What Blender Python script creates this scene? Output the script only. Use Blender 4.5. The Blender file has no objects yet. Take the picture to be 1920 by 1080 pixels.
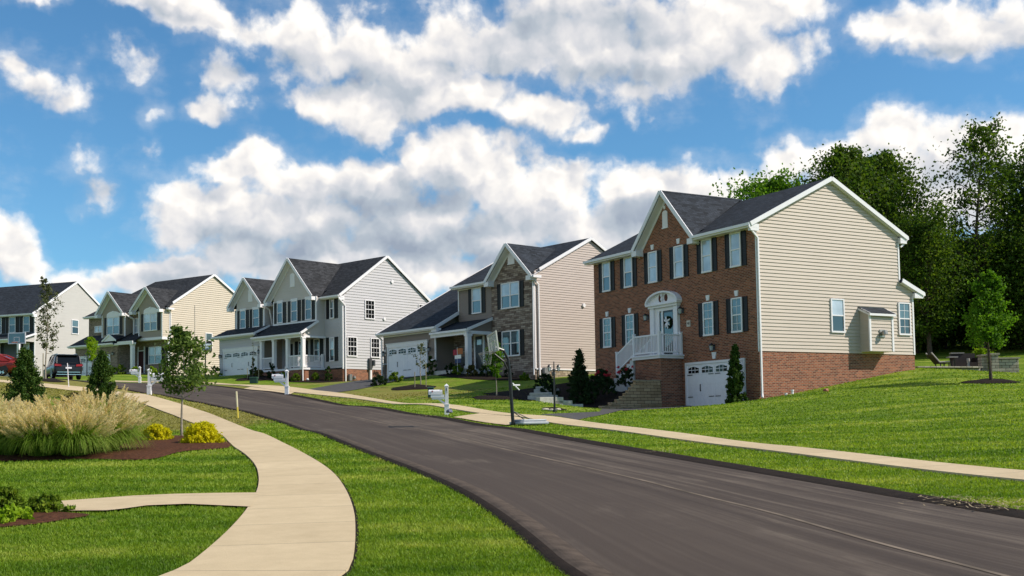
import bpy, bmesh, math, random
import numpy as np
from mathutils import Vector, Matrix
SC = bpy.context.scene
COL = SC.collection
R_ = math.radians
rng = np.random.default_rng(7)
random.seed(7)

# ------------------------------------------------------------------ camera
# focal length (px of the 1920 px wide photo), pitch, roll and principal point, solved from the walls of the brick house
F, PITCH, ROLL, CY = 2130.0, 0.0590, -0.0158, 672.5
_cp, _sp, _cr, _sr = math.cos(PITCH), math.sin(PITCH), math.cos(ROLL), math.sin(ROLL)
_fwd = np.array([0, _cp, _sp]); _up = np.array([0, -_sp, _cp]); _rt = np.array([1.0, 0, 0])
CAMX = _cr * _rt + _sr * _up
CAMY = -_sr * _rt + _cr * _up
CM = np.array([CAMX, -CAMY, _fwd])

def ray(x, y):
    """direction through a pixel of the photograph, per metre of world Y"""
    d = CM.T @ np.array([(x - 960) / F, (y - CY) / F, 1.0])
    return d / d[1]

def at(x, y, Y):
    return ray(x, y) * Y

cam = bpy.data.cameras.new('camera')
cam.lens = F / 1920 * 36.0
cam.sensor_width = 36.0
cam.shift_y = (CY - 540) / 1920
cam.clip_start = 0.1
cam.clip_end = 4000
camo = bpy.data.objects.new('camera', cam)
mw = Matrix.Identity(4)
for i in range(3):
    mw[i][0] = CAMX[i]; mw[i][1] = CAMY[i]; mw[i][2] = -_fwd[i]
camo.matrix_world = mw
COL.objects.link(camo)
SC.camera = camo
SC.render.resolution_x = 1024; SC.render.resolution_y = 576

# ------------------------------------------------------------------ sun and exposure
SUN_AZ, SUN_EL = -8.0, 41.0          # degrees from +X towards +Y; elevation
sdir = Vector((math.cos(R_(SUN_EL)) * math.cos(R_(SUN_AZ)), math.cos(R_(SUN_EL)) * math.sin(R_(SUN_AZ)), math.sin(R_(SUN_EL))))
sun = bpy.data.lights.new('sun', 'SUN')
sun.energy = 4.0; sun.angle = R_(0.6); sun.color = (1.0, 0.93, 0.82)
suno = bpy.data.objects.new('sun', sun)
suno.rotation_euler = sdir.to_track_quat('Z', 'Y').to_euler()
COL.objects.link(suno)
SC.view_settings.view_transform = 'Standard'
SC.view_settings.look = 'None'
SC.view_settings.exposure = 0.4
SC.view_settings.gamma = 1.0

# ------------------------------------------------------------------ node helpers
class NT:
    def __init__(s, tree):
        s.t = tree; s.n = tree.nodes; s.l = tree.links
    def new(s, typ, **kw):
        n = s.n.new(typ)
        for k, v in kw.items():
            setattr(n, k, v)
        return n
    def put(s, sock, val):
        if isinstance(val, bpy.types.NodeSocket):
            s.l.new(val, sock)
        elif val is not None:
            sock.default_value = val
    def math(s, op, a, b=None, c=None, clamp=False):
        n = s.new('ShaderNodeMath', operation=op); n.use_clamp = clamp
        s.put(n.inputs[0], a); s.put(n.inputs[1], b)
        if c is not None: s.put(n.inputs[2], c)
        return n.outputs[0]
    def vmath(s, op, a, b=None, scale=None):
        n = s.new('ShaderNodeVectorMath', operation=op)
        s.put(n.inputs[0], a); s.put(n.inputs[1], b)
        if scale is not None: s.put(n.inputs['Scale'], scale)
        return n.outputs['Value'] if op in ('LENGTH', 'DISTANCE', 'DOT_PRODUCT') else n.outputs['Vector']
    def noise(s, vec, scale, detail=4, rough=0.55, dist=0.0, col=False, dim='3D'):
        n = s.new('ShaderNodeTexNoise', noise_dimensions=dim)
        s.put(n.inputs['Vector'], vec); n.inputs['Scale'].default_value = scale
        n.inputs['Detail'].default_value = detail; n.inputs['Roughness'].default_value = rough
        n.inputs['Distortion'].default_value = dist
        return n.outputs['Color' if col else 'Fac']
    def ramp(s, fac, stops, interp='LINEAR'):
        n = s.new('ShaderNodeValToRGB'); n.color_ramp.interpolation = interp
        e = n.color_ramp.elements
        while len(e) < len(stops): e.new(0.5)
        for el, (p, c) in zip(e, stops):
            el.position = p; el.color = (c[0], c[1], c[2], 1) if not np.isscalar(c) else (c, c, c, 1)
        s.put(n.inputs[0], fac)
        return n.outputs[0]
    def mix(s, fac, a, b, mode='MIX'):
        n = s.new('ShaderNodeMix', data_type='RGBA', blend_type=mode)
        s.put(n.inputs[0], fac)
        for sock, v in ((n.inputs[6], a), (n.inputs[7], b)):
            if isinstance(v, tuple) and len(v) == 3: v = (*v, 1)
            s.put(sock, v)
        return n.outputs[2]
    def maprange(s, v, a, b, c=0.0, d=1.0, smooth=False):
        n = s.new('ShaderNodeMapRange', interpolation_type='SMOOTHSTEP' if smooth else 'LINEAR')
        s.put(n.inputs[0], v)
        for i, x in enumerate((a, b, c, d)): n.inputs[i + 1].default_value = x
        return n.outputs[0]

# ------------------------------------------------------------------ world: Nishita sky with cumulus
world = bpy.data.worlds.new('World'); SC.world = world; world.use_nodes = True
def azel(x, y):
    if x < -800 or x > 2900 or y < -600: return (x - 960) / F, (CY + 120 - y) / F
    d = ray(x, y); d = d / np.linalg.norm(d)
    return math.atan2(d[0], d[1]), math.asin(d[2])
# cumulus masses: x, y, half-width, half-height in pixels of the photograph, turned into directions of the sky
CLOUDS = [
    (640,90,190,75,.9),(780,130,150,80,1),(900,60,220,90,.9),(1080,70,230,100,1),(1280,60,220,110,1),(1430,120,110,75,.9),
    (560,55,140,80,.55),(330,10,170,42,.9),(460,30,130,45,.8),(700,190,170,62,1),(860,185,150,58,1),(1010,208,112,46,1),
    (1090,240,60,26,.8),(1180,170,90,50,.6),(1400,20,150,80,.8),(425,130,60,50,.45),(850,385,90,60,1),(385,190,42,34,.8),
    (1740,45,150,58,.9),(1830,60,120,66,.95),(1690,25,90,34,.8),(1900,40,90,70,.8),
    (60,150,80,38,.62),(15,125,60,34,.55),(250,118,44,28,.30),(290,196,26,14,.32),(90,0,70,14,.5),
    (150,278,34,30,.34),(205,352,44,28,.34),(270,290,34,30,.3),(1490,5,70,50,.7),
    (450,302,90,44,1),(560,342,150,64,1),(700,350,170,78,1),(830,320,120,75,1),(930,340,140,85,1),(1040,350,90,60,1),
    (400,400,130,80,1),(560,420,190,90,1),(760,430,240,100,1),(960,430,200,90,1),(1120,430,160,90,1),(1240,340,110,62,1),
    (1170,350,80,55,.9),(1330,370,90,55,.9),(350,430,90,60,.9),(600,500,230,70,1),(800,520,220,60,1),(300,520,190,46,.95),
    (170,525,90,34,.9),(470,500,140,50,.9),(1000,500,200,60,.9),
    (15,470,75,62,1),(60,500,55,30,.7),(-60,440,100,80,1),
    (1410,335,80,45,.9),(1500,300,80,50,.9),(1590,295,90,55,1),(1690,275,90,62,1),(1790,280,100,60,1),(1890,270,90,62,1),(1960,300,90,90,1),
    (1700,380,260,110,1),(1500,390,120,70,.8),
    (-300,300,220,110,.9),(-500,500,300,120,.9),(-700,100,260,120,.8),(2300,150,240,120,.9),(2500,420,300,130,1),(2800,0,260,140,.9),(2150,380,160,120,.8),
    (-1100,380,260,150,.9),(-1800,100,600,300,1),(-2600,300,700,300,1),(-3600,0,900,500,1),(-5200,-300,1200,500,1),(3400,100,500,250,1),(4600,-200,900,400,1),(5800,200,900,300,1),(1000,-1100,500,250,1),(-800,-1200,600,300,1),(2600,-1100,500,250,1),(-2500,-1300,700,400,1),(0,-2200,800,300,1),(700,-300,300,120,.9),(1300,-420,320,130,.8),(200,-500,300,130,.8),(2000,-350,280,120,.9)]  # clouds out of view, added to give a neutral fill light
# greyer undersides
GREY = [(560,110,120,50,.6),(700,150,200,45,.55),(980,50,190,80,.75),(1180,40,170,75,.8),(1150,120,140,45,.6),(830,100,80,45,.55),(640,350,120,60,.35),(760,380,220,70,.85),(690,460,240,60,.95),(880,440,190,60,.8),
    (1030,480,220,60,.85),(1250,330,60,40,.35),(1180,420,130,60,.8),(480,460,120,40,.7),(320,530,170,36,.7),(540,500,160,34,.8),(1340,400,90,30,.8),(1820,330,120,50,.55),(1890,60,80,30,.45),(60,170,80,25,.75),(440,110,60,40,.6),(310,20,120,20,.5),
    (950,250,90,22,.6),(1330,150,70,25,.4),(1760,100,90,22,.5),(200,340,80,60,.8),(1420,100,50,20,.3),(30,120,50,30,.5)]
def build_world():
    t = NT(world.node_tree); t.n.clear()
    out = t.new('ShaderNodeOutputWorld'); bg = t.new('ShaderNodeBackground')
    t.l.new(bg.outputs[0], out.inputs[0])
    tc = t.new('ShaderNodeTexCoord').outputs['Generated']
    sky = t.new('ShaderNodeTexSky', sky_type='NISHITA'); sky.sun_disc = False
    sky.sun_elevation = R_(SUN_EL); sky.sun_rotation = math.atan2(sdir.x, sdir.y)
    sky.altitude = 300; sky.air_density = 1.0; sky.dust_density = 0.6; sky.ozone_density = 2.0
    sep = t.new('ShaderNodeSeparateXYZ'); t.l.new(tc, sep.inputs[0])
    az = t.math('ARCTAN2', sep.outputs[0], sep.outputs[1])
    el = t.math('ARCSINE', sep.outputs[2])
    comb = t.new('ShaderNodeCombineXYZ'); t.l.new(az, comb.inputs[0]); t.l.new(el, comb.inputs[1])
    p = comb.outputs[0]
    # ragged outlines: the sky position is warped by noise at two sizes
    w1 = t.vmath('SUBTRACT', t.noise(p, 9, 2, .5, col=True), (0.5, 0.5, 0.5))
    w2 = t.vmath('SUBTRACT', t.noise(p, 34, 3, .6, col=True), (0.5, 0.5, 0.5))
    pw = t.vmath('ADD', p, t.vmath('ADD', t.vmath('SCALE', w1, scale=.060), t.vmath('SCALE', w2, scale=.022)))
    # broad cloud masses: one smooth map over the whole sky, computed here from the lists above
    W_, H_ = 3072, 1024
    A, E_ = np.meshgrid((np.arange(W_) + .5) / W_ * 2 * math.pi - math.pi, (np.arange(H_) + .5) / H_ * 2.0 - .3)
    def field(lst, k):
        acc = np.full(A.shape, -1.5)
        for (x, y, rx, ry, s) in lst:
            a, e = azel(x, y); ax, ay = rx / F, ry / F
            v = s - s * np.sqrt(((A - a) / ax) ** 2 + ((E_ - e) / ay) ** 2)
            hh = np.clip(k - np.abs(acc - v), 0, None) / k
            acc = np.maximum(acc, v) + hh ** 3 * k / 6
        return np.clip(acc, -1.5, 1.5)
    px = np.zeros((H_, W_, 4), np.float32); px[..., 0] = field(CLOUDS, .12) / 3 + .5; px[..., 1] = np.clip(field(GREY, .3), 0, 1.5) / 1.5; px[..., 3] = 1
    img = bpy.data.images.new('sky_map', W_, H_, float_buffer=True, alpha=True); img.colorspace_settings.name = 'Non-Color'
    img.pixels.foreach_set(px.ravel()); img.update(); img.pack()
    im = t.new('ShaderNodeTexImage', interpolation='Cubic', extension='EXTEND'); im.image = img
    t.l.new(t.vmath('ADD', t.vmath('MULTIPLY', pw, (1 / (2 * math.pi), .5, 0)), (.5, .15, 0)), im.inputs[0])
    imc = t.new('ShaderNodeSeparateColor'); t.l.new(im.outputs[0], imc.inputs[0])
    f = t.math('MULTIPLY_ADD', imc.outputs[0], 3.0, -1.5)
    im2 = t.new('ShaderNodeTexImage', interpolation='Cubic', extension='EXTEND'); im2.image = img
    t.l.new(t.vmath('ADD', t.vmath('MULTIPLY', pw, (1 / (2 * math.pi), .5, 0)), (.5 + .010 / (2 * math.pi), .15 + .028 / 2, 0)), im2.inputs[0])
    imc2 = t.new('ShaderNodeSeparateColor'); t.l.new(im2.outputs[0], imc2.inputs[0])
    fall = t.math('MAXIMUM', t.math('MINIMUM', t.math('MULTIPLY', t.math('SUBTRACT', imc.outputs[0], imc2.outputs[0]), 3.0), .35), -.35)
    def puffs(pos, warp):
        q = t.vmath('ADD', pos, t.vmath('SCALE', warp, scale=.030)); out = None
        for sc_, wt in ((21, .60), (52, .27), (120, .11)):
            v = t.new('ShaderNodeTexVoronoi', feature='SMOOTH_F1', voronoi_dimensions='2D'); t.put(v.inputs['Vector'], q); v.inputs['Scale'].default_value = sc_; v.inputs['Smoothness'].default_value = .45
            o = t.math('MULTIPLY', v.outputs['Distance'], -wt); out = o if out is None else t.math('ADD', out, o)
        return out
    fb = t.noise(p, 24, 9, .59, .1)
    pf = puffs(p, w2)
    d0 = t.math('ADD', t.math('MULTIPLY', f, 1.25), t.math('ADD', t.math('MULTIPLY', t.math('SUBTRACT', fb, .5), 1.5), t.math('MULTIPLY', t.math('ADD', pf, .42), 1.0)))
    # lit where the cloud falls away towards the sun (up and to the right), greyer on the far side
    OFF = (0.0075, 0.0105, 0)
    up = t.vmath('ADD', p, OFF)
    fb2 = t.noise(up, 24, 6, .56, .1); pf2 = puffs(up, w2)
    rel = t.math('ADD', t.math('MULTIPLY', t.math('SUBTRACT', fb, fb2), .5), t.math('MULTIPLY', t.math('SUBTRACT', pf, pf2), .85))
    g = t.math('MULTIPLY', imc.outputs[1], 1.5)
    mask = t.math('MAXIMUM', t.maprange(d0, 0.0, 0.60, 0, 1, True), t.math('MULTIPLY', t.maprange(t.math('ADD', d0, t.math('MULTIPLY', t.math('SUBTRACT', t.noise(t.vmath('MULTIPLY', p, (1, 2.2, 1)), 14, 5, .6), .5), 1.6)), -.35, .55, 0, 1, True), .20))
    edge = t.maprange(d0, 0.15, 1.0, 1, 0, True)
    bright = t.math('ADD', .64, rel)
    bright = t.math('ADD', t.math('ADD', bright, t.math('MULTIPLY', fall, .60)), t.math('MULTIPLY', edge, .16))
    bright = t.math('SUBTRACT', bright, t.math('MULTIPLY', g, .75), clamp=True)
    ccol = t.ramp(bright, [(0, (.26, .30, .37)), (.3, (.38, .42, .47)), (.6, (.57, .57, .59)), (.82, (.75, .72, .69)), (1, (.88, .84, .79))])
    skyc = t.vmath('SCALE', sky.outputs[0], scale=SKY_STRENGTH)
    skyc = t.mix(1.0, skyc, SKY_TINT, 'MULTIPLY')
    colr = t.mix(t.math('MULTIPLY', mask, .97), skyc, ccol)
    t.l.new(colr, bg.inputs[0]); bg.inputs[1].default_value = 1.0
SKY_STRENGTH = 0.112
SKY_TINT = (0.47, 0.80, 0.95)
build_world()

# ------------------------------------------------------------------ materials
MATS = {}
def mat(name):
    m = bpy.data.materials.new(name); m.use_nodes = True
    t = NT(m.node_tree); b = t.n['Principled BSDF']
    MATS[name] = m
    return m, t, b
def simple(name, col, rough=.6, metal=0.0, spec=None, var=.12, nscale=3.0, bump=0.0):
    m, t, b = mat(name)
    tc = t.new('ShaderNodeTexCoord').outputs['Object']
    n = t.noise(tc, nscale, 5, .6)
    lo = tuple(c * (1 - var) for c in col); hi = tuple(min(1, c * (1 + var)) for c in col)
    t.l.new(t.ramp(n, [(.3, lo), (.7, hi)]), b.inputs['Base Color'])
    b.inputs['Roughness'].default_value = rough; b.inputs['Metallic'].default_value = metal
    b.inputs['Specular IOR Level'].default_value = spec if spec is not None else (.12 if rough > .75 else .5)
    if bump:
        bp = t.new('ShaderNodeBump'); bp.inputs['Strength'].default_value = bump; bp.inputs['Distance'].default_value = .01
        t.l.new(t.noise(tc, nscale * 12, 4, .6), bp.inputs['Height']); t.l.new(bp.outputs[0], b.inputs['Normal'])
    return m
white = simple('white_trim', (.81, .77, .78), .45, var=.03)
offwhite = simple('white_vinyl', (.82, .79, .81), .4, var=.04)
black = simple('black_metal', (.012, .012, .013), .4, var=.2)
shutterm = simple('black_shutter', (.010, .010, .012), .5, spec=.3, var=.2)
chrome = simple('chrome', (.6, .6, .6), .15, 1.0)
concrete_grey = simple('concrete_block', (.42, .40, .36), .9, var=.18, nscale=5, bump=.4)
darkgreen = simple('green_plastic', (.012, .045, .035), .5)
def siding_mat(name, col, var=.05):
    m, t, b = mat(name)
    g = t.new('ShaderNodeTexCoord')
    n = t.noise(t.vmath('MULTIPLY', g.outputs['Object'], (.6, .6, 9)), 1.0, 4, .6)
    n2 = t.noise(g.outputs['Object'], .45, 4, .6)
    lo = tuple(c * (1 - var) for c in col); hi = tuple(min(1, c * (1 + var)) for c in col)
    c = t.ramp(t.math('ADD', t.math('MULTIPLY', n, .6), t.math('MULTIPLY', n2, .4)), [(.35, lo), (.65, hi)])
    t.l.new(c, b.inputs['Base Color']); b.inputs['Roughness'].default_value = .55; b.inputs['Specular IOR Level'].default_value = .35
    return m
sid_tan = siding_mat('tan_siding', (.53, .44, .365))
sid_pink = siding_mat('pinkish_tan_siding', (.47, .385, .34))
sid_brown = siding_mat('dark_taupe_siding', (.235, .185, .155))
sid_white = siding_mat('pale_grey_siding', (.50, .475, .485))
sid_greige = siding_mat('greige_siding', (.56, .50, .46))
sid_cream = siding_mat('cream_siding', (.56, .47, .37))
sid_taupe = siding_mat('taupe_siding', (.34, .275, .215))
sid_grey = siding_mat('warm_grey_siding', (.50, .465, .44))
sid_slate = siding_mat('slate_siding', (.10, .11, .13))
def brick_mat(name, c1, c2, c3, mortar, bw=.215, bh=.0667, ms=.010, rough=.85):
    m, t, b = mat(name)
    uv = t.new('ShaderNodeTexCoord').outputs['UV']
    br = t.new('ShaderNodeTexBrick'); t.l.new(uv, br.inputs['Vector'])
    br.inputs['Scale'].default_value = 1.0; br.inputs['Brick Width'].default_value = bw; br.inputs['Row Height'].default_value = bh
    br.inputs['Mortar Size'].default_value = ms; br.inputs['Mortar Smooth'].default_value = .2
    br.inputs['Color1'].default_value = (0, 0, 0, 1); br.inputs['Color2'].default_value = (1, 1, 1, 1); br.inputs['Mortar'].default_value = (.5, .5, .5, 1)
    # a second copy at the same size gives each brick its own tone
    n = t.noise(t.vmath('MULTIPLY', uv, (1 / bw, 1 / bh, 0)), .9, 2, .7)
    big = t.noise(uv, .8, 4, .6)
    v = t.math('ADD', t.math('MULTIPLY', t.new('ShaderNodeSeparateColor').outputs[0] if False else br.outputs['Color'], .5), t.math('MULTIPLY', t.math('ADD', n, t.math('MULTIPLY', big, .4)), .55))
    col = t.ramp(v, [(.15, c1), (.5, c2), (.85, c3)])
    col = t.mix(br.outputs['Fac'], col, mortar)
    t.l.new(col, b.inputs['Base Color']); b.inputs['Roughness'].default_value = rough; b.inputs['Specular IOR Level'].default_value = .2
    bp = t.new('ShaderNodeBump'); bp.invert = True; bp.inputs['Strength'].default_value = .7; bp.inputs['Distance'].default_value = .008
    t.l.new(br.outputs['Fac'], bp.inputs['Height']); t.l.new(bp.outputs[0], b.inputs['Normal'])
    return m
brick_red = brick_mat('red_brick', (.045, .010, .006), (.175, .043, .023), (.35, .110, .054), (.32, .24, .17), .225, .076, .012)
brick_brown = brick_mat('brown_brick', (.07, .048, .036), (.18, .128, .092), (.32, .24, .18), (.32, .27, .22), .24, .08)
stone_ledge = brick_mat('brown_ledge_stone', (.050, .034, .028), (.19, .135, .108), (.40, .32, .26), (.085, .065, .053), .42, .12, .010)
stone_buff = brick_mat('buff_field_stone', (.16, .12, .085), (.33, .25, .18), (.5, .4, .3), (.1, .08, .06), .38, .15, .014)
block_tan = brick_mat('tan_block', (.25, .165, .088), (.40, .27, .15), (.52, .37, .22), (.08, .05, .03), .42, .152, .012)
def shingle_mat(name, base):
    m, t, b = mat(name)
    uv = t.new('ShaderNodeTexCoord').outputs['UV']
    br = t.new('ShaderNodeTexBrick'); t.l.new(uv, br.inputs['Vector'])
    br.inputs['Scale'].default_value = 1.0; br.inputs['Brick Width'].default_value = .33; br.inputs['Row Height'].default_value = .14
    br.inputs['Mortar Size'].default_value = .008; br.inputs['Bias'].default_value = 0
    br.inputs['Color1'].default_value = (.55, .55, .55, 1); br.inputs['Color2'].default_value = (1.5, 1.5, 1.5, 1); br.inputs['Mortar'].default_value = (.45, .45, .45, 1)
    n = t.noise(uv, 9, 6, .75); big = t.noise(uv, .5, 5, .65)
    f = t.math('MULTIPLY', t.maprange(n, .25, .75, .55, 1.45), t.maprange(big, .3, .7, .8, 1.2))
    c = t.mix(1.0, br.outputs['Color'], base, 'MULTIPLY')
    c = t.vmath('SCALE', c, scale=f)
    t.l.new(c, b.inputs['Base Color']); b.inputs['Roughness'].default_value = .9; b.inputs['Specular IOR Level'].default_value = .25
    bp = t.new('ShaderNodeBump'); bp.inputs['Strength'].default_value = .6; bp.inputs['Distance'].default_value = .012
    t.l.new(br.outputs['Color'], bp.inputs['Height']); t.l.new(bp.outputs[0], b.inputs['Normal'])
    return m
shingle = shingle_mat('charcoal_shingles', (.024, .028, .036))
shingle_b = shingle_mat('brownish_charcoal_shingles', (.033, .033, .036))
def glass_mat(name, base, rough=.04):
    m, t, b = mat(name)
    tc = t.new('ShaderNodeTexCoord').outputs['Object']
    n = t.noise(tc, 1.2, 2, .5)
    t.l.new(t.ramp(n, [(.3, tuple(c * .75 for c in base)), (.7, tuple(c * 1.25 for c in base))]), b.inputs['Base Color'])
    b.inputs['Roughness'].default_value = rough; b.inputs['IOR'].default_value = 1.65; b.inputs['Specular IOR Level'].default_value = .9
    bp = t.new('ShaderNodeBump'); bp.inputs['Strength'].default_value = .04; bp.inputs['Distance'].default_value = .05
    t.l.new(t.noise(tc, .9, 1, .5), bp.inputs['Height']); t.l.new(bp.outputs[0], b.inputs['Normal'])
    return m
glass_dark = glass_mat('dark_window_glass', (.012, .016, .02))
glass_black = glass_mat('black_window_glass', (.008, .009, .010)); glass_black.node_tree.nodes['Principled BSDF'].inputs['IOR'].default_value = 1.25
glass_blind_sky = glass_mat('glass_blinds_and_sky', (.46, .50, .56), .08)  # pale tint stands for blinds and for bright sky reflected in the panes
glass_mid = glass_mat('glass_over_curtain', (.085, .125, .14), .06)
def blade_mat(name, stops, trans=.35, rough=.5, ns=.35):
    """leaf or blade: colour from a per-leaf random value in UV.x, plus patches"""
    m, t, b = mat(name)
    uvn = t.new('ShaderNodeSeparateXYZ'); t.l.new(t.new('ShaderNodeTexCoord').outputs['UV'], uvn.inputs[0])
    n = t.noise(t.new('ShaderNodeTexCoord').outputs['Object'], ns, 3, .6)
    f = t.math('ADD', t.math('MULTIPLY', uvn.outputs[0], .55), t.math('MULTIPLY', t.maprange(n, .3, .7), .45))
    c = t.ramp(f, stops)
    t.l.new(c, b.inputs['Base Color']); b.inputs['Roughness'].default_value = rough + .15; b.inputs['Specular IOR Level'].default_value = .12
    tr = t.new('ShaderNodeBsdfTranslucent'); t.l.new(t.mix(1.0, c, (1.25, 1.3, .55), 'MULTIPLY'), tr.inputs[0])
    mx = t.new('ShaderNodeMixShader'); mx.inputs[0].default_value = trans
    t.l.new(b.outputs[0], mx.inputs[1]); t.l.new(tr.outputs[0], mx.inputs[2])
    t.l.new(mx.outputs[0], t.n['Material Output'].inputs[0])
    return m
leaf_wood = blade_mat('woodland_leaves', [(0, (.024, .056, .007)), (.5, (.060, .110, .012)), (1, (.16, .21, .026))], .45)
leaf_bright = blade_mat('young_tree_leaves', [(0, (.045, .11, .008)), (.5, (.10, .21, .014)), (1, (.20, .33, .03))], .45)
leaf_lime = blade_mat('lime_leaves', [(0, (.14, .23, .01)), (.5, (.24, .36, .015)), (1, (.38, .48, .04))], .45)
leaf_crab = blade_mat('crab_leaves', [(0, (.035, .07, .012)), (.5, (.10, .16, .03)), (1, (.26, .32, .10))], .4)
leaf_sparse = blade_mat('dull_leaves', [(0, (.05, .05, .03)), (.5, (.10, .12, .05)), (1, (.20, .20, .11))], .3)
leaf_conifer = blade_mat('conifer_needles', [(0, (.016, .040, .007)), (.5, (.040, .082, .012)), (1, (.11, .15, .02))], .25)
leaf_dark = blade_mat('dark_shrub_leaves', [(0, (.008, .020, .008)), (.5, (.020, .040, .012)), (1, (.05, .08, .02))], .2)
leaf_shrub = blade_mat('shrub_leaves', [(0, (.05, .09, .01)), (.5, (.12, .19, .015)), (1, (.28, .32, .03))], .35)
leaf_yellow = blade_mat('golden_leaves', [(0, (.30, .29, .006)), (.5, (.62, .55, .010)), (1, (.85, .75, .03))], .45)
leaf_brown = blade_mat('bronze_leaves', [(0, (.05, .045, .015)), (.5, (.11, .095, .025)), (1, (.2, .16, .05))], .3)
petal = blade_mat('red_petals', [(0, (.45, .02, .04)), (1, (.7, .06, .1))], .3)
fountain = blade_mat('fountain_grass_blades', [(0, (.07, .14, .012)), (.5, (.17, .27, .026)), (1, (.42, .48, .12))], .45)
plume = blade_mat('fountain_grass_plumes', [(0, (.52, .40, .22)), (.5, (.74, .60, .37)), (1, (.88, .78, .56))], .4)
bark = simple('bark', (.085, .065, .05), .9, var=.4, nscale=8, bump=.8)
bark_pale = simple('pale_bark', (.28, .24, .19), .9, var=.3, nscale=10, bump=.5)
# ------------------------------------------------------------------ mesh helpers
def link(o, parent=None):
    COL.objects.link(o)
    if parent is not None: o.parent = parent
    return o
def fast_mesh(name, V, Fc, material, uv=None, parent=None, smooth=False, loc=None):
    """V (n,3), Fc (m,k) arrays; uv is (m*k,2)"""
    V = np.asarray(V, np.float32); Fc = np.asarray(Fc, np.int32)
    me = bpy.data.meshes.new(name); k = Fc.shape[1]
    me.vertices.add(len(V)); me.vertices.foreach_set('co', V.ravel())
    me.loops.add(Fc.size); me.loops.foreach_set('vertex_index', Fc.ravel())
    me.polygons.add(len(Fc)); me.polygons.foreach_set('loop_start', np.arange(0, Fc.size, k, dtype=np.int32))
    me.polygons.foreach_set('loop_total', np.full(len(Fc), k, np.int32))
    if uv is not None:
        l = me.uv_layers.new(name='UVMap'); l.data.foreach_set('uv', np.asarray(uv, np.float32).ravel())
    me.polygons.foreach_set('use_smooth', np.full(len(Fc), bool(smooth)))
    me.update(calc_edges=True); me.validate()
    if material: me.materials.append(material)
    o = bpy.data.objects.new(name, me)
    if loc is not None: o.location = loc
    return link(o, parent)
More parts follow.
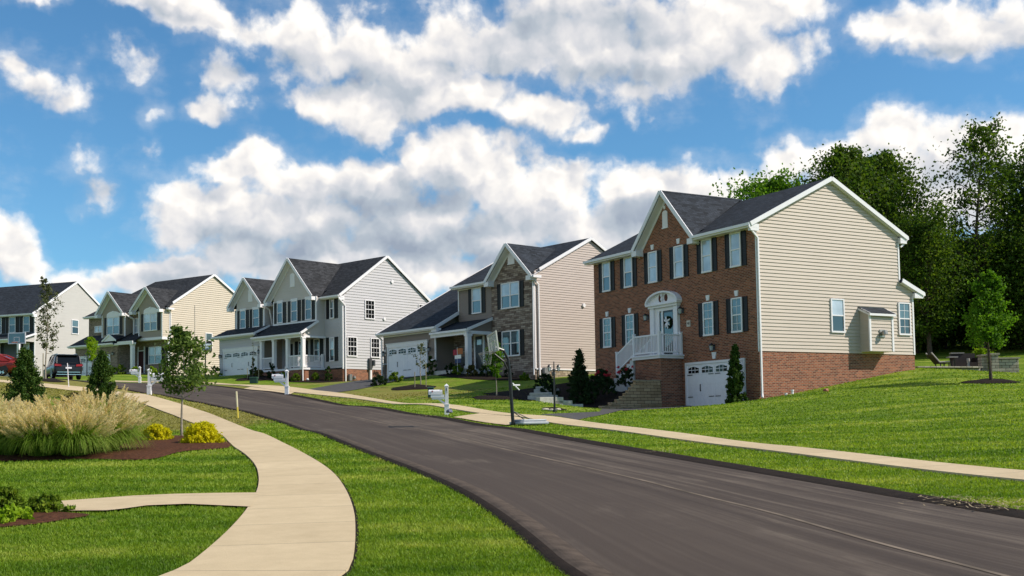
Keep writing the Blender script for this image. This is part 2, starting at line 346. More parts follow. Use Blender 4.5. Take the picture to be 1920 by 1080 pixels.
class MB:
    """collects shapes; build() links them as ONE mesh object"""
    def __init__(s): s.v = []; s.f = []; s.prims = []
    def add(s, vs, fs):
        vs = list(vs); s.prims.append((vs, fs)); b = len(s.v); s.v += [tuple(map(float, p)) for p in vs]; s.f += [tuple(i + b for i in q) for q in fs]
    def poly(s, pts): s.add(pts, [tuple(range(len(pts)))])
    def box(s, x0, x1, y0, y1, z0, z1):
        s.add([(x, y, z) for x in (x0, x1) for y in (y0, y1) for z in (z0, z1)],
              [(0, 1, 3, 2), (4, 6, 7, 5), (0, 4, 5, 1), (2, 3, 7, 6), (0, 2, 6, 4), (1, 5, 7, 3)])
    def beam(s, a, b, w, h, up=(0, 0, 1)):
        """box of width w and height h along a-b"""
        a = Vector(a); b = Vector(b); d = (b - a).normalized(); up = Vector(up)
        r = d.cross(up)
        if r.length < 1e-4: r = Vector((1, 0, 0))
        r.normalize(); u = r.cross(d).normalized()
        vs = [p + r * i * w / 2 + u * j * h / 2 for p in (a, b) for i, j in ((-1, -1), (1, -1), (1, 1), (-1, 1))]
        s.add(vs, [(0, 1, 2, 3), (7, 6, 5, 4), (0, 4, 5, 1), (1, 5, 6, 2), (2, 6, 7, 3), (3, 7, 4, 0)])
    def slab(s, pts, n, th):
        """polygon with thickness th along vector n"""
        n = Vector(n).normalized() * th; k = len(pts)
        a = [Vector(p) for p in pts]; b = [p + n for p in a]
        s.add(a + b, [tuple(range(k))[::-1], tuple(range(k, 2 * k))] + [(i, (i + 1) % k, (i + 1) % k + k, i + k) for i in range(k)])
    def tube(s, pts, r, n=8, cap=True):
        pts = [Vector(p) for p in pts]; rs = r if hasattr(r, '__len__') else [r] * len(pts)
        vs = []; ref = None
        for i, p in enumerate(pts):
            d = (pts[min(i + 1, len(pts) - 1)] - pts[max(i - 1, 0)]).normalized()
            if ref is None: ref = Vector((0, 0, 1)) if abs(d.z) < .9 else Vector((1, 0, 0))
            a = d.cross(ref).normalized(); c = a.cross(d).normalized(); ref = c
            for k in range(n):
                t = 2 * math.pi * k / n
                vs.append(p + (a * math.cos(t) + c * math.sin(t)) * rs[i])
        fs = [(i * n + k, i * n + (k + 1) % n, (i + 1) * n + (k + 1) % n, (i + 1) * n + k) for i in range(len(pts) - 1) for k in range(n)]
        if cap: fs += [tuple(range(n))[::-1], tuple(range((len(pts) - 1) * n, len(pts) * n))]
        s.add(vs, fs)
    def lathe(s, prof, c=(0, 0, 0), n=12):
        vs = [(c[0] + r * math.cos(2 * math.pi * k / n), c[1] + r * math.sin(2 * math.pi * k / n), c[2] + z) for r, z in prof for k in range(n)]
        fs = [(i * n + k, i * n + (k + 1) % n, (i + 1) * n + (k + 1) % n, (i + 1) * n + k) for i in range(len(prof) - 1) for k in range(n)]
        fs += [tuple(range(n))[::-1], tuple(range((len(prof) - 1) * n, len(prof) * n))]
        s.add(vs, fs)
    def pieces(s):
        """shapes that touch, grouped"""
        groups = []
        for vs, fs in s.prims:
            A = np.array([tuple(p) for p in vs]); bb = (A.min(0) - .03, A.max(0) + .03); hit = [g for g in groups if any((bb[0] <= q[1]).all() and (bb[1] >= q[0]).all() for q in g[1])]
            new = [[(vs, fs)], [bb]]
            for g in hit: new[0] += g[0]; new[1] += g[1]; groups.remove(g)
            groups.append(new)
        return [g[0] for g in groups]
    def build(s, name, material, parent=None, bevel=0, smooth=False, subsurf=0, recalc=True):
        if name in ('gutter', 'corner_board', 'rake_trim', 'door_hardware', 'window_heads', 'pediment_carving', 'bay_trim', 'porch_beam', 'soffit', 'side_box_trim', 'door_frame', 'base_wall', 'roof', 'window_head') and len(s.prims) > 1:
            ps = s.pieces()
            if len(ps) > 1:
                for p in ps:
                    m = MB(); [m.add(v, f) for v, f in p]; o = m.build(name, material, parent, bevel, smooth, subsurf, recalc)
                return o
        me = bpy.data.meshes.new(name); me.from_pydata(s.v, [], s.f)
        bm = bmesh.new(); bm.from_mesh(me)
        if recalc: bmesh.ops.recalc_face_normals(bm, faces=bm.faces)
        uvl = bm.loops.layers.uv.new('UVMap')
        for f in bm.faces:
            n = f.normal
            if abs(n.z) > .95: t = Vector((1, 0, 0))
            else: t = Vector((-n.y, n.x, 0)).normalized()
            b = n.cross(t)
            if b.z < 0: b = -b
            for l in f.loops: l[uvl].uv = (l.vert.co.dot(t), l.vert.co.dot(b))
            f.smooth = smooth
        bm.to_mesh(me); bm.free()
        if material: me.materials.append(material)
        o = bpy.data.objects.new(name, me); link(o, parent)
        if bevel:
            m = o.modifiers.new('bevel', 'BEVEL'); m.width = bevel; m.segments = 2; m.limit_method = 'ANGLE'
        if subsurf:
            m = o.modifiers.new('subsurf', 'SUBSURF'); m.levels = m.render_levels = subsurf
        return o
def tag(o, label=None, cat=None, group=None, kind=None):
    if label: o['label'] = label
    if cat: o['category'] = cat
    if group: o['group'] = group
    if kind: o['kind'] = kind
    return o
def thing(name, loc=(0, 0, 0), rz=0.0, label=None, cat=None, group=None):
    o = bpy.data.objects.new(name, None); o.location = loc; o.rotation_euler = (0, 0, rz); o.empty_display_size = .3
    link(o); return tag(o, label, cat, group)
def copy_tree(o, parent=None):
    c = o.copy(); COL.objects.link(c); c.parent = parent
    for ch in list(o.children): copy_tree(ch, c)
    return c

# ------------------------------------------------------------------ terrain
def _cp():
    pts = []
    for Y in (-30, -10, 0, 6, 12, 18, 24, 32, 40):
        for X in (-26, -14, -6, 0, 5.5):
            if Y > 25 and X > 2: continue
            if Y > 32 and X < -20: continue
            pts.append((X, Y, -1.7 + .05 * Y))
    for X in (9, 16): pts += [(X, Y, -1.7 + .05 * Y + .04 * (X - 8)) for Y in (-10, 0, 8, 14)]
    for X, Y, z in ((8, 18, -.80), (12, 19, -.55), (6, 23, -.52), (20, 22, .1), (30, 25, .9)): pts.append((X, Y, z))
    for x, y, Y in ((1427, 747, 52), (1714, 691, 57.6), (1560, 722, 54.5), (1240, 766, 55), (1290, 764, 56), (1400, 757, 52.8), (1860, 716, 50), (1920, 701, 62), (1715, 688, 66), (1910, 690, 64), (1600, 775, 38), (1750, 760, 38), (1750, 810, 28), (1900, 760, 37), (1200, 784, 41), (1100, 790, 38),
                    (1003, 712, 68.5), (1115, 708, 63), (735, 713, 79), (1040, 767, 50), (931, 745, 57), (850, 722, 66), (838, 775, 45), (700, 760, 54), (900, 790, 38.5), (960, 797, 36),
                    (645, 716, 87), (418, 702, 99), (538, 740, 61), (480, 734, 63), (480, 723, 74), (591, 733, 66), (813, 759, 50),
                    (280, 739, 56), (262, 718, 87), (365, 721, 80), (365, 715, 88), (318, 704, 106), (140, 703, 116),
                    (215, 738, 60), (115, 714, 80), (20, 706, 72), (64, 706, 118), (85, 713, 66), (20, 725, 55), (130, 745, 48), (340, 770, 46), (440, 772, 45), (600, 806, 35)):
        pts.append(tuple(at(x, y, Y)))
    for X, Y, z in ((-60, 60, 4.6), (-75, 90, 6.2), (-80, 130, 7.5), (-30, 140, 8), (20, 110, 7), (45, 85, 6), (50, 60, 4.5), (50, 35, 2.6), (-60, 20, 1.0), (-50, -10, -1), (40, 0, 1.2), (60, 120, 9), (-40, 40, 1.9)):
        pts.append((X, Y, z))
    for fr, L in (((1004, 712, 68.5, .71), ((-2.3, 5, .50), (-1.7, 8, .62), (-1.9, 13.6, .6), (-1.8, 1.5, .12), (-2.6, 11, .5))), ((643, 716, 87, .83), ((-2.2, 9, .92), (-2.2, 13.6, .95), (-2.8, 5, .35), (-1.2, 1, .02), (3.4, -.3, .2))),
                  ((317, 703, 106, .985), ((-2.2, 6.5, .06), (-2.2, 11, .06), (-2.4, 3, .12), (6, -.4, .1))), ((1424, 745, 52, .526), ((-.4, 3, -.33), (-3, 3.2, -.36), (-5, 5.2, -.42), (-8.9, 6.2, -.02), (-8.7, 5.1, .04), (-7.5, 4.9, -.22), (3.5, -.3, .42), (7, -.3, .92)))):
        O = at(*fr[:3]); c, n = math.cos(fr[3]), math.sin(fr[3])
        for x, y, z in L: pts.append((O[0] + c * x - n * y, O[1] + n * x + c * y, O[2] + z))
    return np.array(pts, float)
_CPT = _cp(); _S = 40.0
def _fit():
    P = _CPT[:, :2] / _S; n = len(P)
    r = np.linalg.norm(P[:, None] - P[None], axis=2); K = np.where(r > 0, r * r * np.log(r + 1e-12), 0) + np.eye(n) * 8e-4
    A = np.zeros((n + 3, n + 3)); A[:n, :n] = K; A[:n, n] = 1; A[:n, n + 1:] = P; A[n, :n] = 1; A[n + 1:, :n] = P.T
    return np.linalg.solve(A, np.r_[_CPT[:, 2], 0, 0, 0])
_W = _fit()
def H(x, y):
    x = np.atleast_1d(np.asarray(x, float)); y = np.atleast_1d(np.asarray(y, float))
    xc = np.clip(x, -85, 65) / _S; yc = np.clip(y, -30, 150) / _S
    out = np.full(x.shape, _W[-3]) + _W[-2] * xc + _W[-1] * yc
    for (px, py), w in zip(_CPT[:, :2] / _S, _W[:-3]):
        r2 = (xc - px) ** 2 + (yc - py) ** 2
        out += w * .5 * r2 * np.log(r2 + 1e-18)
    return out
def h(x, y): return float(H([x], [y])[0])
def g(x, y, ymax=200):
    """where the ray through photo pixel (x, y) meets the terrain: world (X, Y)"""
    r = ray(x, y); Y = np.concatenate([np.arange(4, 30, .2), np.arange(30, ymax, .5)])
    d = r[2] * Y - H(r[0] * Y, Y)
    k = np.where(d < 0)[0]
    if len(k) == 0 or k[0] == 0: return (r[0] * 100, 100.0)
    a, b = Y[k[0] - 1], Y[k[0]]
    for _ in range(30):
        m = (a + b) / 2
        if r[2] * m - h(r[0] * m, m) < 0: b = m
        else: a = m
    return (r[0] * a, a)
def G(pts): return [g(*p) for p in pts]
def ground_loc(x, y, Y=None, dz=0.0):
    if Y is None: X, Yy = g(x, y)
    else: r = ray(x, y); X, Yy = r[0] * Y, Y
    return (X, Yy, h(X, Yy) + dz)
def resample(P, n, smooth=1):
    P = np.array(P, float)
    for _ in range(smooth):     # Chaikin
        Q = [P[0]]
        for a, b in zip(P[:-1], P[1:]): Q += [a * .75 + b * .25, a * .25 + b * .75]
        Q.append(P[-1]); P = np.array(Q)
    d = np.r_[0, np.cumsum(np.linalg.norm(np.diff(P, axis=0), axis=1))]
    s = np.linspace(0, d[-1], n)
    return np.stack([np.interp(s, d, P[:, 0]), np.interp(s, d, P[:, 1])], 1)
def match(L, R):
    """for each point of L the nearest point of R (monotone)"""
    R = resample(R, 1200, 0); out = []; k0 = 0
    for p in L:
        d = np.linalg.norm(R[k0:] - p, axis=1); k = k0 + int(np.argmin(d[:400])); out.append(R[k]); k0 = k
    return np.array(out)
def ribbon(name, L, R, zoff, material, na=8, prof=None, skirt=.06, label=None, kind='structure'):
    L = np.asarray(L); R = np.asarray(R); n = len(L)
    s = np.linspace(0, 1, na + 1); P = L[:, None] * (1 - s)[None, :, None] + R[:, None] * s[None, :, None]
    z = H(P[..., 0].ravel(), P[..., 1].ravel()).reshape(n, na + 1) + zoff
    if prof is not None: z = z + np.interp(s, prof[0], prof[1])[None]
    V = np.concatenate([P, z[..., None]], 2)
    if skirt:
        lo = V[:, :1].copy(); lo[..., 2] -= skirt; hi = V[:, -1:].copy(); hi[..., 2] -= skirt
        V = np.concatenate([lo, V, hi], 1)
    m = V.shape[1]
    along = np.r_[0, np.cumsum(np.linalg.norm(np.diff((L + R) / 2, axis=0), axis=1))]
    wid = np.linalg.norm(L - R, axis=1).mean()
    frac = np.r_[[0.0], s, [1.0]] if skirt else s
    i, j = np.meshgrid(np.arange(n - 1), np.arange(m - 1), indexing='ij')
    q = np.stack([i * m + j, i * m + j + 1, (i + 1) * m + j + 1, (i + 1) * m + j], -1).reshape(-1, 4)
    U = np.stack([np.tile(frac * wid, n), np.repeat(along, m)], 1)
    o = fast_mesh(name, V.reshape(-1, 3), q, material, U[q.ravel()], smooth=False)
    return tag(o, kind=kind)
def inside(poly, X, Y):
    poly = np.asarray(poly); c = np.zeros(X.shape, bool); n = len(poly)
    for i in range(n):
        x1, y1 = poly[i]; x2, y2 = poly[(i + 1) % n]
        if y1 == y2: continue
        k = ((y1 > Y) != (y2 > Y)) & (X < (x2 - x1) * (Y - y1) / (y2 - y1) + x1); c ^= k
    return c
def drape(name, poly, zoff, material, step=.5, wob=0.0, kind='structure', mound=0.0):
    """polygon of the plan laid on the terrain as a sheet cut into cells"""
    poly = np.array(poly, float)
    def clip(p, ax, v, keep_gt):
        out = []
        for a, b in zip(p, p[1:] + p[:1]):
            ina = (a[ax] >= v) == keep_gt or a[ax] == v; inb = (b[ax] >= v) == keep_gt or b[ax] == v
            if ina: out.append(a)
            if ina != inb:
                t = (v - a[ax]) / (b[ax] - a[ax]); out.append((a[0] + (b[0] - a[0]) * t, a[1] + (b[1] - a[1]) * t))
        return out
    V, Fs = [], []
    x0, y0 = poly.min(0); x1, y1 = poly.max(0)
    base = [tuple(p) for p in poly]
    xs = np.arange(math.floor(x0 / step), math.ceil(x1 / step)) * step
    for x in xs:
        col = clip(clip(base, 0, x, True), 0, x + step, False)
        if len(col) < 3: continue
        for y in np.arange(math.floor(y0 / step), math.ceil(y1 / step)) * step:
            c = clip(clip(col, 1, y, True), 1, y + step, False)
            if len(c) < 3: continue
            Fs.append(tuple(range(len(V), len(V) + len(c)))); V += c
    A = np.array(V); z = H(A[:, 0], A[:, 1]) + zoff
    if mound:
        d = np.full(len(A), 1e9)
        for a, b in zip(poly, np.roll(poly, -1, 0)):
            ab = b - a; t = np.clip(((A - a) @ ab) / (ab @ ab + 1e-9), 0, 1); d = np.minimum(d, np.linalg.norm(A - (a + t[:, None] * ab), axis=1))
        z += mound * np.clip(d / .4, 0, 1)
    me = bpy.data.meshes.new(name); me.from_pydata([(a, b, c) for (a, b), c in zip(V, z)], [], Fs)
    bm = bmesh.new(); bm.from_mesh(me); bmesh.ops.remove_doubles(bm, verts=bm.verts, dist=1e-4)
    uvl = bm.loops.layers.uv.new('UVMap')
    for f in bm.faces:
        if f.normal.z < 0: f.normal_flip()
        for l in f.loops: l[uvl].uv = l.vert.co.xy
    bm.to_mesh(me); bm.free(); me.materials.append(material)
    return tag(link(bpy.data.objects.new(name, me)), kind=kind)

# ------------------------------------------------------------------ ground materials
def dry_mask(t, pos):
    """where the verge and the lawns far up the street have dried yellow"""
    acc = None
    for cx, cy, rx, ry, s in ((-24, 62, 16, 22, 1.2), (-12.5, 43, 5, 13, 1.5), (-34, 60, 16, 16, 1.1), (-7, 62, 9, 9, .6), (-12, 76, 14, 9, .55), (-2.3, 22, .6, 3, .4)):
        d = t.vmath('LENGTH', t.vmath('MULTIPLY', t.vmath('SUBTRACT', pos, (cx, cy, 0)), (1 / rx, 1 / ry, 0)))
        f = t.math('MULTIPLY_ADD', d, -s, s)
        acc = f if acc is None else t.math('MAXIMUM', acc, f)
    n = t.noise(pos, .7, 5, .65)
    return t.maprange(t.math('ADD', acc, t.math('MULTIPLY', t.math('SUBTRACT', n, .5), 1.3)), .05, .55, 0, 1, True)
def lawn_color(t, blade=False):
    pos = t.vmath('MULTIPLY', t.new('ShaderNodeNewGeometry').outputs['Position'], (1, 1, 0))
    stripe = t.noise(t.vmath('MULTIPLY', pos, (.13, .85, 0)), 1.0, 3, .5, .4)
    patch = t.noise(pos, .55, 5, .65); fine = t.noise(pos, 14, 4, .7)
    f = t.math('ADD', t.math('MULTIPLY', stripe, .52), t.math('ADD', t.math('MULTIPLY', patch, .34), t.math('MULTIPLY', fine, .14)))
    f = t.math('ADD', f, t.math('MULTIPLY', t.math('SUBTRACT', t.noise(pos, 2.6, 4, .72), .5), .30))
    c = t.ramp(f, [(.35, (.066, .132, .006)), (.45, (.115, .192, .011)), (.54, (.182, .252, .022)), (.66, (.31, .34, .065))])
    thin = t.maprange(t.noise(pos, 4.0, 5, .75), .57, .72, 0, .6, True)
    c = t.mix(thin, c, (.26, .24, .07))
    dry = t.ramp(fine, [(.3, (.15, .13, .03)), (.7, (.33, .26, .085))])
    c = t.mix(t.math('MULTIPLY', dry_mask(t, pos), .8), c, dry)
    return c, fine
def make_lawn_mats():
    m, t, b = mat('lawn'); c, fine = lawn_color(t)
    c = t.mix(.06, c, (.05, .05, .01))
    t.l.new(c, b.inputs['Base Color']); b.inputs['Roughness'].default_value = .9; b.inputs['Specular IOR Level'].default_value = .1
    bp = t.new('ShaderNodeBump'); bp.inputs['Strength'].default_value = .9; bp.inputs['Distance'].default_value = .05
    pos = t.new('ShaderNodeNewGeometry').outputs['Position']
    t.l.new(t.noise(pos, 22, 4, .7), bp.inputs['Height']); t.l.new(bp.outputs[0], b.inputs['Normal'])
    m2, t, b = mat('grass_blades'); c, fine = lawn_color(t)
    uvn = t.new('ShaderNodeSeparateXYZ'); t.l.new(t.new('ShaderNodeTexCoord').outputs['UV'], uvn.inputs[0])
    c = t.vmath('SCALE', c, scale=t.maprange(uvn.outputs[0], 0, 1, .85, 1.5))
    t.l.new(c, b.inputs['Base Color']); b.inputs['Roughness'].default_value = .55; b.inputs['Specular IOR Level'].default_value = .25
    tr = t.new('ShaderNodeBsdfTranslucent'); t.l.new(t.vmath('MULTIPLY', c, (1.5, 1.45, .6)), tr.inputs[0])
    mx = t.new('ShaderNodeMixShader'); mx.inputs[0].default_value = .4
    t.l.new(b.outputs[0], mx.inputs[1]); t.l.new(tr.outputs[0], mx.inputs[2]); t.l.new(mx.outputs[0], t.n['Material Output'].inputs[0])
    return m, m2
lawn, blades_m = make_lawn_mats()
def make_paving():
    # concrete with tooled joints every 1.5 m and a broom-finished edge
    m, t, b = mat('sidewalk_concrete'); uv = t.new('ShaderNodeTexCoord').outputs['UV']
    sp = t.new('ShaderNodeSeparateXYZ'); t.l.new(uv, sp.inputs[0])
    fr = t.math('FRACT', t.math('DIVIDE', sp.outputs[1], 1.5)); j = t.math('LESS_THAN', t.math('ABSOLUTE', t.math('SUBTRACT', fr, .5)), .006)
    slab = t.noise(t.vmath('MULTIPLY', t.vmath('FLOOR', t.vmath('MULTIPLY', t.vmath('ADD', uv, (0, .75, 0)), (0, 1 / 1.5, 0))), (1, 7.3, 1)), 1.0, 0, .5)
    pos = t.new('ShaderNodeNewGeometry').outputs['Position']
    n = t.noise(pos, 2.2, 7, .7); f = t.noise(pos, 60, 3, .7)
    v = t.math('ADD', t.math('MULTIPLY', n, .45), t.math('ADD', t.math('MULTIPLY', slab, .30), t.math('MULTIPLY', f, .25)))
    c = t.ramp(v, [(.3, (.43, .325, .195)), (.7, (.64, .50, .315))])
    c = t.mix(t.math('MULTIPLY', j, .65), c, (.13, .11, .08))
    t.l.new(c, b.inputs['Base Color']); b.inputs['Roughness'].default_value = .85; b.inputs['Specular IOR Level'].default_value = .2
    bp = t.new('ShaderNodeBump'); bp.inputs['Strength'].default_value = .3; bp.inputs['Distance'].default_value = .01
    t.l.new(f, bp.inputs['Height']); t.l.new(bp.outputs[0], b.inputs['Normal'])
    # asphalt with roller streaks along the street
    m2, t, b = mat('road_asphalt'); uv = t.new('ShaderNodeTexCoord').outputs['UV']
    s1 = t.noise(t.vmath('MULTIPLY', uv, (2.2, .035, 0)), 1.0, 6, .75); s2 = t.noise(t.vmath('MULTIPLY', uv, (9, .12, 0)), 1.0, 3, .7)
    pos = t.new('ShaderNodeNewGeometry').outputs['Position']; f = t.noise(pos, 90, 3, .8); big = t.noise(pos, .25, 4, .6)
    v = t.math('ADD', t.math('ADD', t.math('MULTIPLY', s1, .50), t.math('MULTIPLY', s2, .18)), t.math('ADD', t.math('MULTIPLY', f, .16), t.math('MULTIPLY', big, .16)))
    lane = t.new('ShaderNodeSeparateXYZ'); t.l.new(uv, lane.inputs[0]); amp = t.maprange(lane.outputs[0], 2.2, 3.6, .30, 1.0, True)
    v = t.math('ADD', t.math('MULTIPLY', t.math('SUBTRACT', v, .5), amp), .5)
    dust = t.maprange(t.noise(t.vmath('MULTIPLY', uv, (.5, .16, 0)), 1.0, 6, .72), .52, .75, 0, .09, True); v = t.math('ADD', v, dust)
    c = t.ramp(v, [(.38, (.038, .026, .020)), (.5, (.068, .049, .037)), (.62, (.160, .124, .094))])
    t.l.new(c, b.inputs['Base Color']); b.inputs['Roughness'].default_value = .8; b.inputs['Specular IOR Level'].default_value = .2
    bp = t.new('ShaderNodeBump'); bp.inputs['Strength'].default_value = .5; bp.inputs['Distance'].default_value = .008
    t.l.new(f, bp.inputs['Height']); t.l.new(bp.outputs[0], b.inputs['Normal'])
    return m, m2
concrete, asphalt = make_paving()
seam_m = simple('asphalt_seam', (.165, .128, .096), .85, var=.4, nscale=1.2)
berm_m = simple('asphalt_berm', (.082, .060, .045), .8, var=.35, nscale=5, bump=.6)
berm_dark = simple('dark_asphalt_edge', (.020, .013, .009), .9, var=.4, nscale=6, bump=.8)
drive_m = simple('driveway_asphalt', (.085, .080, .078), .8, var=.15, nscale=4, bump=.3)
gap_shade = simple('gap_shade', (.018, .013, .010), .95, var=.5, nscale=9, bump=1.0)
mulch_m = simple('mulch', (.085, .034, .017), .95, var=.6, nscale=14, bump=1.0)
mulch_dk = simple('dark_mulch', (.018, .012, .009), .95, var=.6, nscale=14, bump=1.0)
paver = brick_mat('patio_paver', (.18, .16, .14), (.30, .27, .23), (.38, .34, .29), (.12, .1, .09), .3, .15)
wallstone = brick_mat('tan_wall_stone', (.18, .155, .12), (.32, .28, .22), (.44, .39, .31), (.08, .07, .055), .4, .16, .014)

# ------------------------------------------------------------------ ground, road, sidewalks
def build_ground():
    xs = np.unique(np.concatenate([np.linspace(-1500, -90, 14), np.arange(-90, -30, 2.), np.arange(-30, 30, .5), np.arange(30, 80, 2.), np.linspace(80, 1500, 14)]))
    ys = np.unique(np.concatenate([np.linspace(-400, -30, 6), np.arange(-30, 4, 2.), np.arange(4, 60, .5), np.arange(60, 150, 1.5), np.linspace(150, 2500, 16)]))
    X, Y = np.meshgrid(xs, ys, indexing='ij'); Z = H(X.ravel(), Y.ravel()).reshape(X.shape) - .015
    V = np.stack([X, Y, Z], -1).reshape(-1, 3); m = len(ys)
    i, j = np.meshgrid(np.arange(len(xs) - 1), np.arange(m - 1), indexing='ij')
    q = np.stack([i * m + j, (i + 1) * m + j, (i + 1) * m + j + 1, i * m + j + 1], -1).reshape(-1, 4)
    tag(fast_mesh('ground', V, q, lawn, smooth=True), kind='structure')
build_ground()
def ext(P, dx, dy): return [(P[0][0] + dx, P[0][1] + dy)] + list(P)
near_dir = (2.3, -6.0)
# street edges traced on the photograph, nearest point first
RL = G([(1068,1080),(1000,1016),(930,961),(874,925),(822,900),(758,874),(702,853),(635,827),(553,798),(480,777),(440,768),(392,758),(342,749),(305,742),(272,737),(245,732),(216,728)])
RR = G([(1920,975),(1800,953),(1681,934),(1560,912),(1440,891),(1300,867),(1200,849.6),(1100,832),(1000,814),(900,798.5),(813,783),(702,765.5),(591,749),(480,733),(420,726.5),(365,721.5),(310,719.6),(275,718.8)])
RL = [(RL[0][0] + 6, RL[0][1] - 22), (RL[0][0] + 1.6, RL[0][1] - 6)] + RL
RR = [(RR[0][0] + 7.5, RR[0][1] - 24), (RR[0][0] + 3.0, RR[0][1] - 8)] + RR
# the street bends left behind the planting and runs past the parked cars
e1, e2 = RL[-1], RR[-1]
RL += [(-31.5, 75.5), (-38, 74.5), (-48, 72.5), (-80, 68)]
RR += [(-33, 84.5), (-41, 82.5), (-50, 80), (-82, 75)]
NR = 260
RRs = resample(RR, NR, 2); RLs = match(RRs, resample(RL, 1200, 2))
road_poly = np.concatenate([RLs, RRs[::-1]])
ribbon('road', RLs, RRs, .012, asphalt, na=14)
def offset(P, d):
    P = np.asarray(P); t = np.gradient(P, axis=0); t /= np.linalg.norm(t, axis=1)[:, None] + 1e-9
    return P + np.stack([-t[:, 1], t[:, 0]], 1) * d      # positive = left of travel (travel is away from the camera)
RLd = resample(RL, 420, 2)
ribbon('kerb', offset(RLd, .07), offset(RLd, -.06), .0, berm_dark, na=4, prof=([0, .3, .7, 1], [.004, .022, .030, .026]), skirt=.02)
ribbon('kerb', offset(RLd, -.06), offset(RLd, -.30), .0, berm_m, na=6, prof=([0, .15, .4, .8, 1], [.026, .036, .040, .024, .014]), skirt=0)
k = 300
seam = resample(G([(2040,1124),(1866,1078),(1647,1021),(1544,991),(1440,961),(1310,930),(1192,898.5),(1017,860),(900,832),(751,800),(658,781),(553,761),(500,752),(440,742)]), 200, 1)
ribbon('road_seam', offset(seam, .03), offset(seam, -.03), .0165, seam_m, na=2, skirt=0)
# kerb of loose asphalt on the far side of the street
RRd = resample(RR, 420, 2)
ribbon('kerb', offset(RRd, .04), offset(RRd, -.48), .0, berm_dark, na=8, prof=([0, .1, .5, .85, 1], [.016, .026, .036, .026, .0]), skirt=.02)
# near sidewalk
SL = G([(327,1080),(390,1032),(440,985),(468,950),(484,918),(486,895),(480,872),(458,850),(435,837),(415,815),(385,800),(355,791),(325,778),(295,767),(270,758),(245,750),(215,741)])
SR = G([(655,1080),(664,1040),(667,1000),(665,960),(650,920),(628,889),(600,868),(560,845),(520,826),(480,809),(440,794),(405,780),(365,765),(318,752),(270,740),(240,733.5),(215,729.5)])
SL = [(SL[0][0] - 2.5, SL[0][1] - 6), (SL[0][0] - .75, SL[0][1] - 2)] + SL + G([(185,735.5),(110,724.5)]) + [(-48, 60), (-80, 54)]
SR = [(SR[0][0] - 2.2, SR[0][1] - 8), (SR[0][0] - .55, SR[0][1] - 2.5)] + SR + G([(185,728.5),(110,721.5)]) + [(-48, 61.4), (-80, 55.4)]
SLs = resample(SL, 320, 2); SRs = match(SLs, resample(SR, 1200, 2))
ribbon('sidewalk', SLs, SRs, .018, concrete, na=6, skirt=.04)
# far sidewalk
TU = G([(1920,885),(1681,861.5),(1440,836),(1300,816),(1200,804),(1100,791),(1000,779),(900,767),(813,757.5),(702,747),(591,732),(480,722.5),(420,718.5),(365,716.5),(300,715.5),(216,714)])
TD = G([(1920,903),(1681,877),(1440,847),(1300,829),(1200,814.5),(1100,802),(1021,791),(900,774.5),(813,762),(702,751),(591,740),(545,735.5),(480,727),(420,721.5),(365,718.6),(300,717.3),(216,716)])
TU = [(TU[0][0] + 9, TU[0][1] - 20)] + TU; TD = [(TD[0][0] + 8.3, TD[0][1] - 20)] + TD
TUs = resample(TU, 300, 2); TDs = match(TUs, resample(TD, 1200, 2))
ribbon('sidewalk', TUs, TDs, .030, concrete, na=5)
PAVED = [road_poly, np.concatenate([SLs, SRs[::-1]]), np.concatenate([TUs, TDs[::-1]]), np.concatenate([offset(RRd, 0), (offset(RRd, -.42) - np.gradient(offset(RRd, 0), axis=0)[:, ::-1] * np.array([1, -1]) / (np.linalg.norm(np.gradient(offset(RRd, 0), axis=0), axis=1)[:, None] + 1e-9) * -np.convolve(rng.normal(size=len(RRd) + 4), np.ones(3) / 3)[:len(RRd), None] * .05)[::-1]]), np.concatenate([offset(RLd, .03), offset(RLd, -.1)[::-1]])]

for nm, P, d0, d1 in (('shade_edge', SLs, .022, -.02), ('shade_edge', SRs, .02, -.036)):  # dark ribbons paint the shaded gap where grass meets the sidewalk
    ribbon(nm, offset(P, d0), offset(P, d1), -.002, gap_shade, na=2, skirt=0); PAVED.append(np.concatenate([offset(P, d0 * .8), offset(P, d1 * .8)[::-1]]))
def straw():
    r = np.random.default_rng(8); P = []
    for (x, y, n, s_) in ((1835, 949, 170, .42), (1790, 941, 70, .3), (1885, 959, 60, .25), (1250, 851, 60, .3), (813, 782, 160, .5)):
        X, Y = g(x, y); q = r.normal(size=(n, 2)) * (s_ * .7, s_ * .45) + (X, Y); P.append(np.stack([q[:, 0], q[:, 1], H(q[:, 0], q[:, 1]) + .055], 1))
    P = np.concatenate(P); n = len(P); a = r.uniform(0, math.pi, n); L = r.uniform(.02, .06, n); d = np.stack([np.cos(a) * L, np.sin(a) * L, r.normal(size=n) * .005], 1); w = np.stack([-np.sin(a), np.cos(a), a * 0], 1) * .006
    V = np.stack([P - d - w, P + d - w, P + d + w, P - d + w], 1).reshape(-1, 3)
    tag(fast_mesh('straw', V, np.arange(4 * n).reshape(-1, 4), simple('straw_pale', (.36, .28, .17), .9)), 'scattered pale straw and grit on the dark road edge', 'straw', kind='stuff')
straw()
class Frame:
    """local frame of a house: x = depth, y = along the front to the left, z up"""
    def __init__(s, px, py, Y, yaw):
        s.O = at(px, py, Y); s.yaw = yaw
    def w(s, x, y):
        c, n = math.cos(s.yaw), math.sin(s.yaw)
        return (s.O[0] + c * x - n * y, s.O[1] + n * x + c * y)
    def g(s, x, y): X, Y = s.w(x, y); return h(X, Y) - s.O[2]
FE = Frame(1424, 745, 52, .526); FC_ = Frame(1004, 712, 68.5, .71); FD = Frame(643, 716, 87, .83); FB = Frame(317, 703, 106, .985); FA = Frame(64, 706, 118, 1.2)

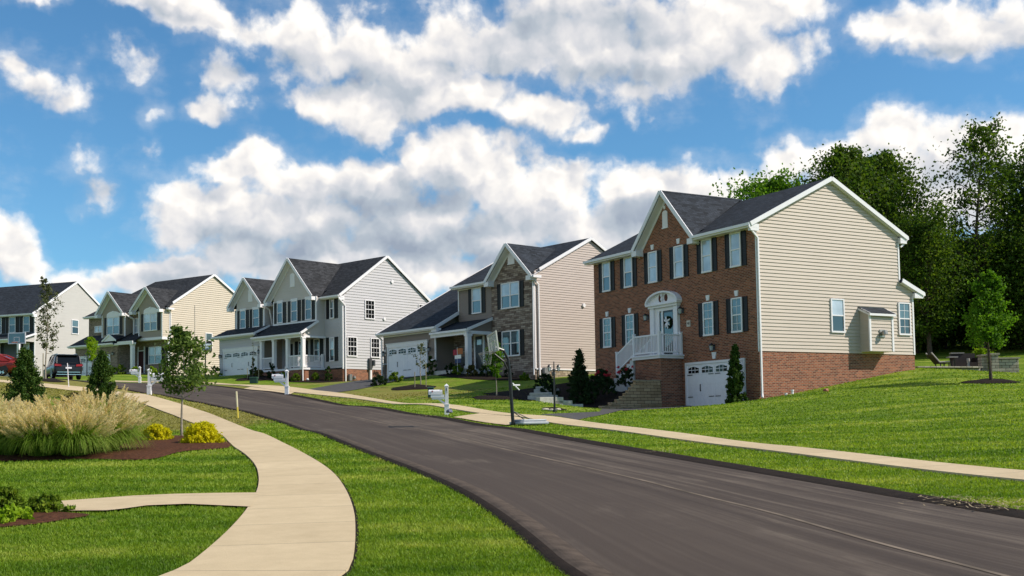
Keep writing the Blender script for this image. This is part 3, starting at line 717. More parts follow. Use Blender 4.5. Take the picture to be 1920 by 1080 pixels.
def poly_area(name, poly, zoff, m, step=.5, mound=0.0):
    PAVED.append(np.array(poly)); return drape(name, poly, zoff, m, step, mound=mound)
def smooth_poly(P, n=2):
    P = np.array(P, float)
    for _ in range(n):
        Q = []
        for a, b in zip(P, np.roll(P, -1, 0)): Q += [a * .75 + b * .25, a * .25 + b * .75]
        P = np.array(Q)
    return P
poly_area('driveway_apron', G([(850,783),(949,797.5),(1010,791.2),(903,775)]), .020, concrete)
poly_area('driveway_apron', G([(455,729.8),(542,741),(552,736),(470,726)]), .020, concrete)
poly_area('driveway', [FE.w(.1, .6), FE.w(.1, 5.33), FE.w(-5, 5.33), g(1125, 772), g(1087, 773.8), g(1012, 777), g(1083, 788), FE.w(-7, 1.2)], .012, drive_m)
poly_area('driveway', [FC_.w(-1.5, 8.4), FC_.w(-1.5, 13.6), g(576, 730), g(628, 736)], .012, drive_m)
poly_area('garden_walk', G([(487,926),(400,927),(330,928.5),(250,932),(112,942),(60,949),(45,960),(118,960.5),(200,960),(232,956.5),(275,950.5),(350,947.5),(470,953)]), .022, concrete, .3)
BED1 = smooth_poly(G([(-70,868),(30,864),(100,863),(160,860),(240,863),(290,862),(335,847),(385,843),(440,840),(420,824),(335,818),(262,824),(240,806),(100,790),(-70,800)]))
poly_area('mulch_bed', BED1, .01, mulch_m, .25, mound=.06)
poly_area('mulch_bed', smooth_poly(G([(-40,992),(60,985),(130,974),(182,965.5),(110,961),(40,954),(-40,957)])), .01, mulch_m, .25, mound=.04)
def ring(x, y, r, m=mulch_dk, Y=None, sq=1.0):
    X, Yy, z = ground_loc(x, y, Y); k = 20
    rr = [r * (1 + .12 * math.sin(3 * t + x) + .08 * math.sin(5 * t)) for t in np.linspace(0, 2 * math.pi, k, endpoint=False)]
    poly_area('mulch_ring', [(X + q * math.cos(t), Yy + q * sq * math.sin(t)) for q, t in zip(rr, np.linspace(0, 2 * math.pi, k, endpoint=False))], .01, m, .25, mound=.08)
ring(1858, 716, 1.15); ring(931, 746, 1.3); ring(776, 727, 1.3); ring(474, 711, 1.3); ring(85, 713, 1.2); ring(1040, 767, .55)
# planting beds along the houses
poly_area('mulch_bed', smooth_poly([FC_.w(-.1, -.5), FC_.w(-.1, 6.4), FC_.w(-3.0, 6.6), FC_.w(-3.4, 3), FC_.w(-2.4, 0.2), FC_.w(-1.2, -.8)], 1), .01, mulch_dk, .5, mound=.06)
poly_area('mulch_bed', smooth_poly([FD.w(.1, -.6), FD.w(.1, 2), FD.w(-1.9, 2.4), FD.w(-1.9, 8.3), FD.w(-3.6, 8.3), FD.w(-3.7, 2.6), FD.w(-2.0, -.7)], 1), .01, mulch_dk, .5, mound=.06)
poly_area('mulch_bed', smooth_poly([FB.w(-.4, 0), FB.w(-.4, 8), FB.w(-2.6, 8), FB.w(-2.6, 0)], 1), .01, mulch_dk, .5, mound=.06)

# ------------------------------------------------------------------ lawn grass: blades on every lawn near the camera
def build_blades(N=900000):
    r = np.random.default_rng(11)
    Y = 1 / r.uniform(1 / 62., 1 / 6.3, N); X = r.uniform(-.56, .56, N) * Y
    ok = np.ones(N, bool)
    for p in PAVED: ok &= ~inside(p, X, Y)
    for Fr, (a, b, c, d) in ((FE, (0, 10.4, 0, 13.2)),):
        P = [Fr.w(a, c), Fr.w(b, c), Fr.w(b, d), Fr.w(a, d)]; ok &= ~inside(P, X, Y)
    X, Y = X[ok], Y[ok]; n = len(X); Z = H(X, Y) - .015
    hgt = (.016 + .017 * r.random(n)) * (1 + Y / 60) ; wd = np.maximum(.0028, .00075 * Y) * (.7 + .6 * r.random(n))
    a = r.uniform(0, 2 * math.pi, n); la = r.uniform(0, 2 * math.pi, n); lean = hgt * r.uniform(.1, .9, n)
    dx, dy = np.cos(a) * wd, np.sin(a) * wd
    P0 = np.stack([X - dx, Y - dy, Z], 1); P1 = np.stack([X + dx, Y + dy, Z], 1)
    P2 = np.stack([X + np.cos(la) * lean, Y + np.sin(la) * lean, Z + hgt], 1)
    V = np.stack([P0, P1, P2], 1).reshape(-1, 3)
    q = np.arange(3 * n).reshape(-1, 3)
    rnd = r.random(n); uv = np.repeat(np.stack([rnd, rnd], 1), 3, axis=0)
    tag(fast_mesh('grass', V, q, blades_m, uv), 'short mown green grass covering the lawns and verges', 'grass', kind='stuff')
build_blades()
# ------------------------------------------------------------------ house building kit
class Face:
    """a wall plane of a house: s along the wall, z up, d outwards"""
    def __init__(s, kind, pos): s.k = kind; s.p = pos
    def m(s, a, z, d):
        if s.k == 'front': return (s.p - d, a, z)
        if s.k == 'back': return (s.p + d, a, z)
        if s.k == 'side': return (a, s.p - d, z)
        return (a, s.p + d, z)
    def box(s, mb, a0, a1, z0, z1, d0, d1):
        p, q = s.m(a0, z0, d0), s.m(a1, z1, d1)
        mb.box(min(p[0], q[0]), max(p[0], q[0]), min(p[1], q[1]), max(p[1], q[1]), min(p[2], q[2]), max(p[2], q[2]))
    def prism(s, mb, pts, d0, d1):
        a = [s.m(x, z, d0) for x, z in pts]; n = Vector(s.m(0, 0, 1)) - Vector(s.m(0, 0, 0))
        mb.slab(a, n, d1 - d0)
def clip_z(poly, lo, hi):
    def cut(p, v, keep_gt):
        out = []
        for a, b in zip(p, p[1:] + p[:1]):
            ia = a[1] >= v if keep_gt else a[1] <= v; ib = b[1] >= v if keep_gt else b[1] <= v
            if ia: out.append(a)
            if ia != ib:
                t = (v - a[1]) / (b[1] - a[1]); out.append((a[0] + (b[0] - a[0]) * t, v))
        return out
    p = cut(list(poly), lo, True)
    return cut(p, hi, False) if len(p) >= 3 else []
def siding(face, poly, course, m, parent, name='siding_wall', lap=.03, th=.12):
    """lapped clapboards clipped to the outline of the wall, over a backing panel"""
    mb = MB(); face.prism(mb, poly, -th, -.004)
    z0 = min(p[1] for p in poly); z1 = max(p[1] for p in poly); z = z0
    while z < z1 - 1e-4:
        zt = min(z + course, z1); c = clip_z(poly, z, zt)
        if len(c) >= 3:
            mb.poly([face.m(a, b, lap * (1 - (b - z) / course)) for a, b in c])
            xs = [a for a, b in c if abs(b - z) < 1e-5]
            if len(xs) >= 2:
                a, b = min(xs), max(xs); mb.poly([face.m(a, z, lap), face.m(b, z, lap), face.m(b, z, 0), face.m(a, z, 0)])
        z = zt
    return mb.build(name, m, parent, recalc=False)
def wall(face, poly, m, parent, name='wall', th=.2, d=0.0):
    mb = MB(); face.prism(mb, poly, -th, d); return mb.build(name, m, parent)
def rect(a0, a1, z0, z1): return [(a0, z0), (a1, z0), (a1, z1), (a0, z1)]
def window(parent, face, a0, a1, z0, z1, units=1, shut=.33, sides=(1, 1), up=None, lo=None, grid=(0, 0), fm=None, d=.03, lab=None, split=.5, lapd=0.0):
    up = up or glass_mid; lo = lo or glass_dark; fm = fm or white; t = .055
    mb = MB(); D = lapd
    B = lambda *q: face.box(mb, *q[:4], q[4] + D, q[5] + D)
    B(a0 - .02, a0 + t, z0, z1, -.01, d + .03); B(a1 - t, a1 + .02, z0, z1, -.01, d + .03)
    B(a0 + t, a1 - t, z1 - t, z1 + .01, -.01, d + .032); B(a0 - .03, a1 + .03, z0 - .03, z0 + t, -.01, d + .045)
    w = (a1 - a0) / units; zm = z0 + (z1 - z0) * split
    for k in range(units):
        s0, s1 = a0 + w * k, a0 + w * (k + 1)
        if k: B(s0 - .05, s0 + .05, z0 + t, z1 - t, -.01, d + .028)
        B(s0 + t, s1 - t, zm - .028, zm + .028, -.01, d + .02)
        if grid[0]:
            for i in range(1, grid[0]):
                x = s0 + (s1 - s0) * i / grid[0]; B(x - .010, x + .010, z0 + t, z1 - t, 0, d + .008)
            for j in range(1, grid[1]):
                for (q0, q1) in ((zm, z1), (z0, zm)):
                    y = q0 + (q1 - q0) * j / grid[1]; B(s0 + t, s1 - t, y - .010, y + .010, 0, d + .0095)
    f = mb.build('window', fm, parent); 
    if lab: f['label'] = lab
    for (q0, q1, m, dd) in ((zm + .02, z1 - t + .002, up, d), (z0 + t - .002, zm - .02, lo, d - .012)):
        mb = MB(); face.box(mb, a0 + t - .003, a1 - t + .003, q0, q1, D - .01, D + dd); mb.build('pane', m, f)
    if shut:
        for sd, on in zip((-1, 1), sides):
            if not on: continue
            s0 = a0 - .05 - shut if sd < 0 else a1 + .05; s1 = s0 + shut
            mb = MB(); B(s0, s1, z0 - .02, z1 + .01, -.01, .022)
            for (p0, p1) in ((s0, s0 + .05), (s1 - .05, s1)): B(p0, p1, z0 - .02, z1 + .01, .022, .045)
            for y in (z0 - .02, (z0 + z1) / 2 - .03, z1 - .05): B(s0 + .05, s1 - .05, y, y + .06, .022, .043)
            n = int((z1 - z0) / .11)
            for i in range(n):
                y = z0 + .06 + (z1 - z0 - .14) * i / n
                if abs(y - (z0 + z1) / 2) > .05: B(s0 + .05, s1 - .05, y, y + .035, .022, .032)
            mb.build('shutter', shutterm, parent)
    return f
def keystone(parent, face, a, z, h=.26, w=.13, m=None):
    mb = MB(); face.prism(mb, [(a - w * .62, z), (a + w * .62, z), (a + w, z + h), (a - w, z + h)], 0, .06)
    return mb.build('keystone', m or white, parent)
def garage_door(parent, face, a0, a1, z0, z1, n=4, d=0.0, head=True, name='garage_door'):
    mb = MB(); B = lambda *q: face.box(mb, *q[:4], q[4] + d, q[5] + d)
    mbf = MB(); Bf = lambda *q: face.box(mbf, *q[:4], q[4] + d, q[5] + d)
    Bf(a0, a0 + .1, z0, z1, -.01, .075); Bf(a1 - .1, a1, z0, z1, -.01, .075); Bf(a0 + .1, a1 - .1, z1 - .11, z1, -.01, .078)
    if head: Bf(a0 - .06, a1 + .06, z1, z1 + .16, -.01, .09); Bf(a0 - .1, a1 + .1, z1 + .16, z1 + .2, -.01, .13)
    mbf.build('door_frame', white, parent)
    b0, b1, c0, c1 = a0 + .1, a1 - .1, z0, z1 - .11
    B(b0, b1, c0, c1, -.01, .016)
    hh = (c1 - c0) / 4
    for r in range(4):
        B(b0 + .004, b1 - .004, c0 + r * hh + .012, c0 + (r + 1) * hh - .012, .016, .026)
        if r < 3:
            npl = n * 4
            for i in range(npl):
                w = (b1 - b0) / npl; B(b0 + i * w + .012, b0 + (i + 1) * w - .012, c0 + r * hh + .05, c0 + (r + 1) * hh - .05, .026, .032)
    for i in range(n + 1):
        x = b0 + (b1 - b0) * i / n
        B(max(b0, x - .05), min(b1, x + .05), c0 + .014, c1 - .014, .026, .040)
    door = mb.build(name, offwhite, parent)
    W = (b1 - b0) / n
    for i in range(n):
        s0, s1 = b0 + i * W + .13, b0 + (i + 1) * W - .13; zb = c0 + 3 * hh + .09; zt = c1 - .10; k = 9
        # pairs of lights share one arch: even ones rise to the right, odd ones fall
        pts = [(s0, zb), (s1, zb)] + [(s1 + (s0 - s1) * j / k, zt - .13 + .13 * math.sin(math.pi * (.12 + .76 * j / k))) for j in range(k + 1)]
        mb = MB(); face.prism(mb, pts, d + .02, d + .043); pane = mb.build('door_window', glass_black, door)
        mb = MB(); Bm = lambda *q: face.box(mb, *q[:4], q[4] + d, q[5] + d)
        for j in range(1, 3): x = s0 + (s1 - s0) * j / 3; Bm(x - .014, x + .014, zb, zt - .02, .043, .05)
        Bm(s0, s1, (zb + zt) / 2 - .03, (zb + zt) / 2, .043, .051)
        for pa, pb in zip(pts[2:-1], pts[3:]): mb.beam(face.m(pa[0], pa[1], d + .045), face.m(pb[0], pb[1], d + .045), .03, .03)
        mb.build('window_bars', offwhite, door)
    mb = MB(); Bh = lambda *q: face.box(mb, *q[:4], q[4] + d, q[5] + d)
    for x, sgn in ((b0 + .06, 1), (b0 + (b1 - b0) / 2 - .05, -1), (b0 + (b1 - b0) / 2 + .05, 1), (b1 - .06, -1)):
        for z in (c0 + .22 * (c1 - c0), c0 + .745 * (c1 - c0)): Bh(min(x, x + .38 * sgn), max(x, x + .38 * sgn), z, z + .035, .04, .052)
    for x in (b0 + (b1 - b0) * .25, b0 + (b1 - b0) * .75):
        Bh(x - .015, x + .015, c0 + .36 * (c1 - c0), c0 + .52 * (c1 - c0), .06, .085)
        for z in (.36, .50): Bh(x - .03, x + .03, c0 + z * (c1 - c0), c0 + (z + .02) * (c1 - c0), .038, .062)
    mb.build('door_hardware', black, door)
    return door
def roof_slab(parent, polys, m=None, th=.14, name='roof'):
    mb = MB()
    for p in polys:
        a = [Vector(q) for q in p]; n = (a[1] - a[0]).cross(a[2] - a[0]).normalized()
        if n.z > 0: n = -n
        mb.slab(a, n, th)
    return mb.build(name, m or shingle, parent)
def notched(xe, ze, xr, zr, y0, y1, gaps, xin=.45):
    """front slope of a roof with its eave left out where a front gable stands"""
    zi = ze + (zr - ze) * (xin - xe) / (xr - xe); out = []; ys = [y0] + [v for g_ in gaps for v in g_] + [y1]
    for k, (a, b) in enumerate(zip(ys[:-1], ys[1:])):
        if b - a < .02: continue
        x, z = (xe, ze) if k % 2 == 0 else (xin, zi)
        out.append([(x, a, z), (x, b, z), (xr, b, zr), (xr, a, zr)])
    return out
def rake(mb, a, b, w=.2, th=.05, out=None, drop=.0):
    """white board under the roof edge from a to b: w deep, th thick"""
    a = Vector(a); b = Vector(b); a.z -= w / 2 + .02 + drop; b.z -= w / 2 + .02 + drop
    d = b - a; horiz = Vector((d.x, d.y, 0)).normalized()
    mb.beam(a, b, th, w, up=(0, 0, 1))
def gutter(mb, x, y0, y1, z, soff=.4, kind='front'):
    """fascia, gutter and soffit along a front (x const) eave; x is the outer edge, wall lies at x+soff"""
    sg = 1 if kind == 'front' else -1
    mb.box(min(x, x + sg * .03), max(x, x + sg * .03), y0, y1, z - .20, z - .01)
    mb.box(min(x - sg * .11, x), max(x - sg * .11, x) - .0, y0, y1, z - .13, z + .0)
    mb.box(min(x + sg * .03, x + sg * soff), max(x + sg * .03, x + sg * soff), y0, y1, z - .20, z - .17)
def lantern(parent, pos, s=1.0, name='wall_lantern'):
    x, y, z = pos; mb = MB()
    mb.box(x - .02, x, y - .05 * s, y + .05 * s, z - .1 * s, z + .12 * s)
    mb.tube([(x, y, z + .05 * s), (x - .1 * s, y, z + .14 * s), (x - .16 * s, y, z + .12 * s)], .012 * s, 6)
    mb.lathe([(.02 * s, .16 * s), (.09 * s, .08 * s), (.10 * s, .06 * s)], (x - .16 * s, y, z), 8)
    mb.lathe([(.06 * s, -.16 * s), (.07 * s, -.13 * s)], (x - .16 * s, y, z), 8)
    for k in range(4):
        t = math.pi / 4 + k * math.pi / 2
        mb.tube([(x - .16 * s + .06 * s * math.cos(t), y + .06 * s * math.sin(t), z - .14 * s), (x - .16 * s + .09 * s * math.cos(t), y + .09 * s * math.sin(t), z + .07 * s)], .008 * s, 4)
    o = mb.build(name, black, parent)
    mb = MB(); mb.lathe([(.05 * s, -.13 * s), (.075 * s, .06 * s)], (x - .16 * s, y, z), 8); mb.build('lantern_glass', glass_blind_sky, o)
    return o
def railing(parent, pts, h=.95, posts=True, name='railing', bal=.115):
    """white vinyl railing along pts (x, y, z of the floor)"""
    mb = MB()
    for a, b in zip(pts[:-1], pts[1:]):
        a = Vector(a); b = Vector(b); L = (b - a).length; n = max(2, int(L / bal))
        mb.beam(a + Vector((0, 0, h)), b + Vector((0, 0, h)), .06, .08); mb.beam(a + Vector((0, 0, .12)), b + Vector((0, 0, .12)), .05, .06)
        for i in range(1, n):
            p = a.lerp(b, i / n); mb.box(p.x - .019, p.x + .019, p.y - .019, p.y + .019, p.z + .12, p.z + h)
    o = mb.build(name, white, parent)
    if posts:
        for p in pts:
            mb = MB(); mb.box(p[0] - .06, p[0] + .06, p[1] - .06, p[1] + .06, p[2] - .05, p[2] + h + .12)
            mb.box(p[0] - .08, p[0] + .08, p[1] - .08, p[1] + .08, p[2] + h + .12, p[2] + h + .16); mb.build('railing_post', white, parent)
    return o
def downspout(parent, pts, w=.075):
    mb = MB()
    for a, b in zip(pts[:-1], pts[1:]): mb.beam(a, b, w, w, up=(0, 1, 0) if abs(b[2] - a[2]) > .5 * (abs(b[0] - a[0]) + abs(b[1] - a[1])) else (0, 0, 1))
    return mb.build('downspout', white, parent)
def column(parent, x, y, z0, z1, w=.22):
    mb = MB(); mb.box(x - w / 2, x + w / 2, y - w / 2, y + w / 2, z0, z1)
    mb.box(x - w * .68, x + w * .68, y - w * .68, y + w * .68, z0, z0 + .16); mb.box(x - w * .64, x + w * .64, y - w * .64, y + w * .64, z1 - .14, z1)
    return mb.build('porch_column', white, parent)
def cross_gable(parent, xf, yc, zc, y0, y1, z0, xback, m=None, wallx=None, rk=.2, soffm=None, th=.14, zback=None, xv=None):
    """front-facing gable roof: peak (yc, zc), feet (y0, z0), (y1, z0), from xf back into the main roof slope"""
    zb = zc if zback is None else zback; xv = xf + .04 if xv is None else xv
    roof_slab(parent, [[(xf, yc, zc), (xback, yc, zb), (xv, y0, z0), (xf, y0, z0)], [(xf, yc, zc), (xback, yc, zb), (xv, y1, z0), (xf, y1, z0)]], m, th)
    mb = MB(); o = .03
    rake(mb, (xf - .026, y0 - .02, z0 + .06), (xf - .026, yc, zc + .06), rk); rake(mb, (xf - .029, yc, zc + .06), (xf - .029, y1 + .02, z0 + .06), rk)
    if wallx is not None:   # white soffit under the overhang, and a frieze on the wall
        for ya, yb in ((y0, yc), (y1, yc)):
            d = .16 / math.cos(math.atan(abs(zc - z0) / abs(yc - ya))) + .02
            mb.slab([(xf, ya, z0 - d), (xf, yb, zc - d), (wallx, yb, zc - d), (wallx, ya, z0 - d)], (0, 0, -1), .02)
            rake(mb, (wallx - .02, ya, z0 - d + .02), (wallx - .02, yb, zc - d + .02), .16, .03)
        for yy, sg in ((y0, 1), (y1, -1)):
            mb.box(xf - .05, wallx + .02, min(yy - .04 * sg, yy + .38 * sg), max(yy - .04 * sg, yy + .38 * sg), z0 - .34, z0 - .06)
    mb.build('rake_trim', white, parent)
def arch_vent(parent, face, a, z0, z1, w=.42, arch=True, m=None):
    mb = MB(); k = 8
    top = [(a + w / 2 * math.cos(math.pi * j / k), z1 - w * .3 + w * .3 * math.sin(math.pi * j / k)) for j in range(k + 1)] if arch else [(a + w / 2, z1), (a - w / 2, z1)]
    pts = [(a - w / 2, z0), (a + w / 2, z0)] + top
    face.prism(mb, pts, 0, .035); face.box(mb, a - w / 2 - .03, a + w / 2 + .03, z0 - .05, z0, 0, .06)
    n = int((z1 - z0 - w * .25) / .07)
    for i in range(n): face.box(mb, a - w / 2 + .05, a + w / 2 - .05, z0 + .04 + i * .07, z0 + .075 + i * .07, .035, .048)
    return mb.build('gable_vent', m or white, parent)
def house(name, Fr, label, cat='house'):
    t = thing(name, tuple(Fr.O), Fr.yaw, label, cat); return t
def gable_side_trim(mb, y, xe0, ze0, xr, zr, xe1, ze1, w=.2):
    rake(mb, (xe0, y, ze0 + .06), (xr, y, zr + .06), w); rake(mb, (xr, y - .003, zr + .06), (xe1, y - .003, ze1 + .06), w)

# ------------------------------------------------------------------ E: the red brick house
def brick_house():
    Hs = house('brick_house', FE, 'red brick fronted two-storey house with tan siding side, standing above the driveway')
    Ft, Sd = Face('front', 0), Face('side', 0)
    wall(Ft, [(0, -2), (13.2, -2), (13.2, 8.0), (8.75, 8.0), (6.45, 10.64), (4.25, 8.0), (0, 8.0)], brick_red, Hs, 'front_wall')
    # door surround niche is planted on the wall; side base
    wall(Sd, rect(.2, 10.43, -2, 2.13), brick_red, Hs, 'base_wall')
    siding(Sd, [(.06, 2.13), (10.43, 2.13), (10.43, 5.35), (9.52, 5.75), (9.52, 8.1), (4.83, 10.45), (.06, 8.05)], .166, sid_tan, Hs, 'side_wall', lap=.034)
    wall(Face('left', 13.2), [(.2, -2), (10.43, -2), (10.43, 5.3), (9.52, 5.7), (9.52, 8.05), (4.83, 10.4), (.2, 8.05)], sid_tan, Hs, 'left_wall')
    wall(Face('back', 9.52), rect(.1, 13, 2, 8.1), sid_tan, Hs, 'rear_wall'); wall(Face('back', 10.43), rect(.1, 13, -1, 5.4), sid_tan, Hs, 'rear_wall')
    # roofs
    y0, y1 = -.19, 13.5
    roof_slab(Hs, [*notched(-.40, 8.02, 4.83, 10.62, y0, y1, [(4.02, 8.9)]), [(4.83, y0, 10.62), (4.83, y1, 10.62), (9.98, y1, 8.06), (9.98, y0, 8.06)]])
    roof_slab(Hs, [[(9.5, y0, 5.9), (9.5, y1, 5.9), (11.05, y1, 5.27), (11.05, y0, 5.27)]])
    cross_gable(Hs, -.42, 6.45, 10.76, 3.98, 8.94, 8.0, 5.0, wallx=0.0)
    mb = MB(); gable_side_trim(mb, y0 - .02, -.42, 8.02, 4.83, 10.62, 10.0, 8.06)
    rake(mb, (9.5, y0 - .02, 5.96), (11.07, y0 - .02, 5.33), .2)
    # returned eave ends, corner boards
    mb.box(-.40, .10, y0 + .005, .0, 7.66, 7.98); mb.box(9.5, 9.95, y0 + .005, 0, 7.72, 8.0); mb.box(10.4, 11.02, y0 + .005, 0, 5.0, 5.24)
    mb.slab([(-.4, y0, 7.84), (4.83, y0, 10.44), (4.83, 0, 10.44), (-.4, 0, 7.84)], (0, 0, -1), .02)
    mb.slab([(11.05, y0, 5.10), (9.5, y0, 5.73), (9.5, 0, 5.73), (11.05, 0, 5.10)], (0, 0, -1), .02)
    mb.slab([(9.98, y0, 7.88), (4.83, y0, 10.44), (4.83, 0, 10.44), (9.98, 0, 7.88)], (0, 0, -1), .02)
    mb.build('rake_trim', white, Hs)
    mb = MB(); mb.box(9.44, 9.54, -.045, .08, 5.75, 7.75); mb.box(10.35, 10.45, -.045, .08, 2.13, 5.1); mb.box(.0, .055, -.03, .01, 2.1, 7.75); mb.build('corner_board', white, Hs)
    mb = MB(); gutter(mb, -.42, y0, 4.0, 8.02); gutter(mb, -.42, 8.95, y1, 8.02)
    mb.box(-.035, 0, .02, 3.98, 7.80, 7.84); mb.box(-.035, 0, 8.97, 13.2, 7.80, 7.84); mb.build('gutter', white, Hs)
    mb = MB(); gutter(mb, 10.0, y0, y1, 8.06, .45, 'back'); gutter(mb, 11.07, y0, y1, 5.27, .6, 'back'); mb.build('gutter', white, Hs)
    downspout(Hs, [(-.48, -.16, 7.95), (-.48, -.16, 7.82), (.10, -.08, 7.35), (.10, -.08, .15), (-.02, -.22, -.02)])
    downspout(Hs, [(10.0, -.1, 7.95), (9.85, -.08, 7.72), (9.6, -.08, 7.55)])
    # upper windows
    up = [11.92, 9.885, 7.725, 5.575, 3.41, 1.32]
    for i, u in enumerate(up):
        window(Hs, Ft, u - .36, u + .36, 6.2, 7.8, up=glass_blind_sky, lo=glass_mid if i < 2 else glass_blind_sky, shut=.33)
        if i in (2, 3): keystone(Hs, Ft, u, 7.9)
    for u in (11.94, 9.84, 3.41, 1.345):
        window(Hs, Ft, u - .36, u + .36, 3.11, 4.72, up=glass_mid, lo=glass_mid, shut=.33, grid=(2, 2)); keystone(Hs, Ft, u, 4.8)
    arch_vent(Hs, Ft, 6.62, 8.9, 9.78); keystone(Hs, Ft, 6.62, 9.84, .18, .08)
    # side windows
    window(Hs, Sd, 4.66, 5.52, 3.13, 4.74, shut=0, up=glass_blind_sky, lo=glass_dark, lapd=.02); window(Hs, Sd, 9.33, 10.15, 3.13, 4.74, shut=0, up=glass_mid, lo=glass_dark, grid=(2, 2), lapd=.02)
    # projecting box on the side wall
    mb = MB(); mb.box(6.62, 8.22, -.58, 0, 2.2, 2.24)
    bf = Face('side', -.6); siding(bf, rect(6.62, 8.22, 2.22, 4.04), .166, sid_tan, Hs, 'side_box_wall', lap=.03, th=.03)
    siding(Face('front', 6.62), [(-.57, 2.22), (0, 2.22), (0, 4.30), (-.57, 4.04)], .166, sid_tan, Hs, 'side_box_wall', lap=.03, th=.03)
    siding(Face('back', 8.22), [(-.57, 2.22), (0, 2.22), (0, 4.30), (-.57, 4.04)], .166, sid_tan, Hs, 'side_box_wall', lap=.03, th=.03)
    roof_slab(Hs, [[(6.5, -.74, 4.07), (8.34, -.74, 4.07), (8.34, 0, 4.42), (6.5, 0, 4.42)]], th=.05)
    mb.box(6.58, 6.70, -.645, -.57, 2.22, 3.98); mb.box(8.14, 8.26, -.645, -.57, 2.22, 3.98); mb.box(6.5, 8.34, -.76, -.70, 3.93, 4.04)
    mb.beam((6.52, -.74, 4.0), (6.52, 0, 4.34), .04, .14); mb.beam((8.32, -.74, 4.0), (8.32, 0, 4.34), .04, .14); mb.build('side_box_trim', white, Hs)
    mb = MB(); mb.box(7.25, 7.62, -.66, -.62, 2.9, 3.27); mb.tube([(7.43, -.62, 3.1), (7.43, -.86, 3.1)], .09, 10); mb.tube([(7.43, -.8, 3.2), (7.43, -.84, 3.0)], .13, 10); mb.build('flue_vent', simple('dull_metal', (.35, .33, .30), .4, .6), Hs)
    # entrance
    mb = MB(); B = lambda *q: Ft.box(mb, *q)
    B(5.62, 5.95, 2.3, 4.80, 0, .18); B(7.55, 7.88, 2.3, 4.80, 0, .18); B(5.58, 5.99, 2.3, 2.55, .0, .22); B(7.51, 7.92, 2.3, 2.55, 0, .22)
    B(5.95, 7.55, 4.62, 4.80, 0, .10); B(5.95, 6.05, 2.3, 4.62, 0, .09); B(6.90, 7.03, 2.3, 4.62, 0, .09); B(7.2, 7.55, 2.3, 4.62, 0, .09); B(7.03, 7.2, 2.3, 3.55, 0, .08)
    B(5.55, 7.95, 4.80, 4.92, 0, .24); B(5.45, 8.05, 4.92, 5.0, 0, .34)
    k = 16; arc = [(6.75 + 1.3 * math.cos(math.pi * j / k), 5.0 + .58 * math.sin(math.pi * j / k)) for j in range(k + 1)]
    Ft.prism(mb, arc, 0, .16)
    for a, b in zip(arc[:-1], arc[1:]): mb.beam(Ft.m(a[0], a[1], .17), Ft.m(b[0], b[1], .17), .34, .09)
    mb.lathe([(.03, 0), (.07, .08), (.03, .2), (.075, .3), (.02, .42)], (-.26, 6.75, 5.1), 8)
    mb.build('door_surround', white, Hs)
    mb = MB()
    for s in (-1, 1): Ft.prism(mb, [(6.75 + s * (.24 + .13 * math.cos(t)), 5.27 + .19 * math.sin(t)) for t in np.linspace(0, 2 * math.pi, 13)[:-1]], .16, .175)
    mb.build('pediment_carving', simple('carving_brown', (.12, .05, .035), .8), Hs)
    mb = MB(); Ft.box(mb, 6.05, 6.90, 2.3, 4.62, 0, .05); dr = mb.build('front_door', simple('door_black', (.02, .022, .025), .25), Hs)
    mb = MB(); Ft.box(mb, 6.13, 6.82, 2.6, 4.52, .045, .058); mb.build('pane', glass_dark, dr)
    mb = MB(); Ft.box(mb, 6.10, 6.12, 3.2, 3.45, .05, .11); mb.build('handle', chrome, dr)
    mb = MB(); Ft.box(mb, 7.03, 7.2, 3.55, 4.56, 0, .05); mb.build('sidelight', glass_dark, Hs)
    for y, z in ((8.26, 4.42), (5.36, 4.50)): lantern(Hs, (0, y, z), 1.25)
    lantern(Hs, (0, 3.05, 2.5), 1.25)
    mb = MB(); Ft.box(mb, 4.80, 5.08, 3.66, 3.97, 0, .03); pl = mb.build('number_plaque', simple('cream_stone', (.62, .55, .47), .8), Hs)
    for i, ch in enumerate('482'):
        digit(pl, Ft, ch, 5.03 - i * .075, 3.77, .06, .10, .032)
    # garage
    garage_door(Hs, Ft, .88, 5.24, -.32, 1.86, 4, head=False); keystone(Hs, Ft, 3.05, 1.95, .32, .15)
    # deck
    wall(Face('front', -1.38), rect(5.5, 7.6, -2, 2.1), brick_red, Hs, 'porch_pier', th=1.38)
    mb = MB(); mb.box(-1.5, 0, 5.40, 7.72, 2.1, 2.3); mb.box(-1.56, 0, 5.34, 7.78, 2.22, 2.29); mb.build('porch_floor', white, Hs)
    railing(Hs, [(-.08, 5.5, 2.3), (-1.42, 5.5, 2.3), (-1.42, 7.62, 2.3), (-1.42, 9.12, 1.5)], .98)
    railing(Hs, [(-.2, 7.72, 2.3), (-.2, 9.12, 1.5)], .98)
    mb = MB()
    for k in range(8):
        zt = 2.3 - (k + 1) * .17; mb.box(-1.42, -.1, 7.72 + k * .29, 7.72 + (k + 1) * .29, zt - 1.2, zt)
    st = mb.build('front_steps', simple('step_white', (.62, .62, .60), .7), Hs)
    return Hs
SEG = {'0': 'abcdef', '1': 'bc', '2': 'abged', '3': 'abgcd', '4': 'fgbc', '5': 'afgcd', '6': 'afgedc', '7': 'abc', '8': 'abcdefg', '9': 'abcdfg'}
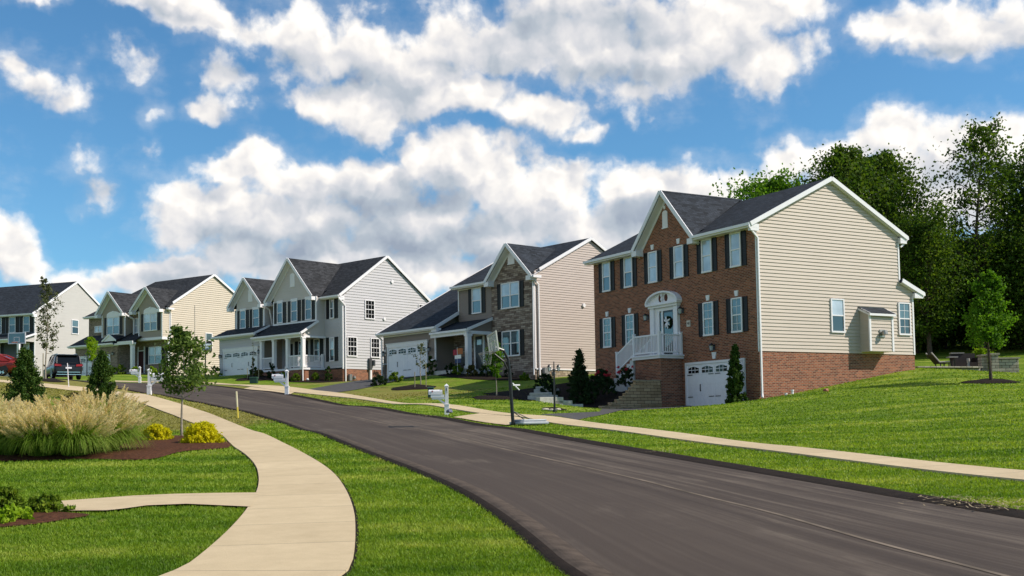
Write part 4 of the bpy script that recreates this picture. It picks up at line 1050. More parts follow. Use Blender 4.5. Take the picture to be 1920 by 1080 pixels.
def digit(parent, face, ch, a, z, w, h, d, m=None, flip=-1):
    """numeral from short strokes; flip=-1 reads left to right on a front wall (s grows to the left)"""
    P = {'a': ((0, 1), (1, 1)), 'b': ((1, 1), (1, .5)), 'c': ((1, .5), (1, 0)), 'd': ((0, 0), (1, 0)), 'e': ((0, .5), (0, 0)), 'f': ((0, 1), (0, .5)), 'g': ((0, .5), (1, .5))}
    mb = MB(); t = w * .13
    for s in SEG[ch]:
        (x0, y0), (x1, y1) = P[s]; a0, a1 = sorted((a + flip * x0 * w * .75, a + flip * x1 * w * .75)); face.box(mb, a0 - t, a1 + t, z + min(y0, y1) * h - t, z + max(y0, y1) * h + t, d - .004, d + .004)
    return mb.build('numeral', m or black, parent)
HE = brick_house()

# ------------------------------------------------------------------ C: stone fronted house
def stone_house():
    Hs = house('stone_house', FC_, 'brown stone and dark taupe siding house with pinkish side wall, second from the right')
    Ft, Sd = Face('front', 0), Face('side', 0)
    wall(Ft, [(0, -1.5), (4.04, -1.5), (4.04, 6.35), (2.05, 8.42), (.05, 6.35), (0, 6.35)], stone_ledge, Hs, 'stone_wall')
    siding(Ft, [(4.04, .4), (7.43, .4), (7.43, 6.2), (4.04, 6.2)], .15, sid_brown, Hs, 'front_wall', lap=.02)
    wall(Sd, rect(.2, 9.6, -1.5, .66), stone_buff, Hs, 'base_wall')
    siding(Sd, [(.05, .66), (9.5, .66), (9.5, 6.7), (4.85, 9.0), (.05, 6.6)], .15, sid_pink, Hs, 'side_wall', lap=.026)
    wall(Face('left', 7.43), [(0, .5), (9.5, .5), (9.5, 6.6), (4.85, 8.9), (0, 6.2)], sid_brown, Hs, 'left_wall'); wall(Face('back', 9.5), rect(0, 7.4, -1, 6.6), sid_pink, Hs, 'rear_wall')
    y0, y1 = -.13, 7.68
    roof_slab(Hs, [*notched(-.42, 6.38, 4.85, 9.1, y0, y1, [(-.13, 4.1)]), [(4.85, y0, 9.1), (4.85, y1, 9.1), (9.95, y1, 6.45), (9.95, y0, 6.45)]])
    cross_gable(Hs, -.45, 2.05, 8.55, -.2, 4.15, 6.36, 3.85, wallx=0.0, rk=.2)
    mb = MB(); gable_side_trim(mb, y0 - .02, .35, 6.78, 4.85, 9.1, 9.97, 6.45, .18); mb.slab([(0, y0, 6.42), (4.85, y0, 8.93), (4.85, 0, 8.93), (0, 0, 6.42)], (0, 0, -1), .02)
    gable_side_trim(mb, y1 + .02, -.42, 6.38, 4.85, 9.1, 9.97, 6.45, .18); mb.build('rake_trim', white, Hs)
    mb = MB(); gutter(mb, -.44, 4.1, y1, 6.38); mb.box(-.45, .3, y0 - .7, y0 + .4, 6.18, 6.34) if False else None; mb.box(-.03, 0, 4.1, 7.43, 6.12, 6.19); mb.box(-.40, .25, -.42, 0, 6.16, 6.32); mb.build('gutter', white, Hs)
    mb = MB(); mb.box(-.03, .06, -.045, .0, .66, 6.2); mb.box(-.04, .03, 7.36, 7.44, 4.6, 6.15); mb.box(.05, 9.5, -.06, 0, .62, .70); mb.build('corner_board', white, Hs)
    downspout(Hs, [(-.45, -.28, 6.3), (-.45, -.28, 6.2), (.28, -.1, 5.8), (.28, -.1, .1)])
    downspout(Hs, [(-.08, .0, 6.3), (-.08, .03, .3)], .06)
    window(Hs, Ft, 1.33, 3.03, 4.55, 6.13, 2, .35, up=glass_blind_sky, lo=glass_mid); window(Hs, Ft, 1.36, 3.02, 1.56, 3.13, 2, .35, up=glass_mid, lo=glass_dark, grid=(0, 0))
    window(Hs, Ft, 5.02, 5.94, 4.5, 6.12, 1, .34, up=glass_blind_sky, lo=glass_mid, lapd=.015)
    arch_vent(Hs, Ft, 2.05, 7.3, 8.1, .62, False)
    mb = MB(); mb.tube([(4.13, 0, 4.74), (4.13, -.12, 4.74)], .12, 10); mb.build('wall_vent', white, Hs)
    mb = MB(); mb.box(.55, .95, -.25, -.02, .1, .75); mb.tube([(1.25, -.15, 0), (1.25, -.15, .5), (1.0, -.15, .6)], .03, 6); mb.lathe([(.1, 0), (.14, .12), (.1, .25)], (1.3, -.2, .25), 10); mb.build('gas_meter', simple('meter_grey', (.2, .2, .2), .5), Hs)
    # garage wing: its ridge runs along the street behind the upper storey
    G1 = Face('front', -1.5)
    siding(G1, rect(7.95, 13.95, .55, 3.5), .15, sid_brown, Hs, 'garage_wall', lap=.02)
    wall(G1, rect(7.93, 13.97, -1, 1.58), stone_ledge, Hs, 'garage_base_wall', th=.1, d=.07)
    siding(Face('side', 7.95), [(-1.5, .5), (9, .5), (9, 4.4), (4.6, 6.85), (-1.5, 3.7)], .15, sid_brown, Hs, 'garage_wall', lap=.02)
    wall(Face('left', 13.95), [(-1.5, -1), (9, -1), (9, 4.3), (4.6, 6.8), (-1.5, 3.6)], sid_brown, Hs, 'garage_wall')
    roof_slab(Hs, [[(-1.93, 7.4, 3.71), (-1.93, 14.15, 3.71), (4.6, 14.15, 7.22), (4.6, 7.4, 7.22)], [(4.6, 7.4, 7.22), (4.6, 14.15, 7.22), (9.3, 14.15, 4.6), (9.3, 7.4, 4.6)]])
    mb = MB(); rake(mb, (-1.95, 7.38, 3.77), (.02, 7.38, 4.83), .2); gable_side_trim(mb, 14.17, -1.95, 3.71, 4.6, 7.22, 9.3, 4.6, .16); mb.box(-1.9, -1.5, 7.37, 7.95, 3.38, 3.62); mb.build('rake_trim', white, Hs)
    mb = MB(); gutter(mb, -1.95, 7.4, 14.15, 3.71); mb.box(-1.55, -1.5, 8.0, 13.9, 3.42, 3.54); mb.build('gutter', white, Hs)
    mb = MB(); mb.box(-1.56, -1.49, 7.9, 8.02, 1.6, 3.4); mb.box(-1.62, -1.5, 7.9, 8.6, 1.56, 1.64); mb.box(-1.62, -1.5, 13.5, 14, 1.56, 1.64); mb.build('corner_board', white, Hs)
    garage_door(Hs, G1, 8.72, 13.32, .62, 2.76, 4, d=.08); lantern(Hs, (-1.6, 8.42, 2.3), 1.1); lantern(Hs, (-1.6, 13.62, 2.3), 1.1)
    downspout(Hs, [(-2.0, 14.1, 3.6), (-1.62, 14.0, 3.3), (-1.62, 14.0, .6)])
    mb = MB(); mb.box(3.3, 3.75, 9.4, 9.9, 6.5, 6.88); mb.build('roof_vent', black, Hs)
    # porch
    roof_slab(Hs, [[(-2.0, 3.98, 3.31), (-2.0, 7.8, 3.31), (-.0, 7.8, 4.08), (-.0, 3.98, 4.08)]], th=.1)
    mb = MB(); gutter(mb, -2.02, 3.98, 7.85, 3.31, .3); rake(mb, (-2.04, 3.96, 3.37), (0, 3.96, 4.14), .18); mb.box(-1.98, -1.72, 4.0, 7.9, 2.98, 3.14); mb.box(-1.95, 0, 4.0, 4.12, 3.0, 3.2); mb.build('porch_beam', white, Hs)
    siding(Face('side', 4.06), [(-1.85, 3.15), (-.03, 3.15), (-.03, 3.95), (-1.85, 3.25)], .15, sid_brown, Hs, 'porch_gable_wall', lap=.02, th=.05)
    wall(Face('front', 0), rect(4.04, 7.95, .5, 3.3), stone_ledge, Hs, 'porch_wall', th=.03, d=.06)
    column(Hs, -1.82, 4.18, .85, 3.0, .3)
    downspout(Hs, [(-2.1, 4.1, 3.2), (-2.05, 4.05, 3.05), (-2.0, 4.0, 2.75), (-2.0, 4.0, .75), (-2.2, 3.9, .5)])
    mb = MB(); mb.box(-2.1, 0, 4.0, 7.95, -1, .82); mb.box(-2.5, -2.1, 5.2, 6.6, -1, .62); mb.build('porch_floor', simple('porch_concrete', (.45, .43, .40), .8), Hs)
    mb = MB(); Ft.box(mb, 4.68, 4.82, .82, 3.1, .06, .14); Ft.box(mb, 5.58, 5.72, .82, 3.1, .06, .14); Ft.box(mb, 4.68, 5.72, 3.0, 3.14, .06, .141); mb.build('door_frame', white, Hs)
    mb = MB(); Ft.box(mb, 4.82, 5.58, .82, 3.0, .06, .10); dr = mb.build('front_door', simple('door_dark', (.012, .014, .018), .35), Hs)
    mb = MB(); Ft.box(mb, 4.97, 5.43, 2.45, 2.80, .10, .115); mb.build('pane', glass_blind_sky, dr)
    # dark bench on the porch
    return Hs
HC = stone_house()

# ------------------------------------------------------------------ D: pale grey house with two front gables
def porch_house():
    Hs = house('porch_house', FD, 'pale grey sided house with two steep front gables and a white railed porch')
    Ft, Sd = Face('front', 0), Face('side', 0)
    cs = .215
    siding(Ft, rect(.06, 8.6, 1.1, 6.6), cs, sid_white, Hs, 'front_wall', lap=.02)
    siding(Sd, [(.06, 1.02), (9.15, 1.02), (9.15, 6.7), (4.5, 10.05), (.06, 6.65)], cs, sid_white, Hs, 'side_wall', lap=.034)
    wall(Sd, rect(.2, 9.15, -1.5, 1.0), brick_red, Hs, 'base_wall'); wall(Ft, rect(0, 8.6, -1.5, 1.0), brick_red, Hs, 'base_wall')
    wall(Face('back', 9.15), rect(0, 14, -1, 6.7), sid_white, Hs, 'rear_wall'); wall(Face('left', 13.4), [(-.7, -1), (9.15, -1), (9.15, 6.6), (4.5, 9.9), (-.7, 6.5)], sid_white, Hs, 'left_wall')
    y0, y1 = -.15, 13.6
    roof_slab(Hs, [*notched(-.42, 6.68, 4.5, 10.18, y0, y1, [(2.4, 8.4), (9.1, 13.6)]), [(4.5, y0, 10.18), (4.5, y1, 10.18), (9.5, y1, 6.65), (9.5, y0, 6.65)]], shingle_b)
    mb = MB(); gable_side_trim(mb, y0 - .02, -.44, 6.68, 4.5, 10.18, 9.52, 6.65, .2)
    mb.slab([(-.4, y0, 6.5), (4.5, y0, 10.0), (4.5, 0, 10.0), (-.4, 0, 6.5)], (0, 0, -1), .02); mb.box(-.40, .08, y0, 0, 6.3, 6.62); mb.build('rake_trim', white, Hs)
    BX = Face('front', -.77)
    # right bay
    def bay(ya, yb, yp, zp, f0, f1, zf, ztop, zb, xb):
        siding(BX, [(ya, zb), (yb, zb), (yb, zf + (f1 - yb) * (zp - zf) / (f1 - yp) - .1), (yp, zp - .12), (ya, max(ztop - .1, zf + (ya - f0) * (zp - zf) / (yp - f0) - .1))], .2, sid_greige, Hs, 'bay_wall', lap=.018)
        cross_gable(Hs, -1.17, yp, zp, f0, f1, zf, xb, shingle_b, wallx=-.77, rk=.2, xv=-.27)
        mb = MB(); mb.box(-.81, -.74, ya - .02, ya + .14, zb, ztop); mb.box(-.81, -.74, yb - .14, yb + .02, zb, ztop); mb.box(-.82, -.74, ya, yb, zb - .1, zb + .08); mb.build('bay_trim', white, Hs)
    bay(2.2, 7.8, 5.38, 10.05, 2.3, 8.5, 6.78, 6.75, 4.84, 4.45); bay(9.05, 13.0, 11.45, 9.1, 9.05, 13.8, 6.75, 6.6, 4.84, 3.1)
    siding(Face('side', 2.18), [(-.77, 3.55), (0, 3.55), (0, 6.6), (-.77, 6.6)], .2, sid_greige, Hs, 'bay_wall', lap=.018)
    siding(Face('left', 7.82), [(-.77, 4.6), (0, 4.6), (0, 6.6), (-.77, 6.6)], .2, sid_taupe, Hs, 'bay_wall', lap=.018); siding(Face('side', 9.03), [(-.77, 4.6), (0, 4.6), (0, 6.6), (-.77, 6.6)], .2, sid_greige, Hs, 'bay_wall', lap=.018)
    for y, z in ((5.25, 8.35), (11.0, 7.65)): arch_vent(Hs, BX, y, z - .55, z + .5, .6)
    mb = MB(); gutter(mb, -.44, y0, 2.3, 6.68); gutter(mb, -.44, 8.3, 9.1, 6.70); mb.build('gutter', white, Hs)
    # windows
    for ya, yb in ((2.79, 3.56), (4.61, 5.4), (6.55, 7.25)): window(Hs, BX, ya, yb, 4.98, 6.62, 1, .38, up=glass_mid, lo=glass_dark, lapd=.01); 
    mb = MB()
    for ya, yb in ((2.79, 3.56), (4.61, 5.4), (6.55, 7.25)): BX.box(mb, ya - .05, yb + .05, 6.63, 6.80, 0, .07)
    mb.build('window_head', white, Hs)
    mb = MB()
    for ya, yb in ((9.75, 10.63), (11.66, 12.45)):
        window(Hs, BX, ya, yb, 4.9, 6.40, 1, .38, up=glass_mid, lo=glass_dark, lapd=.01); BX.box(mb, ya - .05, yb + .05, 6.41, 6.56, 0, .07)
    mb.build('window_head', white, Hs)
    window(Hs, Ft, .98, 1.48, 4.98, 6.52, 1, .4, up=glass_mid, lo=glass_dark, lapd=.01); window(Hs, Ft, .98, 1.54, 1.66, 3.5, 1, .4, up=glass_blind_sky, lo=glass_dark, lapd=.01)
    window(Hs, Sd, 2.23, 3.18, 5.0, 6.48, 1, 0, up=glass_black, lo=glass_black, grid=(3, 2), lapd=.025); window(Hs, Sd, .43, 1.36, 2.0, 3.5, 1, 0, up=glass_black, lo=glass_black, grid=(3, 2), lapd=.025)
    window(Hs, Sd, 2.78, 3.67, 1.98, 3.5, 1, 0, up=glass_black, lo=glass_black, grid=(3, 2), lapd=.025); window(Hs, Sd, 7.93, 8.9, 5.05, 6.52, 1, 0, up=glass_black, lo=glass_black, grid=(3, 2), lapd=.025)
    window(Hs, Ft, 2.8, 3.5, 1.75, 3.5, 1, .4, up=glass_mid, lo=glass_dark, lapd=.01); window(Hs, Ft, 4.75, 5.5, 1.75, 3.45, 1, .4, up=glass_dark, lo=glass_dark, lapd=.01)
    mb = MB(); Ft.box(mb, 6.2, 7.1, 1.15, 3.3, 0, .04); mb.build('front_door', black, Hs)
    mb = MB(); Ft.box(mb, 6.1, 6.2, 1.15, 3.4, 0, .07); Ft.box(mb, 7.1, 7.2, 1.15, 3.4, 0, .07); mb.build('door_frame', white, Hs)
    mb = MB(); mb.box(-.03, .06, -.05, .05, 1.0, 6.4); mb.box(9.1, 9.17, -.05, 0, 1.0, 6.6); mb.build('corner_board', white, Hs)
    downspout(Hs, [(-.46, -.14, 6.5), (-.46, -.14, 6.4), (.2, -.1, 5.9), (.2, -.1, -.1)])
    downspout(Hs, [(-1.2, 8.75, 6.5), (-.6, 8.6, 6.2), (-.3, 8.6, 4.9)], .09)
    # porch
    roof_slab(Hs, [[(-2.42, 2.0, 3.83), (-2.42, 8.55, 3.83), (-.78, 8.55, 4.83), (-.78, 2.0, 4.83)], [(-2.25, 8.3, 4.24), (-2.25, 14.4, 4.24), (-.78, 14.4, 4.92), (-.78, 8.3, 4.92)]], shingle_b, th=.1)
    mb = MB(); gutter(mb, -2.44, 2.0, 8.5, 3.83, .3); rake(mb, (-2.46, 1.97, 3.89), (-.77, 1.97, 4.9), .18); mb.box(-2.3, -2.06, 2.1, 8.4, 3.5, 3.66); mb.box(-2.2, 0, 2.1, 2.24, 3.48, 3.62)
    gutter(mb, -2.27, 8.3, 14.4, 4.24); rake(mb, (-2.29, 8.28, 4.3), (-.78, 8.28, 4.98), .16); mb.box(-1.86, -1.8, 8.5, 14.0, 3.95, 4.06); mb.build('porch_beam', white, Hs)
    siding(Face('side', 2.16), [(-2.05, 3.6), (0, 3.6), (0, 4.9), (-.77, 4.7), (-2.05, 3.85)], .2, sid_greige, Hs, 'porch_gable_wall', lap=.018, th=.05)
    for y in (2.24, 4.17, 5.95, 7.6): column(Hs, -2.05, y, 1.15, 3.52, .26)
    railing(Hs, [(-.15, 2.3, 1.15), (-2.05, 2.3, 1.15)], .95, posts=False); railing(Hs, [(-2.05, 2.3, 1.15), (-2.05, 4.1, 1.15)], .95, posts=False); railing(Hs, [(-2.05, 6.05, 1.15), (-2.05, 7.5, 1.15)], .95, posts=False)
    mb = MB(); mb.box(-.22, -.08, 2.22, 2.38, 1.1, 2.25); mb.build('railing_post', white, Hs)
    mb = MB(); mb.box(-2.15, 0, 2.1, 7.75, 1.0, 1.15); mb.box(-2.5, -2.15, 4.4, 5.8, -1, .82); mb.build('porch_floor', white, Hs)
    wall(Face('side', 2.2), rect(-2.1, 0, -1.5, 1.0), brick_red, Hs, 'base_wall'); wall(Face('front', -2.1), rect(2.2, 7.7, -1.5, 1.0), brick_red, Hs, 'base_wall')
    downspout(Hs, [(-2.5, 2.1, 3.7), (-2.2, 2.1, 3.4), (-2.2, 2.1, .1), (-2.3, 2.0, 0)])
    # garage wing
    G1 = Face('front', -1.8); siding(G1, rect(7.75, 14.0, .95, 4.05), .2, sid_white, Hs, 'garage_wall', lap=.02)
    siding(Face('side', 7.75), [(-1.8, .9), (0, .9), (0, 4.8), (-1.8, 4.0)], .2, sid_taupe, Hs, 'garage_wall', lap=.02); wall(Face('left', 14.0), rect(-1.8, 6, -1, 4), sid_white, Hs, 'garage_wall')
    wall(G1, rect(7.75, 14.0, -1.5, .95), brick_brown, Hs, 'base_wall'); siding(Face('left', 14.02), rect(-1.8, 6, .5, 4.1), .2, sid_white, Hs, 'garage_wall')
    garage_door(Hs, G1, 8.45, 13.35, .95, 3.0, 4, d=.02); lantern(Hs, (-1.84, 8.15, 2.7), 1.1); lantern(Hs, (-1.84, 13.7, 2.6), 1.1)
    for x, z, r in ((5.05, 8.15, .14), (4.2, 5.1, .12)):
        mb = MB(); mb.tube([(x, 0, z), (x, -.12, z)], r, 8); mb.build('wall_vent', white, Hs)
    mb = MB(); mb.box(2.62, 2.78, -.16, 0, -.2, 1.0); mb.build('conduit', white, Hs)
    mb = MB(); mb.box(2.52, 2.76, -.2, -.02, 1.0, 1.9); mb.tube([(2.95, -.18, 1.3), (2.95, -.18, 1.75)], .13, 10); mb.build('electric_meter', simple('meter_black', (.06, .06, .065), .4), Hs)
    mb = MB(); mb.box(.5, .75, -.22, 0, .1, .6); mb.tube([(.62, -.15, -.2), (.62, -.15, .4), (.95, -.15, .55), (.95, -.15, .1)], .03, 6); mb.lathe([(.1, 0), (.14, .12), (.1, .24)], (.95, -.2, .2), 10); mb.build('gas_meter', simple('meter_grey2', (.16, .16, .16), .5), Hs)
    return Hs
HD = porch_house()

# ------------------------------------------------------------------ B: cream and taupe house
def arched_window(Hs, face, a0, a1, z0, z1, ztop, units=2):
    window(Hs, face, a0, a1, z0, z1, units, .36, up=glass_blind_sky, lo=glass_mid, lapd=.015)
    mb = MB(); k = 12; c = (a0 + a1) / 2; w = (a1 - a0) / 2 + .04
    face.prism(mb, [(c + w * math.cos(math.pi * j / k), z1 + .02 + (ztop - z1) * (.35 + .65 * math.sin(math.pi * j / k)) * (1 if 0 < j < k else .0)) for j in range(k + 1)], 0, .08)
    face.prism(mb, [(c - .09, ztop - .12), (c + .09, ztop - .12), (c + .12, ztop + .05), (c - .12, ztop + .05)], .08, .11); mb.build('window_arch', white, Hs)
def cream_house():
    Hs = house('cream_house', FB, 'cream sided house with twin taupe gables over a brown brick ground floor')
    Ft, Sd = Face('front', 0), Face('side', 0)
    wall(Ft, rect(0, 12, -1, 6.1), brick_brown, Hs, 'front_wall')
    siding(Sd, [(.06, -.8), (9.2, -.8), (9.2, 7.6), (5.3, 9.85), (.06, 6.7)], .2, sid_cream, Hs, 'side_wall', lap=.04)
    wall(Face('back', 9.2), rect(0, 12, -1, 7.5), sid_cream, Hs, 'rear_wall'); wall(Face('left', 12), rect(0, 9.2, -1, 6.2), sid_cream, Hs, 'left_wall')
    # main roof: gabled to the right, hipped at the left
    A = [(-.4, 12.3, 6.15), (-.4, -.25, 6.35)]
    roof_slab(Hs, [[(-.4, -.15, 6.42), (-.4, 12.3, 6.2), (5.35, 8.6, 9.98), (5.35, -.15, 10.0)], [(5.35, -.15, 10.0), (5.35, 8.6, 9.98), (9.6, 12.3, 7.5), (9.6, -.15, 7.5)]], shingle_b)
    roof_slab(Hs, [[(-.4, 12.3, 6.2), (9.6, 12.3, 7.5), (5.35, 8.6, 9.98)]], shingle_b)
    mb = MB(); gable_side_trim(mb, -.17, .3, 6.85, 5.35, 10.0, 9.62, 7.5, .2); mb.slab([(0, -.15, 6.45), (5.3, -.15, 9.8), (5.3, 0, 9.8), (0, 0, 6.45)], (0, 0, -1), .02); mb.build('rake_trim', white, Hs)
    mb = MB(); gutter(mb, -.42, 8.9, 12.3, 6.2); gutter(mb, -.42, 3.4, 5.3, 6.2); mb.box(-.42, .25, -.42, -.02, 6.1, 6.28); mb.build('gutter', white, Hs)
    BX = Face('front', -.77)
    for ya, yb, yp, f0, f1 in ((0, 3.38, 1.98, .05, 4.2), (5.35, 8.87, 7.5, 5.45, 9.4)):
        siding(BX, [(ya, 3.55 if ya == 0 else 3.8), (yb, 3.55 if ya == 0 else 3.8), (yb, 6.18 + (f1 - yb) * 2.17 / (f1 - yp) - .1), (yp, 8.24), (ya, 6.1)], .18, sid_taupe, Hs, 'bay_wall', lap=.016)
        cross_gable(Hs, -1.17, yp, 8.35, f0 - .1, f1, 6.18, 3.2, shingle_b, wallx=-.77, rk=.2, xv=-.38)
        siding(Face('left', yb + .01), rect(-.77, 0, 3.6, 6.1), .18, sid_taupe, Hs, 'bay_wall', lap=.016)
        mb = MB(); mb.box(-.81, -.72, ya - .01, ya + .11, 3.6, 6.1); mb.box(-.81, -.72, yb - .1, yb + .02, 3.6, 6.1); mb.build('bay_trim', white, Hs)
    siding(Face('side', -.01), rect(-.77, .0, 3.55, 6.1), .2, sid_cream, Hs, 'bay_wall', lap=.02); siding(Face('side', 5.34), rect(-.77, 0, 3.8, 6.1), .2, sid_taupe, Hs, 'bay_wall', lap=.02)
    mb = MB(); mb.box(-.86, .0, -.06, 3.45, 3.3, 3.55); mb.build('bay_trim', white, Hs)
    arched_window(Hs, BX, .72, 2.58, 4.2, 5.82, 6.38); arched_window(Hs, BX, 6.2, 8.06, 4.16, 5.82, 6.38)
    window(Hs, Ft, 1.04, 2.86, 1.12, 2.75, 2, .38, up=glass_blind_sky, lo=glass_mid); keystone(Hs, Ft, 1.95, 2.85, .26, .12, simple('pale_stone', (.5, .45, .33), .8))
    window(Hs, Ft, 9.95, 11.0, 4.6, 5.22, 2, 0, up=glass_blind_sky, lo=glass_mid, split=.08); window(Hs, Ft, 4.45, 5.1, 4.2, 5.6, 1, 0, up=glass_blind_sky, lo=glass_blind_sky)
    mb = MB(); mb.box(-.14, .0, -.05, .06, .0, 3.3); mb.box(-.03, .05, -.06, .0, 3.3, 6.1); mb.build('corner_board', white, Hs); downspout(Hs, [(-.3, -.14, 6.15), (.1, -.1, 5.8), (.1, -.1, .1)]); downspout(Hs, [(-1.2, 4.95, 6.0), (-.15, 4.9, 5.5), (-.15, 4.9, 4.0)], .12)
    # garage wing and entrance roof
    G1 = Face('front', -1.8); wall(G1, [(4.95, -1), (11.6, -1), (11.6, 3.0), (4.95, 3.0)], brick_brown, Hs, 'garage_wall'); wall(Face('side', 4.97), rect(-1.8, 0, -1, 3.2), brick_brown, Hs, 'garage_wall'); wall(Face('left', 11.6), rect(-1.8, 5, -1, 3.1), sid_cream, Hs, 'garage_wall')
    roof_slab(Hs, [[(-2.2, 5.3, 3.18), (-2.2, 12.2, 3.18), (-.0, 12.2, 4.3), (-.0, 5.3, 4.3)], [(-2.0, 2.6, 3.2), (-2.0, 5.4, 3.2), (0, 5.4, 4.15), (0, 3.2, 4.15)]], shingle_b, th=.1)
    roof_slab(Hs, [[(-2.3, 5.75, 4.0), (-.3, 5.75, 4.0), (-2.3, 6.75, 3.4)], [(-2.3, 5.75, 4.0), (-.3, 5.75, 4.0), (-2.3, 4.75, 3.4)]], shingle_b, th=.08)
    mb = MB(); gutter(mb, -2.22, 5.3, 12.2, 3.18); rake(mb, (-2.34, 6.8, 3.44), (-2.34, 5.75, 4.06), .14); rake(mb, (-2.34, 5.75, 4.06), (-2.34, 4.7, 3.44), .14); mb.slab([(-2.3, 6.7, 3.35), (-2.3, 4.8, 3.35), (-2.3, 5.75, 3.93)], (1, 0, 0), .05); mb.box(-2.1, -1.7, 2.6, 5.3, 2.95, 3.12); gutter(mb, -2.02, 2.6, 4.8, 3.25, .3); mb.box(-1.86, -1.8, 5, 11.6, 2.9, 3.0); mb.build('porch_beam', white, Hs)
    column(Hs, -1.85, 2.9, .3, 2.98, .3)
    mb = MB(); mb.box(-2.1, 0, 2.7, 4.95, -1, .28); mb.build('porch_floor', simple('porch_concrete2', (.4, .38, .35), .8), Hs)
    mb = MB(); Ft.box(mb, 3.55, 4.35, .28, 2.4, 0, .04); mb.build('front_door', simple('door_maroon', (.05, .012, .014), .35), Hs)
    mb = MB(); Ft.box(mb, 3.45, 3.55, .28, 2.85, 0, .07); Ft.box(mb, 4.35, 4.45, .28, 2.85, 0, .07); Ft.box(mb, 3.55, 4.35, 2.4, 2.5, 0, .07); mb.build('door_frame', white, Hs)
    garage_door(Hs, G1, 6.2, 8.4, .05, 2.15, 2, head=False); garage_door(Hs, G1, 8.75, 10.95, .05, 2.15, 2, head=False); lantern(Hs, (-1.8, 5.7, 2.2), 1.1)
    window(Hs, Sd, 4.34, 5.16, 2.8, 4.2, 1, 0, up=glass_mid, lo=glass_dark, lapd=.02, fm=white)
    mb = MB(); mb.box(3.0, 3.05, -.05, 0, .5, 6.8); mb.build('cable', simple('cable_grey', (.3, .28, .25), .7), Hs)
    return Hs
HB = cream_house()

# ------------------------------------------------------------------ A: grey house at the left edge
def grey_house():
    Hs = house('grey_house', FA, 'warm grey sided house with dark slate front at the left edge of the street')
    Ft, Sd = Face('front', 0), Face('side', 0)
    siding(Ft, rect(0, 13, -.8, 6.5), .2, sid_slate, Hs, 'front_wall', lap=.02)
    siding(Sd, [(0, -.8), (10.8, -.8), (10.8, 7.4), (6.1, 10.4), (0, 6.5)], .12, sid_grey, Hs, 'side_wall', lap=.008)
    wall(Face('back', 10.8), rect(0, 13, -1, 7.3), sid_grey, Hs, 'rear_wall'); wall(Face('left', 13), rect(0, 10.8, -1, 6.4), sid_grey, Hs, 'left_wall')
    roof_slab(Hs, [[(-.4, -.1, 6.58), (-.4, 13.3, 6.58), (6.1, 11.4, 10.65), (6.1, -.1, 10.65)], [(6.1, -.1, 10.65), (6.1, 11.4, 10.65), (11.2, 13.3, 7.3), (11.2, -.1, 7.3)]], shingle)
    roof_slab(Hs, [[(-.4, 13.3, 6.58), (11.2, 13.3, 7.3), (6.1, 11.4, 10.65)]], shingle)
    mb = MB(); gable_side_trim(mb, -.12, -.42, 6.58, 6.1, 10.65, 11.22, 7.3, .2); mb.box(-.4, .05, -.25, 0, 6.2, 6.5); mb.build('rake_trim', white, Hs)
    mb = MB(); gutter(mb, -.42, -.25, 13.3, 6.58); mb.build('gutter', white, Hs)
    for ya in (.63, 2.55, 4.45, 6.4): window(Hs, Ft, ya, ya + .85, 4.7, 6.35, 1, .38, up=glass_mid, lo=glass_dark, lapd=.01)
    window(Hs, Ft, .63, 1.36, 1.9, 3.55, 1, .38, up=glass_blind_sky, lo=glass_mid, lapd=.01); window(Hs, Ft, 4.6, 5.4, 1.9, 3.5, 1, .38, up=glass_dark, lo=glass_dark, lapd=.01)
    window(Hs, Sd, 5.3, 6.3, 4.85, 6.38, 1, 0, up=glass_mid, lo=glass_dark, lapd=.01, fm=white)
    mb = MB(); mb.tube([(2.6, 0, 7.4), (2.6, -.12, 7.4)], .12, 8); mb.build('wall_vent', white, Hs)
    roof_slab(Hs, [[(-2.2, -.3, 3.85), (-2.2, 9, 3.85), (0, 9, 4.55), (0, -.3, 4.55)]], shingle, th=.1)
    mb = MB(); gutter(mb, -2.22, -.3, 9, 3.85, .3); rake(mb, (-2.24, -.32, 3.9), (0, -.32, 4.6), .18); mb.box(-2.0, -1.8, 0, 9, 3.5, 3.68); mb.build('porch_beam', white, Hs)
    siding(Face('side', .0), [(-2.0, 3.6), (0, 3.6), (0, 4.4), (-2.0, 3.75)], .2, sid_grey, Hs, 'porch_gable_wall', lap=.01, th=.04)
    for y in (.15, 3.0, 6.0): column(Hs, -1.95, y, .3, 3.52, .28)
    mb = MB(); mb.box(-2.1, 0, 0, 9, -1, .3); mb.build('porch_floor', simple('porch_concrete3', (.4, .38, .35), .8), Hs)
    mb = MB(); mb.box(-.03, .06, -.04, .05, 0, 6.4); mb.build('corner_board', white, Hs)
    return Hs
HA = grey_house()
# ------------------------------------------------------------------ plants
def leaf_quads(P, size, aspect=1.5, r=None, up=0.0, sz_var=.4):
    """diamond leaves at the points P with random directions"""
    r = r or rng; n = len(P)
    a = r.normal(size=(n, 3)); a[:, 2] += up; a /= np.linalg.norm(a, axis=1)[:, None]
    b = np.cross(a, r.normal(size=(n, 3))); b /= np.linalg.norm(b, axis=1)[:, None]
    s = size * (1 + sz_var * r.uniform(-1, 1, n))[:, None]
    V = np.stack([P - a * s * aspect / 2, P + b * s / 2, P + a * s * aspect / 2, P - b * s / 2], 1).reshape(-1, 3)
    return V, np.arange(4 * n).reshape(-1, 4)
def leaf_obj(name, P, size, m, parent, aspect=1.5, r=None, up=0.0):
    r = r or rng; V, Fq = leaf_quads(np.asarray(P, float), size, aspect, r, up); rnd = r.random(len(P)); uv = np.repeat(np.stack([rnd, rnd], 1), 4, axis=0)
    return fast_mesh(name, V, Fq, m, uv, parent)
